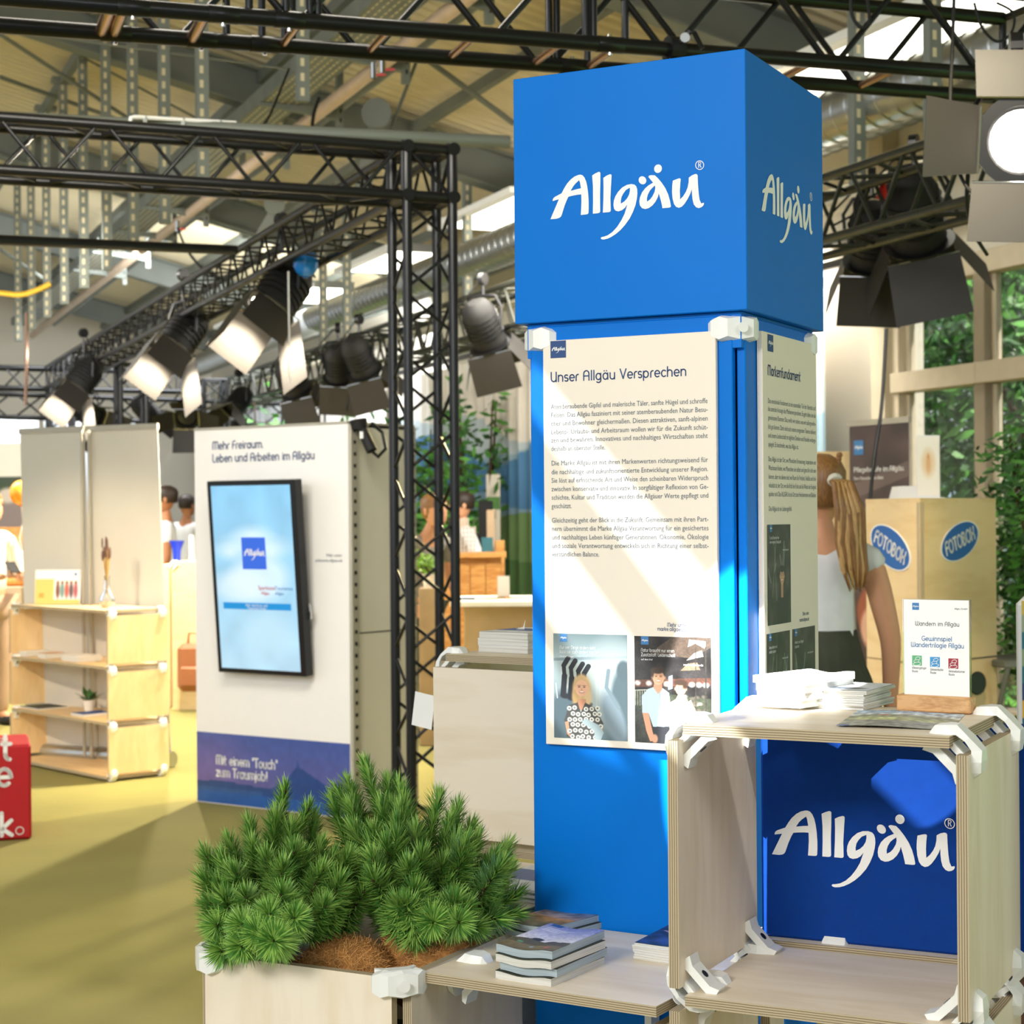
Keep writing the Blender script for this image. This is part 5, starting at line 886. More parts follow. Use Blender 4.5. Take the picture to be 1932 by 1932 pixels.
for i in range(9):
    q = 9.9+i*1.55; t = thing('tray_bracket', f'steel bracket under the cable tray, {["nearest","second","third","fourth","fifth","sixth","seventh","eighth","ninth"][i]} along it', 'bracket', mx=HM @ T(0, q, 0), group='cable tray brackets')
    b = MB(); b.prism([(pt0-.02, zt_-.012), (3.86, zt_-.012), (3.86, zt_-.10), (pt0-.02, zt_-.03)], -.02, .02); b.build('arm', MT['steel'], t)
    b = MB(); b.box((3.86, 0, zt_+.1), (.05, .05, .55)); b.build('post', MT['steel'], t)
    for k in range(4): b = MB(); b.box((3.86, -.026, zt_-.1+k*.07), (.014, .002, .03)); b.build('slot', MT['blackmat'], t)
def strut(label, p, q, z0, z1, group='perforated roof struts'):
    t = thing('perforated_strut', label, 'strut', mx=HM @ T(p, q, 0), group=group); b = MB(); b.box((0, 0, (z0+z1)/2), (.07, .06, z1-z0)); b.build('channel', MT['steel'], t); b = MB(); z = z0+.05
    while z < z1-.05: b.box((-.008, -.031, z), (.022, .003, .045)); z += .085
    b.build('slots', MT['ceil'], t, kind='stuff'); b = MB(); b.box((0, 0, z1-.02), (.2, .12, .04)); b.build('head_plate', MT['steel'], t)
ordn = ['nearest', 'second', 'third', 'fourth', 'fifth', 'sixth', 'seventh', 'eighth', 'ninth', 'tenth']
for i in range(9): q = 10.6+i*1.15; strut(f'perforated steel strut in the row above the cross truss, {ordn[i]} one', 2.3, q, 3.45, roof_z(2.3)-.08)
strut('single perforated strut beside the tray, left of the blue cube', 2.75, 10.0, 3.9, roof_z(2.75)-.1)
for i, (u, v, d) in enumerate(((1617, 255, 9.6), (1760, 210, 8.8), (882, 510, 15.5), (655, 590, 17.2), (610, 605, 18.6))):
    P = to_hall(W(u, v, d)); strut(('perforated strut right of the blue cube', 'perforated strut behind the hanging cable at the right', 'perforated strut between tower and cube', 'perforated strut above the kiosk right edge', 'small perforated strut above the kiosk middle')[i], P.x, P.y, P.z-.28, roof_z(P.x)-.1)
# light panels and ducts
for i, (q0, q1) in enumerate(((7.1, 9.75), (10.3, 11.9), (13.5, 15.2), (16.7, 18.2), (19.6, 21.0), (22.6, 24))):
    t = thing('ceiling_light', f'bright ceiling light panel, {ordn[i]} in the row above the window side', 'ceiling light', mx=HM @ T(5.72, 0, 4.12), group='bright ceiling light panels')
    b = MB(); b.box((0, (q0+q1)/2, .05), (.50, q1-q0, .08)); b.build('housing', MT['alu'], t); b = MB(); b.box((0, (q0+q1)/2, .004), (.44, q1-q0-.06, .012)); b.build('diffuser', MT['tubelight'], t)
    b = MB(); b.box((-.3, (q0+q1)/2, .02), (.10, q1-q0+.3, .05)); b.build('reflector', MT['white'], t)
def duct(label, p, z, r, q0, q1, m='alu'):
    t = thing('spiral_duct', label, 'duct', mx=HM @ T(p, 0, z)); b = MB(); b.tube((0, q0, 0), (0, q1, 0), r, n=24); b.build('duct_body', MT[m], t, smooth=True)
    b = MB(); q = q0
    while q < q1: b.loft([b.ring((0, q+k, 0), (0, 1, .0), r+.008*(1-abs(k)/.012*.9), 24) for k in (-.012, 0, .012)], cap=False); q += .14
    b.build('seams', MT[m], t, kind='stuff', smooth='all')
duct('ribbed silver spiral air duct below the light panels', 5.46, 3.74, .15, 5, 26); duct('second spiral air duct close to the window wall', 6.3, 4.0, .13, 6, 24, 'steel')
b = MB(); b.box((5.9, 14, 3.42), (.16, 20, .10), bev=.01); b.build('white_trunking', MT['rail'], None, HM, label='long pale trunking above the second truss', category='trunking')
rod('grey_rail', W(-30, 222, 8.55), W(960, 268, 9.5), .035, MT['steel'], None, 10, label='grey rail with clips lying behind the cross truss', category='rail')
P0, P1 = W(243, 222, 8.7), W(445, 232, 9.0); t = thing('conduit', 'short white conduit clipped along the grey rail', 'conduit', P0); D = P1-P0
b = MB(); b.path([(0, 0, -.04), (0.01, 0, .0), D*.05+V((0, 0, .005)), D], .010, 8); b.build('pipe', MT['white'], t, smooth=True)
for k in (.15, .5, .85): b = MB(); b.box(tuple(D*k+V((0, 0, -.03))), (.02, .02, .08)); b.build('clip', MT['steel'], t)
for i, (a, c, r, lab) in enumerate((((0, 65, 13), (255, 232, 15), .016, 'dark roof tie rod crossing the upper left corner'), ((40, 45, 14), (420, 250, 16), .010, 'thin roof tie rod right of the dark one'), ((140, 88, 15), (480, 205, 16), .018, 'grey roof tie running behind the steel struts'), ((0, 145, 16), (240, 232, 17), .02, 'brown roof tie low in the upper left'), ((805, 112, 13), (968, 232, 13.5), .022, 'grey roof tie above the tower left of the cube'), ((790, 105, 12.5), (735, 250, 12), .012, 'thin pale hanger rod left of the cube'), ((0, 470, 20), (95, 535, 20), .02, 'pale roof tie at the left edge'), ((380, 500, 20), (470, 560, 20), .02, 'roof tie behind the lamp truss'), ((60, 64, 11.5), (540, 130, 12), .008, 'thin light wire below the front truss'), ((470, 0, 9), (640, 0, 9), .0, ''))):
    if lab: rod('tie_rod', W(*a), W(*c), r, MT['steel2'], None, 8, label=lab, category='tie rod')
for i, (u, v, d) in enumerate(((705, 135, 10.5), (722, 125, 10.5), (335, 428, 15))):
    t = thing('shutoff_valve', ('left one of two pipe valves with red levers under the tray', 'right one of two pipe valves with red levers under the tray', 'far pipe valve with a red lever under the tray')[i], 'valve', W(u, v, d), group='pipe valves'); b = MB(); b.tube((0, 0, -.04), (0, 0, .05), .018, n=10); b.build('valve_body', MT['chrome'], t); b = MB(); b.box((.04, 0, -.02), (.06, .015, .012)); b.build('lever', MT['redvalve'], t)
for i, (u, v, d, p1_) in enumerate(((712, 235, 12, (690, 330, 12)), (520, 400, 17, (480, 470, 17)))):
    t = thing('roof_post', ('slanting steel roof post with round gusset plate left of the cube', 'farther slanting roof post behind the lamp truss')[i], 'post', W(u, v, d)); D = W(*p1_)-W(u, v, d)
    b = MB(); b.box((0, 0, 0), (.10, .10, D.length*1.6), D.to_track_quat('Z', 'Y').to_matrix().to_4x4() @ T(0, 0, D.length*.6)); b.build('shaft', MT['steel2'], t); b = MB(); b.tube((0, -.08, .06), (0, -.062, .06), .10, n=24); b.build('gusset', MT['steel2'], t)
# ================================================================ white kiosk with the touch screen
def up_quad(uvL, uvR, z=0): a, c = WZ(*uvL, z), WZ(*uvR, z); return V((a.x, a.y, 0)), math.atan2(c.y-a.y, c.x-a.x), (c-a).length
KO, KY, KW = up_quad((371, 1528), (661, 1562)); KO = KO*1.03; KW *= 1.03; KM = T(*KO) @ RZ(KY); KH = EYE.z+(986-813)*(KO.y)/F; KD = .56
ki = thing('display_kiosk', 'tall white display kiosk headed Mehr Freiraum with a blue foot panel', 'kiosk', mx=KM)
def kx(u, v, y=0): return KM.inverted() @ on_plane(u, v, KM @ V((0, y, 0)), KM.to_3x3() @ V((0, -1, 0)))
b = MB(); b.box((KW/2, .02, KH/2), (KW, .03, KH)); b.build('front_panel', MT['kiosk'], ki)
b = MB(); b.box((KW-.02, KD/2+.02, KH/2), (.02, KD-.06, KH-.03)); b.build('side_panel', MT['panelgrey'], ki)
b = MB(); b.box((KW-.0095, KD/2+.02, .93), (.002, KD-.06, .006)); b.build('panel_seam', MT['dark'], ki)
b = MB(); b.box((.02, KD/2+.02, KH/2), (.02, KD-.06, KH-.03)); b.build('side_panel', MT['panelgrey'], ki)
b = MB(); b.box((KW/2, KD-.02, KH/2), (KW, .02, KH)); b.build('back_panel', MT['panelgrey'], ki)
hole = MB(); hole.tube((.0, 0, 0), (.002, 0, 0), .011, n=10); hme = hole.mesh('punched_hole'); hme.materials.append(MT['dark'])
for y in (.045, KD-.035):
    b = MB(); b.box((KW-.004, y, KH/2), (.030, .050, KH)); po = b.build('perforated_post', MT['alusoft'], ki)
    for i in range(int(KH/.06)): link('punched_hole', hme, None, po, T(KW+.0105, y, .04+i*.06))
b = MB(); b.box((KW/2, KD/2, KH+.006), (KW, KD, .012)); b.build('top_frame', MT['alusoft'], ki)
zb = kx(380, 1382).z; xz = kx(625, 1500)
cvk = Cv(zb/KW, 150, '3d4f92'); a_ = zb/KW; cvk.grad(0, a_, '6b5f9a', '3d56a0'); cvk.mix(np.exp(-((cvk.X-.1)**2+(cvk.Y-a_*.45)**2)/.05)*.5, '8a6aa6')
cvk.mix((cvk.Y < a_*(.30+.02*np.sin(cvk.X*9)))*1., '24467f'); cvk.mix((cvk.Y < a_*.22)*.5, '33639f'); cvk.poly([(.45, a_*.22), (.60, a_*.42), (.665, a_*.62), (.672, a_*.74), (.68, a_*.62), (.80, a_*.47), (.92, a_*.30), (1, a_*.26), (1, 0), (.4, 0)], '1f4586'); cvk.mix((cvk.Y < a_*.16)*1., '2257a0'); cvk.noise(.05, 40, 3)
cvk.build('foot_print', KW-.004, MT['vprint'], ki, T(.002, .0035, .004), h=zb)
def kletters(nm, m, rows, w):
    b = MB()
    for t, (u0, v), (u1, v1), cap in rows: p0, p1 = kx(u0, v), kx(u1, v1); letters(b, t, p0.x, p0.z, cap, .003, w=w, width=p1.x-p0.x)
    return b.build(nm, MT[m], ki)
kletters('heading', 'print_blue', [('Mehr Freiraum.', (400, 848), (496, 845), .040), ('Leben und Arbeiten im Allgäu', (400, 872), (593, 865), .040)], .0062)
kletters('foot_lettering', 'print_white', [('Mit einem "Touch"', (407, 1441), (523, 1450), .046)], .0085); kletters('foot_lettering', 'print_white', [('zum Traumjob!', (407, 1464), (504, 1471), .046)], .0085)
b = MB(); p = kx(645, 1055); text_mesh(b, 'Mehr unter:', p.x, p.z+.012, .022, .003, align='r'); text_mesh(b, 'jobboerse.allgaeu.de', p.x, p.z-.014, .022, .003, align='r'); b.build('small_lettering', MT['print_grey'], ki)
# tilted screen
def kpt(u, v, off): return KM.inverted() @ on_plane(u, v, KM @ V((0, -off, 0)), KM.to_3x3() @ V((0, -1, 0)))
sTL, sTR, sBL, sBR = kpt(391, 908, .155), kpt(558, 905, .155), kpt(410, 1268, .075), kpt(574, 1277, .075)
ex = ((sTR-sTL)+(sBR-sBL)).normalized(); ez = ((sTL-sBL)+(sTR-sBR)); ez = (ez-ex*ez.dot(ex)).normalized(); ey = ez.cross(ex)
SW_, SH_ = ((sTR-sTL).length+(sBR-sBL).length)/2, ((sTL-sBL).length+(sTR-sBR).length)/2
ts = thing('touch_screen', 'black upright touch screen mounted at a tilt on the white kiosk', 'screen', mx=KM @ frame((sTL+sTR+sBL+sBR)/4, ex, ey, ez))
b = MB(); b.box((0, .03, 0), (SW_, .06, SH_), bev=.004); b.build('housing', MT['black'], ts)
b = MB(); b.box((SW_*.25, .08, -.02), (.12, .06, .5)); b.build('wall_bracket', MT['blackmat'], ts)
scv = Cv(SH_/SW_*.985, 120, '8fc0e4'); H_ = scv.asp; scv.grad(0, H_, 'a9cfec', '7db6e0'); scv.noise(.05, 8, 3)
for x, y, rx, ry in ((.5, H_*.74, .16, .05), (.5, H_*.70, .26, .05), (.2, H_*.64, .10, .05), (.72, H_*.64, .10, .05), (.5, H_*.66, .3, .04), (.30, H_*.45, .32, .14), (.55, H_*.50, .35, .2)): scv.ell(x, y, rx, ry, 'cfe2f3', .10, 0, .75)
scv.ell(.62, H_*.2, .3, .2, 'b9d9f1', .2, 0, .6); scv.poly([(.07, H_*.325), (.93, H_*.325), (.93, H_*.362), (.07, H_*.362)], '2287cf')
scv.build('screen_glass', SW_*.90, MT['vscreen'], ts, T(-SW_*.45, -.002, -SH_*.475), h=SH_*.95)
logo_square(ts, -SW_*.13, SH_*.045, SW_*.27, -.004, 'screenblue'); b = MB(); text_mesh(b, 'Sparkasse', SW_*.03, -SH_*.06, .030, -.004); text_mesh(b, 'Allgäu', SW_*.06, -SH_*.085, .024, -.004); b.build('small_lettering', MT['redvalve'], ts)
b = MB(); text_mesh(b, 'Tourismus', SW_*.22, -SH_*.06, .028, -.004); text_mesh(b, 'Allgäu', SW_*.22, -SH_*.085, .024, -.004); b.build('small_lettering', MT['print_lt'], ts)
b = MB(); text_mesh(b, 'Hier berühren und', 0, -SH_*.148, .020, -.004, align='c'); text_mesh(b, 'Traumjob finden', 0, -SH_*.163, .020, -.004, align='c'); b.build('button_lettering', MT['print_white'], ts)
pk = kpt(583, 1150, .05); t = thing('padlock', 'small silver padlock hanging beside the touch screen', 'padlock', mx=KM @ T(*pk)); b = MB(); b.box((0, 0, -.03), (.03, .014, .04), bev=.003); b.build('lock_body', MT['chrome'], t); b = MB(); b.path([(-.009, 0, -.01), (-.009, 0, .015), (0, 0, .026), (.009, 0, .015), (.009, 0, -.01)], .003, 6); b.build('shackle', MT['chrome'], t)
pc = KM.inverted() @ WZ(672, 800, KH+.02); t = thing('plug_coupling', 'black power plug coupling hanging over the kiosk corner', 'plug', mx=KM @ T(KW+.03, .06, KH)); b = MB()
b.tube((0, 0, -.02), (.0, -.01, .02), .045, n=14); b.path([(0, 0, 0), (.04, 0, -.07), (.08, 0, -.14)], .028, 10); b.build('plug_body', MT['blackmat'], t, smooth=True); b = MB(); b.path([(.08, 0, -.14), (.12, 0, -.17), (.17, 0, -.13), (.15, 0, -.05), (.08, 0, .0)], .010, 6); b.build('cord', MT['black'], t); b = MB(); b.box((.038, -.03, -.06), (.02, .004, .035)); b.build('paper_tag', MT['paper'], t)
# roller banners seen from behind
for i, (uL, uR, vb, lab) in enumerate((((38, 811), (158, 806), None, 'grey roller banner seen from behind, left of the pair'), ((164, 806), (297, 801), None, 'grey roller banner seen from behind, right of the pair'))):
    a, c = WZ(*uL, 2.1), WZ(*uR, 2.1); yaw = math.atan2(c.y-a.y, c.x-a.x); w = (c-a).length; M_ = T(a.x, a.y, 0) @ RZ(yaw)
    t = thing('roller_banner', lab, 'banner', mx=M_, group='grey roller banners'); b = MB(); b.loft([[V((0, 0, 2.08)), V((w, 0, 2.08)), V((w, .004, 2.08)), V((0, .004, 2.08))], [V((-.02, .06, .1)), V((w+.035, .06, .1)), V((w+.035, .064, .1)), V((-.02, .064, .1))]]); b.build('film', MT['bannerback'], t)
    b = MB(); b.box((w/2, 0, 2.09), (w+.01, .02, .035)); b.build('top_rail', MT['alusoft'], t); b = MB(); b.tube((-.03, .06, .05), (w+.05, .06, .05), .05, n=16); b.build('base', MT['alu'], t, smooth=True); b = MB(); b.tube((w/2+(-.24 if i else .27), -.02, .05), (w/2+(-.24 if i else .27), -.02, 2.08), .010, n=8); b.build('pole', MT['alusoft'], t)
# left shelf of three boxes
a, c = WZ(17, 1140, .995), WZ(203, 1152, .995); yaw = math.atan2(c.y-a.y, c.x-a.x); w = (c-a).length; LM = T(a.x, a.y, 0) @ RZ(yaw)
ls = thing('open_shelf', 'warmly lit three-storey plywood shelf before the grey roller banners', 'shelf', mx=LM)
def lsh(w, d, levels, h0):
    for k, z in enumerate(levels):
        ply_panel('shelf_board', w-.05, d, .016, ls, T(w/2, d/2, z-.008), 'ply_warm')
        if k+1 < len(levels):
            zb = levels[k+1]
            for x in (.008, w-.008): ply_panel('side_board', z-zb-.05, d, .016, ls, T(x, d/2, (z+zb)/2-.008) @ RY(PI/2), 'ply_warm')
        for y in (.035, d-.035):
            for x, e in ((0, -1), (w, 1)):
                connector(ls, (x, y, z if k < 3 else z-.016), (e, 0, 0) if (e > 0) == (k < 3) else (0, 0, 1 if k < 3 else -1), (0, 0, 1 if k < 3 else -1) if (e > 0) == (k < 3) else (e, 0, 0))
DL = .40; lsh(w, DL, [.995, .668, .345, .03], 0)
def lpt(u, v, z, y=.1): return LM.inverted() @ on_plane(u, v, LM @ V((0, y, 0)), LM.to_3x3() @ V((0, -1, 0)))
p = lpt(66, 1133, .995); cvp = Cv(.75, 70, 'ffffff'); cvp.poly([(0, .05), (.42, .05), (.42, .55), (0, .55)], 'f6d273'); cvp.poly([(0, .0), (1, .0), (1, .10), (0, .10)], 'f6d273'); cvp.poly([(.08, .14), (.2, .14), (.2, .24), (.08, .24)], 'e0a840'); cvp.poly([(.86, .62), (.92, .62), (.92, .68), (.86, .68)], '3760b0')
for i, cc in enumerate(('7a4a40', '6a9a98', 'c9584a', '5a4650', 'b4505a')): cvp.ell(.50+i*.10, .30, .045, .17, cc, .03); cvp.ell(.50+i*.10, .47, .03, .04, '8a5a44', .02)
s_ = thing('sign_card', 'white and yellow printed card standing on the left shelf', 'sign', mx=LM @ T(p.x, .10, .996) @ RZ(-yaw-.05) @ RX(-.12)); cvp.build('card_print', .285, MT['vprint'], s_, T(0, -.003, 0)); b = MB(); b.box((.1425, .0, .107), (.29, .003, .218)); b.build('card', MT['acrylw'], s_)
p = lpt(202, 1133, .995, .16); t = thing('lavender_vase', 'round glass vase with dried lavender on the left shelf', 'vase', mx=LM @ T(p.x, .16, .996))
b = MB(); b.lathe([(.03, .001), (.045, .02), (.045, .06), (.02, .10), (.014, .17), (.018, .19)], 18, cap=False); b.build('vase', MT['glassvase'], t, smooth='all'); b = MB()
r_ = random.Random(4)
for i in range(22): a = r_.uniform(0, 6.28); s = r_.uniform(.2, 1); b.path([(0, 0, .02), (.006*math.cos(a), .006*math.sin(a), .18), (.04*s*math.cos(a), .03*s*math.sin(a), .30+.10*r_.random())], .0018, 4)
b.build('stems', MT['straw'], t, kind='stuff'); b = MB()
r_ = random.Random(4)
for i in range(22): a = r_.uniform(0, 6.28); s = r_.uniform(.2, 1); z = .30+.10*r_.random(); b.ball((.04*s*math.cos(a), .03*s*math.sin(a), z), (.006, .006, .035), 6, 4)
b.build('flower_heads', MT['lavender'], t, kind='stuff')
for i, (u, v, z, wd, l_, tk, mm) in enumerate(((44, 1240, .668, .10, .16, .03, 'paper'), (86, 1243, .668, .10, .14, .03, 'plank'), (130, 1244, .668, .20, .16, .035, 'paper'), (38, 1350, .345, .26, .2, .008, 'olive'), (148, 1353, .345, .16, .2, .015, 'navy'))):
    p = lpt(u, v, z); book('book', ('white book lying on the upper shelf level at left', 'tan box-like book in the middle of the upper level', 'thick white catalogue on the upper level', 'flat dark magazine on the level below', 'blue-covered booklet right of the small plant')[i], wd, l_, tk, None, mx=LM @ T(min(max(p.x, .03), w-wd-.03), .05, z+.001), cover=mm)
p = lpt(140, 1338, .345); t = thing('potted_plant', 'small dark-leaved plant in a white pot on the left shelf', 'plant', mx=LM @ T(p.x, .2, .347)); b = MB(); b.lathe([(.025, 0), (.03, .03), (.038, .075), (.034, .075), (.026, .05)], 16); b.build('pot', MT['terra'], t, smooth=True)
r_ = random.Random(8)
for i in range(12):
    a = r_.uniform(0, 6.28); e = r_.uniform(.2, 1.1); d = V((math.cos(a)*math.cos(e), math.sin(a)*math.cos(e), math.sin(e))); L = r_.uniform(.06, .12); s = d.cross(V((0, 0, 1))).normalized()*.022; o0 = V((0, 0, .075)); b = MB(); b.add([o0, o0+d*L*.5-s, o0+d*L*.6+V((0, 0, .004)), o0+d*L*.5+s, o0+d*L], [(0, 1, 2), (0, 2, 3), (1, 4, 2), (3, 2, 4)]); b.build('leaf', MT['leafd'], t, fix=False)
# red cube
c = WZ(60, 1584, 0); a = WZ(-60, 1592, 0); yaw = math.atan2(c.y-a.y, c.x-a.x)-.06; RM = T(c.x, c.y, 0) @ RZ(yaw)
rc = thing('cube_stool', 'red cube stool with white lettering at the left edge', 'stool', mx=RM); b = MB(); b.box((-.225, .225, .228), (.45, .45, .45), bev=.012); b.build('cover', MT['red'], rc)
b = MB()
for t_, v in (('unt', 1432), ('ee', 1481), ('ck', 1575)): p = RM.inverted() @ on_plane(26, v, RM @ V((0, 0, 0)), RM.to_3x3() @ V((0, -1, 0))); letters(b, t_, -.085, p.z, .118 if t_ != 'ck' else .105, -.003, w=.019, align='r', track=.12)
p = RM.inverted() @ on_plane(20, 1572, RM @ V((0, 0, 0)), RM.to_3x3() @ V((0, -1, 0))); ribbon(b, [(-.055+.018*math.cos(x), p.z+.01+.018*math.sin(x)) for x in np.linspace(0, 6.28, 18)], .004, -.003, lambda q: (q[0], -.003, q[1])); b.build('lettering', MT['print_white'], rc)
b = MB(); ribbon(b, [(-.22+.11*math.cos(x), .22+.09*math.sin(x)) for x in np.linspace(0, 6.28, 26)], .02, 0, lambda q: (q[0], q[1], .4545)); b.build('lettering', MT['print_white'], rc)
# ================================================================ people
def skin(name, joints, edges, radii, m, parent, sub=1, mx=None):
    ks = list(joints); me = bpy.data.meshes.new(name); me.from_pydata([joints[k] for k in ks], [(ks.index(a), ks.index(c)) for a, c in edges], []); o = link(name, me, m, parent, mx)
    sk = o.modifiers.new('skin', 'SKIN'); sk.use_smooth_shade = True; sk.branch_smoothing = .6
    for i, k in enumerate(ks):
        r = radii[k]; r = (r, r) if not hasattr(r, '__len__') else r; d = me.skin_vertices[0].data[i]; d.radius = r; d.use_root = (i == 0)
    s = o.modifiers.new('sub', 'SUBSURF'); s.levels = sub; s.render_levels = sub; return o
def lofts(name, rings, m, parent, n=20, fold=0, nf=9, mx=None):     # rings: (x, y, z, rx, ry[, yaw])
    b = MB(); rs = []
    for k, r in enumerate(rings):
        x, y, z, rx, ry = r[:5]; f = fold*(r[5] if len(r) > 5 else 1); rs.append([V((x+(rx+f*math.sin(i*2*PI/n*nf))*math.cos(2*PI*i/n), y+(ry+f*math.sin(i*2*PI/n*nf))*math.sin(2*PI*i/n), z)) for i in range(n)])
    b.loft(rs, True); return b.build(name, m, parent, mx, smooth='all')
def hand(parent, P, d, side, m, s=1.0, curl=.5):      # palm at P, fingers along d
    d = V(d).normalized(); sd = V(side).normalized(); nn = d.cross(sd); j = {'w': P, 'p': P+d*.045*s, 'q': P+d*.08*s}; e = [('w', 'p'), ('p', 'q')]; r = {'w': (.022*s, .017*s), 'p': (.034*s, .014*s), 'q': (.034*s, .012*s)}
    for k, (o, L) in enumerate(((-.030, .062), (-.010, .074), (.010, .070), (.029, .056))):
        b0 = P+d*.085*s+sd*o*s; b1 = b0+(d+nn*curl*.4)*L*.5*s; b2 = b1+(d*.6+nn*curl)*L*.5*s; f = f'f{k}'; j[f+'a'], j[f+'b'], j[f+'c'] = b0, b1, b2; e += [('q', f+'a'), (f+'a', f+'b'), (f+'b', f+'c')]; r[f+'a'] = r[f+'b'] = .0088*s; r[f+'c'] = .0068*s
    t0 = P+d*.03*s-sd*.034*s; t1 = t0+(d*.7-sd*.5+nn*.3).normalized()*.035*s; t2 = t1+(d*.9+nn*.3).normalized()*.028*s; j['ta'], j['tb'], j['tc'] = t0, t1, t2; e += [('p', 'ta'), ('ta', 'tb'), ('tb', 'tc')]; r['ta'] = .012*s; r['tb'] = .0100*s; r['tc'] = .0078*s
    return skin('hand', j, e, r, m, parent)
def head(parent, P, yaw, m, hm, r=.112, style='short', beard=False):
    M_ = T(*P) @ RZ(yaw); rings = [(.0, .02, -.10, .050, .055), (0, -.005, -.112, .035, .045), (0, -.022, -.104, .046, .058), (0, -.016, -.075, .060, .080), (0, -.008, -.035, .070, .092), (0, 0, .005, .075, .098), (0, .004, .05, .074, .098), (0, .006, .085, .060, .082), (0, .006, .108, .030, .042), (0, .006, .112, .004, .006)]
    h = lofts('head', rings[1:], m, parent, 20, mx=M_); b = MB(); b.hull([(0, -.092, .012), (-.010, -.094, -.026), (.010, -.094, -.026), (0, -.118, -.024), (0, -.10, -.034)]); b.build('nose', m, h, smooth='all')
    for s in (-1, 1):
        b = MB(); b.ball((s*.076, .012, -.008), (.008, .017, .030), 10, 8); b.build('ear', m, h, smooth='all'); b = MB(); b.ball((s*.030, -.086, .010), (.013, .010, .008), 10, 8); b.build('eye', MT['eye'], h, smooth='all'); b = MB(); b.box((s*.030, -.094, .030), (.034, .006, .006)); b.build('eyebrow', hm, h)
    b = MB(); b.ball((0, -.088, -.055), (.024, .010, .007), 10, 6); b.build('mouth', MT['lips'], h, smooth='all')
    b = MB(); rr = [[V((rx*math.cos(t)*1.10, .012+ry*math.sin(t)*1.08, z)) if math.sin(t) > -.45 or z > .055 else V((rx*math.cos(t)*.9, .010-ry*.75, z+.008)) for t in [2*PI*i/24 for i in range(24)]] for z, rx, ry in ((-.06, .058, .085) if style != 'short' else (-.035, .062, .088), (-.02, .070, .094), (.02, .075, .100), (.06, .076, .102), (.092, .062, .086), (.116, .030, .042), (.120, .003, .003))]; b.loft(rr); b.build('hair', hm, h, smooth='all')
    if beard: b = MB(); b.ball((0, -.045, -.080), (.062, .058, .042), 14, 10); b.build('beard', hm, h, smooth='all')
    return h
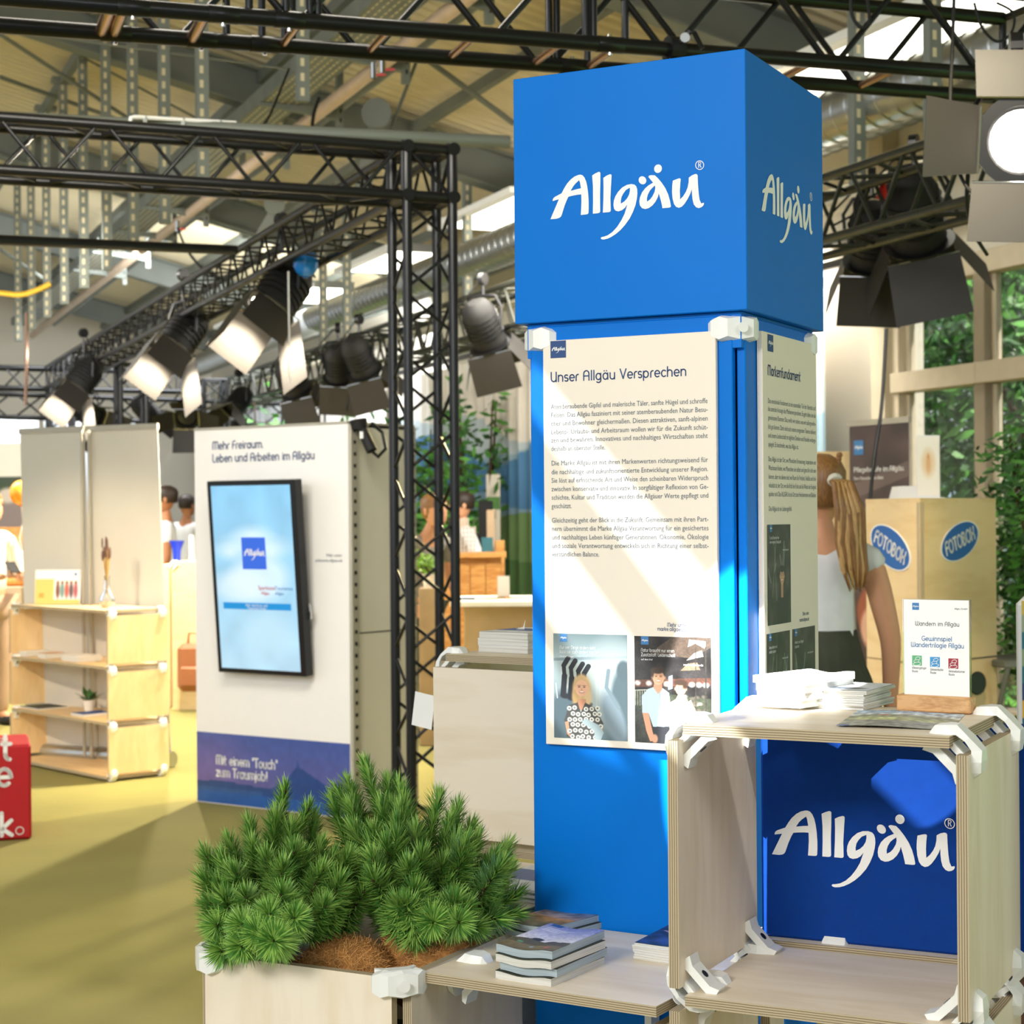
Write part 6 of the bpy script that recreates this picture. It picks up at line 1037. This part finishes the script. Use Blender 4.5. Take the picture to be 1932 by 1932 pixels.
def person(label, P, yaw, H, shirt, trousers, skinm, hairm, arms, style='short', beard=False, sleeve=.5, look=0, lean=0, skirt=False, vest=None, cat='person', group=None):
    t = thing('person', label, cat, P, yaw, group); k = H/1.75; S_ = lambda x, y, z: V((x*k, y*k+lean*max(0, z-.95)*k, z*k)); m = MT[skinm]
    j = {'pel': S_(0, 0, .96), 'bel': S_(0, 0, 1.10), 'che': S_(0, 0, 1.30), 'col': S_(0, .01, 1.43), 'nk': S_(0, 0, 1.50), 'hb': S_(0, -.01, 1.57)}; r = {'pel': (.13*k, .10*k), 'bel': (.115*k, .09*k), 'che': (.14*k, .10*k), 'col': (.08*k, .065*k), 'nk': .052*k, 'hb': .05*k}
    e = [('pel', 'bel'), ('bel', 'che'), ('che', 'col'), ('col', 'nk'), ('nk', 'hb')]; sh_ = {}
    for s, (el, wr) in zip((-1, 1), arms):
        a = 'L' if s < 0 else 'R'; j[a+'s'] = S_(s*.175, .01, 1.40); j[a+'e'] = S_(*el); j[a+'w'] = S_(*wr); r[a+'s'] = .056*k; r[a+'e'] = .040*k; r[a+'w'] = .026*k; e += [('col', a+'s'), (a+'s', a+'e'), (a+'e', a+'w')]
        j[a+'h'] = S_(s*.09, 0, .90); j[a+'k'] = S_(s*.10, -.01, .50); j[a+'a'] = S_(s*.10, .02, .08); j[a+'t'] = S_(s*.12, -.13, .03); r[a+'h'] = .088*k; r[a+'k'] = .058*k; r[a+'a'] = .038*k; r[a+'t'] = .030*k; e += [('pel', a+'h'), (a+'h', a+'k'), (a+'k', a+'a'), (a+'a', a+'t')]
    skin('body', j, e, r, m, t)
    # clothes follow the same skeleton
    js = {q: j[q] for q in ('pel', 'bel', 'che', 'col', 'Ls', 'Rs')}; rs = {'pel': (.145*k, .118*k), 'bel': (.135*k, .110*k), 'che': (.155*k, .120*k), 'col': (.085*k, .080*k), 'Ls': .066*k, 'Rs': .066*k}; es = [('pel', 'bel'), ('bel', 'che'), ('che', 'col'), ('col', 'Ls'), ('col', 'Rs')]
    for a in 'LR':
        end = j[a+'s'].lerp(j[a+'e'], sleeve) if sleeve <= 1 else j[a+'e'].lerp(j[a+'w'], sleeve-1)
        if sleeve > 1: js[a+'e'] = j[a+'e']; rs[a+'e'] = .054*k; es.append((a+'s', a+'e'))
        js[a+'c'] = end; rs[a+'c'] = (.058 if sleeve <= 1 else .042)*k; es.append((a+'e' if sleeve > 1 else a+'s', a+'c'))
    skin('shirt', js, es, rs, MT[shirt], t)
    if vest: lofts('waistcoat', [(0, lean*(z-.95)*k, z*k, rx*k, ry*k) for z, rx, ry in ((.94, .175, .145), (1.1, .168, .140), (1.25, .185, .148), (1.38, .165, .14), (1.45, .09, .09))], MT[vest], t)
    if skirt: lofts('skirt', [(0, 0, 1.16*k, .120*k, .10*k, 0), (0, 0, 1.04*k, .15*k, .13*k, .1), (0, 0, 1.0*k, .165*k, .14*k, .5), (0, 0, .8*k, .23*k, .20*k, 1), (0, 0, .45*k, .30*k, .27*k, 1.3), (0, 0, .25*k, .33*k, .30*k, 1.5)], MT[trousers], t, 96, .007, 22)
    else:
        jt = {q: j[q] for q in ('pel', 'Lh', 'Lk', 'La', 'Rh', 'Rk', 'Ra')}; skin('trousers', jt, [('pel', 'Lh'), ('Lh', 'Lk'), ('Lk', 'La'), ('pel', 'Rh'), ('Rh', 'Rk'), ('Rk', 'Ra')], {'pel': (.140*k, .112*k), 'Lh': .098*k, 'Rh': .098*k, 'Lk': .070*k, 'Rk': .070*k, 'La': .055*k, 'Ra': .055*k}, MT[trousers], t)
    for a, s in (('L', -1), ('R', 1)):
        d = (j[a+'w']-j[a+'e']).normalized(); hand(t, j[a+'w'], d, d.cross(V((0, 1, 0) if abs(d.y) < .8 else (0, 0, 1))).normalized()*s, m, k)
        b = MB(); b.ball(tuple(S_(s*.11, -.05, .035)), (.05, .13, .04), 12, 8); b.build('shoe', MT['shoe'], t, smooth='all')
    head(t, S_(0, -.012, 1.64), look, m, MT[hairm], style=style, beard=beard); return t
ARM_D = (((-.24, .02, 1.12), (-.25, -.03, .86)), ((.24, .02, 1.12), (.25, -.03, .86)))
P = W(1549, 1100, 6.0); g_ = person('woman with a blond ponytail, white top and pleated olive skirt, seen from behind', (P.x, P.y, 0), PI+.1, 1.70, 'wshirt', 'olive', 'skin', 'hairb', ARM_D, 'long', sleeve=.18, skirt=True)
hb = V((0, .10, 1.62)); hs = lambda x, y, z: V((x, y, z))
for i in range(9):
    a = (i-4)*.011; b = MB(); b.path([hs(-.015+a*.3, .105, 1.625), hs(-.035+a*.6, .145, 1.61), hs(-.055+a*.9+.005*math.sin(i*2), .155, 1.52), hs(-.06+a*1.0+.006*math.sin(i*1.3), .150-.004*abs(i-4), 1.42), hs(-.070+a*.9+.007*math.sin(i*3), .145, 1.33), hs(-.08+a*.5, .14, 1.27-.006*(i % 3))], .012, 7, taper=[.6, 1, 1.1, 1.0, .8, .15]); b.build('ponytail_strand', MT['hairt' if i % 2 else 'hairb'], g_, smooth='all')
b = MB(); b.lathe([(.022, -.01), (.026, 0), (.022, .01)], 12, mx=T(-.018, .112, 1.622) @ RX(.9)); b.build('hair_tie', MT['fabric'], g_)
b = MB()
for i in range(7): x = -.052+i*.006; b.ball((x*1.0, .050+i*.010, 1.706-i*.0135), (.011, .012, .010), 8, 6)
b.build('braid', MT['hairb'], g_, smooth='all')
P = W(874, 1100, 15.4); person('barman in a white shirt and dark waistcoat facing left behind the wooden bar', (P.x, P.y, 0), -1.35, 1.74, 'wshirt', 'vest', 'skin', 'haird', (((-.24, -.05, 1.14), (-.16, -.26, 1.10)), ((.30, .10, 1.14), (.20, -.08, 1.02))), sleeve=1.25, vest='vest')
P = W(314, 1100, 15.6); person('bearded man in a white T-shirt facing left behind the plywood counter', (P.x, P.y, 0), -1.45, 1.82, 'wshirt', 'vest', 'skin2', 'haird', (((-.24, -.02, 1.12), (-.2, -.2, .98)), ((.25, .02, 1.12), (.22, -.2, .95))), beard=True, sleeve=.55)
P = W(353, 1100, 19.5); person('dark-haired man in a white shirt seen from behind, farther away', (P.x, P.y, 0), PI-.4, 1.80, 'wshirt', 'vest', 'skin2', 'haird', ARM_D, sleeve=.6)
P = W(-18, 1100, 13.4); person('person in a cream top and beige trousers typing on a phone at the left edge', (P.x, P.y, 0), .9, 1.74, 'cream', 'beige', 'skin', 'hairb', (((-.24, -.02, 1.12), (-.05, -.27, 1.12)), ((.25, -.02, 1.12), (.10, -.27, 1.13))), sleeve=1.2)
P = W(24, 1070, 13.2); b = MB(); b.box((0, 0, 0), (.075, .15, .009), RZ(.6) @ RX(.5)); b.build('smartphone', MT['blackmat'], None, T(*P), label='dark smartphone held in both hands at the left edge', category='phone')
P = W(792, 1050, 12.6); person('person in a grey T-shirt half hidden behind the truss tower', (P.x, P.y, 0), .7, 1.68, 'gcloth', 'olive', 'skin', 'hairb', (((-.24, -.02, 1.12), (-.22, -.2, .98)), ((.25, .0, 1.12), (.16, -.22, 1.0))), 'long', sleeve=.55, lean=-.25)
# ================================================================ things in the middle distance
def pbox(name, label, cat, uv0, uv1, d, depth, m, yaw=0, floor=False, ztop=None, group=None, bev=.004, part='body'):   # front face given by two image corners at depth d
    a, c = W(uv0[0], uv0[1], d), W(uv1[0], uv1[1], d); z0 = 0 if floor else min(a.z, c.z); z1 = max(a.z, c.z); w = c.x-a.x
    t = thing(name, label, cat, (a.x, a.y, 0), yaw, group); b = MB(); b.box((w/2, depth/2, (z0+z1)/2), (w, depth, z1-z0), bev=bev); b.build(part, MT[m], t); return t, w, z0, z1
# photo booth
A_, B_, C_ = W(1633, 950, 7.75), W(1736, 955, 7.35), W(1879, 943, 7.75); fb0 = thing('photo_booth', 'plywood photo booth with two blue oval signs behind the woman', 'photo booth', (A_.x, A_.y, 0)); zt2 = A_.z
pts = [V((p.x-A_.x, p.y-A_.y, 0)) for p in (A_, B_, C_)]; pts.append(pts[2]+V((-.28, .5, 0))); pts.append(pts[0]+V((.1, .45, 0)))
def wallp(nm, a, c, z0, z1, th=.018, m='ply_warm'):
    d = c-a; L = d.length; yw_ = math.atan2(d.y, d.x); return ply_panel(nm, L-.004, z1-z0, th, fb0, T(*a) @ RZ(yw_) @ T(L/2, th/2, (z0+z1)/2) @ RX(PI/2), m), T(*a) @ RZ(yw_), L
zj = EYE.z+(972-1245)*7.5/F
for nm, a, c in (('left_board', pts[0], pts[1]), ('right_board', pts[1], pts[2])):
    _, Mf, L = wallp(nm, a, c, zj+.004, zt2); wallp(nm, a, c, .02, zj-.004); el = MB(); cx, cz = (L*.47 if a is pts[0] else L*.50), EYE.z+((972-1030) if a is pts[0] else (972-1019))*7.5/F; rot = -.38 if a is pts[0] else .30
    rx, rz = (.165, .082) if a is pts[0] else (.150, .076); rng_ = np.linspace(0, 2*PI, 41)[:-1]; E = lambda s: [(cx+rx*s*math.cos(t)*math.cos(rot)-rz*s*math.sin(t)*math.sin(rot), cz+rx*s*math.cos(t)*math.sin(rot)+rz*s*math.sin(t)*math.cos(rot)) for t in rng_]
    el.mat(0).prism(E(1.0), -.004, -.001); el.mat(1).flat([E(.95)], -.0045); o = el.build('oval_sign', [MT['paper'], MT['print_lt2']], fb0, Mf); lt_ = MB(); wl = rx*1.55; letters(lt_, 'FOTOBOX', cx-wl/2*math.cos(rot)+.018*math.sin(rot), cz-wl/2*math.sin(rot)-.024*math.cos(rot), .052, -.006, w=.0100, width=wl, rot=rot); lt_.build('lettering', MT['print_white'], o)
b = MB(); b.box((0, 0, .0), (.001, .001, .001)); 
ply_panel('back_board', .5, zt2-.02, .018, fb0, T(.35, .5, zt2/2) @ RX(PI/2), 'ply_warm')
b = MB(); b.add([(p.x, p.y, zt2) for p in pts]+[(p.x, p.y, zt2+.018) for p in pts], [(0, 1, 2, 3, 4), (9, 8, 7, 6, 5)]+[(i, (i+1) % 5, (i+1) % 5+5, i+5) for i in range(5)]); b.build('top_board', MT['ply_warm'], fb0)
P = W(1842, 1288, 7.6); b = MB(); 
for k in range(3): b.lathe([(.045-.012*k, -.002*k), (.050-.012*k, -.004-.002*k), (.045-.012*k, -.008-.002*k)], 24, mx=RX(PI/2))
b.build('speaker_grille', MT['dark'], fb0, T(P.x-A_.x, P.y-A_.y-.03, P.z) @ RZ(.5))
for (u, v) in ((1655, 962), (1658, 1192)): P = W(u, v, 7.70); b = MB(); b.box((0, 0, 0), (.05, .002, .014)); b.build('tape_strip', MT['yellow'], fb0, T(P.x-A_.x, P.y-A_.y-.025, P.z) @ RZ(-.7))
P = W(1695, 944, 7.75); b = MB(); b.prism([(0, 0), (.17, 0), (.17, .012), (.15, .055), (.015, .055)], 0, .2); o = b.build('device', MT['paper'], None, T(P.x, P.y, zt2+.019), label='flat white device on top of the photo booth', category='device')
P = W(1731, 938, 7.7); cvr = Cv(2.4, 50, 'fff8ea'); cvr.ell(.5, 1.35, .30, .55, 'f3d9b4', .2); cvr.ell(.5, 1.55, .05, .14, 'd9783a', .04); cvr.ell(.5, 1.30, .10, .35, 'e8b684', .1)
t = thing('standing_card', 'bright upright illustrated card on the photo booth', 'sign', (P.x, P.y, zt2+.019)); b = MB(); b.box((.048, .006, .135), (.10, .005, .27)); b.build('card', MT['paper'], t); cvr.build('card_print', .094, MT['vprint'], t, T(.001, .002, .012), h=.25)
b = MB(); b.box((.048, .01, .002), (.13, .06, .004)); b.build('foot', MT['paper'], t)
# dark exhibition banner behind
a, c = W(1603, 800, 9.5), W(1715, 790, 9.1); t = thing('exhibition_banner', 'dark printed exhibition banner with a blue logo square by the window', 'banner', (a.x, a.y, 0), math.atan2(c.y-a.y, c.x-a.x)); bw2 = (c-a).length; bh = a.z
cvd = Cv(bh/bw2*.98, 90, '4a3a38'); Hh = cvd.asp; cvd.noise(.3, 5, 2); cvd.poly([(0, Hh*.80), (1, Hh*.86), (1, Hh*.90), (0, Hh*.84)], '7b6a66', .6); cvd.poly([(.55, Hh*.60), (.98, Hh*.62), (.98, Hh*.74), (.55, Hh*.72)], '9a8a84', .5); cvd.ell(.35, Hh*.50, .24, .30, 'a2563c', .05); cvd.ell(.36, Hh*.46, .19, .24, 'e9b69c', .05); cvd.ell(.36, Hh*.42, .10, .02, 'c86a5a', .02); cvd.grad(0, Hh*.3, '3a3032', '4a3a38')
cvd.build('banner_print', bw2, MT['vprint'], t, T(0, -.002, .02), h=bh-.03); b = MB(); b.box((bw2/2, .005, bh/2), (bw2, .004, bh)); b.build('film', MT['bannerback'], t); b = MB(); b.box((bw2/2, 0, bh), (bw2+.02, .02, .03)); b.build('top_rail', MT['alusoft'], t); b = MB(); b.box((bw2/2, .03, .04), (bw2+.04, .1, .07)); b.build('base', MT['alu'], t)
logo_square(t, bw2*.08, bh-.165, .075, -.004, 'print_lt'); b = MB(); letters(b, 'Pflegeberufe im Allgäu.', bw2*.08, bh-.255, .024, -.004, w=.004, width=bw2*.85); letters(b, 'Den Menschen im Blick', bw2*.08, bh-.295, .014, -.004, w=.002, width=bw2*.5); b.build('lettering', MT['print_white'], t)
a = W(1540, 852, 9.8); t = thing('picture_board', 'pale wooden picture board leaning behind the woman', 'panel', (a.x, a.y, 0)); b = MB(); b.box((.10, .01, a.z/2), (.20, .02, a.z)); b.build('board', MT['ply_warm'], t)
# middle gap: bar, table, plants
bc, wv, _, zt3 = pbox('bar_counter', 'knotty wooden bar counter before the barman', 'counter', (800, 1052), (946, 1180), 14.0, .55, 'plank', floor=True); 
for k in range(5): b = MB(); b.box((wv*(k+.5)/5, -.012, zt3/2-.02), (wv/5-.006, .02, zt3-.06)); b.build('plank', MT['plank'], bc)
b = MB(); b.box((wv/2, .27, zt3+.015), (wv+.08, .65, .035)); b.build('counter_top', MT['plank'], bc)
tb3, wv, _, zt4 = pbox('high_table', 'white-topped high table with papers, left of the blue column', 'table', (875, 1140), (1010, 1300), 10.7, .5, 'boxgrey', floor=True); b = MB(); b.box((wv/2, .1, zt4+.015), (wv+.14, .9, .025)); b.build('table_top', MT['paper'], tb3)
P = W(950, 1118, 10.7); t = thing('menu_card', 'upright white menu card on the high table', 'sign', (P.x-.03, P.y+.1, zt4+.028)); b = MB(); b.box((.03, 0, .07), (.072, .006, .13)); b.build('card', MT['paper'], t); b = MB(); b.box((.03, 0, .006), (.085, .04, .012)); b.build('foot', MT['oak'], t)
for i, (u, mm, lab) in enumerate(((880, 'navy', 'dark blue flyer lying on the high table'), (905, 'paper', 'white flyer lying in the middle of the high table'), (925, 'cream', 'cream flyer near the menu card on the high table'), (968, 'pinkwall', 'pinkish flyer right of the menu card'))):
    P = W(u, 1125, 10.75); b = MB(); b.box((0, 0, .003), (.10, .16, .006), RZ(i*.7)); b.build('flyer', MT[mm], None, T(P.x, P.y+.02*i, zt4+.029), label=lab, category='flyer')
for i in range(5):
    P = W(869+i*6.5, 1040, 14.1); t = thing('glass_stack', f'tall stack of clear tumblers on the bar, {["leftmost","second from left","middle","second from right","rightmost"][i]}', 'glassware', (P.x, P.y+.1, zt3+.034), group='tumbler stacks on the bar')
    for k in range(8 if i < 3 else 6): b = MB(); b.lathe([(.010, 0), (.013, .032)], 10, (0, 0, k*.034)); b.build('tumbler', MT['tumbler'], t, smooth=True)
for i, (u0, v0, u1, v1, mm, lab) in enumerate(((903, 945, 930, 1015, 'blackmat', 'black loudspeaker behind the barman'), (918, 962, 934, 1052, 'boxgrey', 'pale box standing right of the barman'), (935, 1020, 952, 1052, 'plank', 'brown wooden crate on the right end behind the bar'))):
    t, *_ = pbox(('loudspeaker', 'pale_box', 'wooden_crate')[i], lab, ('speaker', 'box', 'crate')[i], (u0, v0), (u1, v1), (16.4, 15.2, 14.9)[i], .25, mm, floor=True)
t, wv, z0, z1 = pbox('stall_sign', 'small teal and white lettered sign behind the bar', 'sign', (908, 1014), (930, 1052), 14.5, .02, 'tealbox', floor=False); z0_ = z0
b = MB(); b.box((wv/2, .01, z0/2), (.02, .02, z0)); b.build('leg', MT['dark'], t)
t, wv, z0, z1 = pbox('roller_banner', 'narrow cream and green banner before the mural curtain', 'banner', (917, 895), (944, 950), 17.5, .02, 'cream', floor=True); b = MB(); b.box((wv/2, -.004, z1-.28), (wv*.96, .004, .12)); b.build('green_band', MT['leaf'], t)
def leafplant(name, label, P, h, spread, n, size, seed, pot=None, pm='terra', ms=('leaf', 'leafd'), group=None, stems=5):
    t = thing(name, label, 'plant', P, 0, group); r = random.Random(seed); b = MB(); lf = MB(); b0 = .0 if not pot else pot
    for k in range(stems):
        a = r.uniform(0, 6.28); top = V((math.cos(a)*spread*r.uniform(.3, 1), math.sin(a)*spread*r.uniform(.3, 1), h*r.uniform(.75, 1))); pts = [V((0, 0, b0)), top*.5+V((0, 0, b0*.5)), top]; b.path(pts, max(.006, h*.006), 5, taper=[1.4, 1, .4])
        for i in range(n//stems):
            s = r.uniform(.25, 1); c = V((0, 0, b0)).lerp(top, s)+V((r.gauss(0, 1), r.gauss(0, 1), r.gauss(0, .8)))*spread*.28; u = V((r.gauss(0, 1), r.gauss(0, 1), r.gauss(0, .6))).normalized()*size; w_ = u.orthogonal().normalized()*size*.42
            lf.mat(0 if r.random() < .6 else 1).add([c-u*.5, c+w_*.5, c+u*.5, c-w_*.5], [(0, 1, 2, 3)])
    b.build('stem', MT['bark'], t); lf.build('foliage', [MT[m] for m in ms], t, fix=False, kind='stuff')
    if pot: q = MB(); q.lathe([(spread*.5*.7, 0), (spread*.5, pot), (spread*.42, pot), (spread*.4, pot*.9)], 16); q.build('pot', MT[pm], t, smooth=True)
    return t
zf = 0
for i, (u, d, h, sp, n, sz, pot, lab) in enumerate(((882, 17.2, 3.0, .32, 150, .15, .4, 'slim potted birch before the mural curtain, left one'), (912, 17.6, 3.15, .36, 170, .15, .4, 'slim potted birch before the mural curtain, right one'), (800, 16.8, 2.55, .55, 700, .14, .4, 'dense dark potted tree seen through the truss tower'), (505, 20.5, 2.95, .55, 420, .16, .5, 'potted tree above the kiosk, left one'), (585, 21.0, 2.75, .7, 500, .16, .5, 'brownish potted tree above the middle of the kiosk'), (716, 19.2, 2.95, .6, 480, .18, .5, 'broad-leaved potted tree above the kiosk right end'), (850, 15.8, 1.75, .25, 160, .10, .4, 'low green plant beside the barman'))):
    P = W(u, 990, d); leafplant('potted_tree', lab, (P.x, P.y, 0), h, sp, n, sz, 60+i, pot, 'boxgrey', ms=('autumn', 'leaf') if i == 4 else ('leaf', 'leafd'), group=None, stems=5 if i > 1 else 3)
P = W(804, 1110, 12.0); st_, *_ = pbox('flower_stand', 'pale box stand under the basil pot behind the tower', 'stand', (790, 1110), (828, 1300), 12.0, .3, 'boxgrey', floor=True)
leafplant('basil_plant', 'bright green potted herb seen through the truss tower', (P.x+.02, P.y+.12, P.z+.002), .22, .11, 160, .05, 71, .09, 'terra', ms=('basil', 'basil'))
# left gap: counter boxes, bucket, backpack
cb1_, wv, _, zq = pbox('plywood_counter', 'plywood counter box with white corner caps behind the right roller banner', 'counter', (294, 1066), (322, 1334), 14.6, .5, 'ply_warm', floor=True)
cb2_, wv2, _, zq2 = pbox('plywood_counter', 'wider plywood counter box left of the white kiosk', 'counter', (323, 1060), (372, 1335), 14.4, .5, 'ply_warm', floor=True); connector(cb2_, (0, .0, zq2), (0, 0, 1), (-1, 0, 0))
P = W(325, 1056, 14.5); t = thing('blue_bucket', 'flared blue bucket on the plywood counter', 'bucket', (P.x, P.y+.2, zq2+.001)); b = MB(); b.lathe([(.028, 0), (.034, .09), (.062, .165), (.058, .165), (.030, .09)], 20); b.build('bucket_body', MT['bucket'], t, smooth=True)
P = W(354, 1055, 14.5); b = MB(); b.lathe([(.03, 0), (.022, .03), (.022, .20), (.018, .21)], 14); b.build('paper_roll', MT['paper'], None, T(P.x, P.y+.2, zq2+.001), smooth=True, label='upright white paper roll beside the blue bucket', category='paper roll')
P = W(362, 1260, 14.2); t = thing('backpack', 'brown leather backpack half hidden by the kiosk edge', 'bag', P); b = MB(); b.box((0, .06, 0), (.24, .14, .38), bev=.04); b.build('bag_body', MT['leather'], t); b = MB(); b.box((0, -.02, -.07), (.18, .04, .16), bev=.015); b.build('pocket', MT['leather'], t); b = MB(); b.path([(-.04, .06, .19), (-.03, .05, .27), (.03, .05, .27), (.04, .06, .19)], .010, 6); b.build('handle', MT['leather'], t)
# far left bits
cvq = Cv(1.2, 60, 'f1ede2'); cvq.poly([(.05, .1), (.95, .1), (.95, .75), (.05, .75)], '33452c'); cvq.ell(.5, .25, .6, .2, '8e7f7d', .05); cvq.ell(.4, .5, .1, .1, 'd8ccc0', .05)
a = W(-60, 1010, 19); cvq.build('picture_poster', 1.05, MT['vprint'], None, T(a.x, a.y, a.z+.02), h=.95, label='framed green nature poster in the far left corner', category='poster')
st1, wv, _, zz = pbox('side_counter', 'pale counter with bread rolls at the far left edge', 'counter', (-20, 1108), (42, 1300), 16, .5, 'boxgrey', floor=True)
for i in range(3): P = W(12+i*10, 1098, 16.1); b = MB(); b.ball((0, 0, .0), (.07, .045, .04), 12, 8); b.build('bread_roll', MT['bread'], None, T(P.x, P.y+.1, zz+.04), smooth='all', label=('bread roll on the far left counter, left one', 'bread roll on the far left counter, middle one', 'bread roll on the far left counter, right one')[i], category='bread', group='bread rolls on the far left counter')
P = W(20, 1010, 17.0); t = thing('wooden_stand', 'slanted brown wooden display stand at the far left', 'stand', (P.x, P.y, 0)); b = MB(); b.box((0, 0, 1.36), (.30, .02, .22), RX(.4) if False else None); b.build('board', MT['plank'], t); b = MB(); b.box((0, .02, .63), (.04, .04, 1.26)); b.build('post', MT['plank'], t)
# right edge
P = W(1932, 1285, 3.9); t = thing('striped_cushion', 'upright striped cushion in teal, green and yellow at the right edge', 'cushion', (P.x-.0, P.y, 0), -.2); zA, zBt = W(1925, 1430, 3.9).z, W(1925, 1125, 3.9).z
cvs = Cv(1.2, 60, '16647a'); 
for i, cc in enumerate(('41254b', '16647a', 'e0b23c', '1b3f6e', '1d6b78', '8aa27a', '1d6b78', '98a888', 'd0b850')): cvs.poly([(-.1, i*.135+.0), (1.1, i*.135+.14), (1.1, i*.135+.28), (-.1, i*.135+.14)], cc)
hgt = zBt-zA; b = MB(); b.box((.14, .05, (zA+zBt)/2), (.30, .09, hgt), bev=.02); b.build('piped_body', MT['print_white'], t); cvs.build('cushion_print', .30, MT['vprint'], t, T(-.008+.004, -.0, zA+.01), h=hgt-.02)
tz = W(1925, 1478, 3.9).z; t = thing('stone_plinth', 'brown speckled stone plinth at the lower right edge', 'plinth', (P.x-.04, P.y-.05, 0), -.2); b = MB(); b.box((.2, .2, tz/2), (.4, .4, tz), bev=.01); b.build('stone_block', MT['terrazzo'], t)
gb = MB(); r_ = random.Random(2)
for i in range(900): x, y = r_.uniform(.0, .4), r_.uniform(0, .3); hh = r_.uniform(.02, .045); gb.add([(x-.001, y, 0), (x+.001, y, 0), (x+r_.uniform(-.01, .01), y+r_.uniform(-.01, .01), hh)], [(0, 1, 2)])
o = gb.build('grass', MT['grass'], None, T(P.x-.02, P.y-.03, tz) @ RZ(-.2), fix=False); tag(o, 'artificial grass tuft on the stone plinth', 'grass', kind='stuff')
for i, (u, v, d, h, sp, n) in enumerate(((1938, 1180, 8.9, 1.95, .30, 1900), (1985, 1180, 7.9, 1.75, .34, 1500))):
    P = W(u, v, d); leafplant('potted_conifer', ('dense green potted conifer right of the photo booth', 'second green potted conifer at the right edge')[i], (P.x+.08, P.y, 0), h, sp, n, .07, 80+i, .35, 'boxgrey', ms=('leaf', 'leafd'), group='potted conifers')
P = W(1915, 1240, 7.6); t = thing('folding_chair', 'grey-green folding chair right of the photo booth', 'chair', (P.x-.03, P.y, 0), .3); b = MB(); b.box((.18, .2, .87), (.36, .36, .03), bev=.006); b.build('seat', MT['steel2'], t)
for x, y, x2, y2 in ((.02, .03, .02, .38), (.34, .03, .34, .38), (.02, .38, .02, .03), (.34, .38, .34, .03)): rod('leg', (x, y, 0), (x2, y2, .86), .012, MT['steel2'], t)
# unseen spots standing in for daylight, with slats added to cut slanting bands
def beam(nm, tgt, frm, power, size, blend=.12):
    return light('SPOT', nm, frm, tgt, power, (.93, .97, 1), spot_size=size, spot_blend=blend, shadow_soft_size=.0043)
TGT = V(on_plane(1110, 1045, O, -E2)); LP_ = TGT+(-E2*.80-E1*.52+V((0, 0, .50))).normalized()*8.0
beam('daylight_standin', TGT, LP_, 3300, .0768, .25)
dr = (TGT-LP_).normalized(); ax = dr.cross(V((0, 0, 1))).normalized(); ay = ax.cross(dr); sc0 = LP_+dr*2.154
t = thing('lattice_screen', 'slanting slats added behind the camera to cut the beam into bands', 'screen', mx=frame(sc0, ax, ay, -dr))
for k, (a0, a1, ro) in enumerate(((.0235, .20, -.76), (-.005, .0105, -.80), (-.0285, -.0215, -.84), (-.20, -.0375, -.88))):
    b = MB(); b.box((0, (a0+a1)/2*1.538, .0), (.9, (a1-a0)*1.538, .006), RZ(ro)); b.build('slat', MT['plank'], t)
PT = M_RS @ rsx(1676, 1424, SD+.03); LB = PT+(M_RS.to_3x3() @ V((-.42, -.88, .16))).normalized()*8.0; beam('daylight_standin', PT, LB, 4900, .029, .05)  # unseen spot added for the bright patch on the fabric box
dr = (PT-LB).normalized(); ax = dr.cross(V((0, 0, 1))).normalized(); ay = ax.cross(dr)
t = thing('lattice_screen', 'second pair of slats added behind the camera to narrow the beam', 'screen', mx=frame(LB+dr*2.24, ax, ay, -dr))
for a0, a1, ro in ((.0136, .19, -.80), (-.19, -.0136, -.72)): b = MB(); b.box((0, (a0+a1)/2, 0), (.48, a1-a0, .006), RZ(ro)); b.build('slat', MT['plank'], t)
print('objects', len(bpy.data.objects))
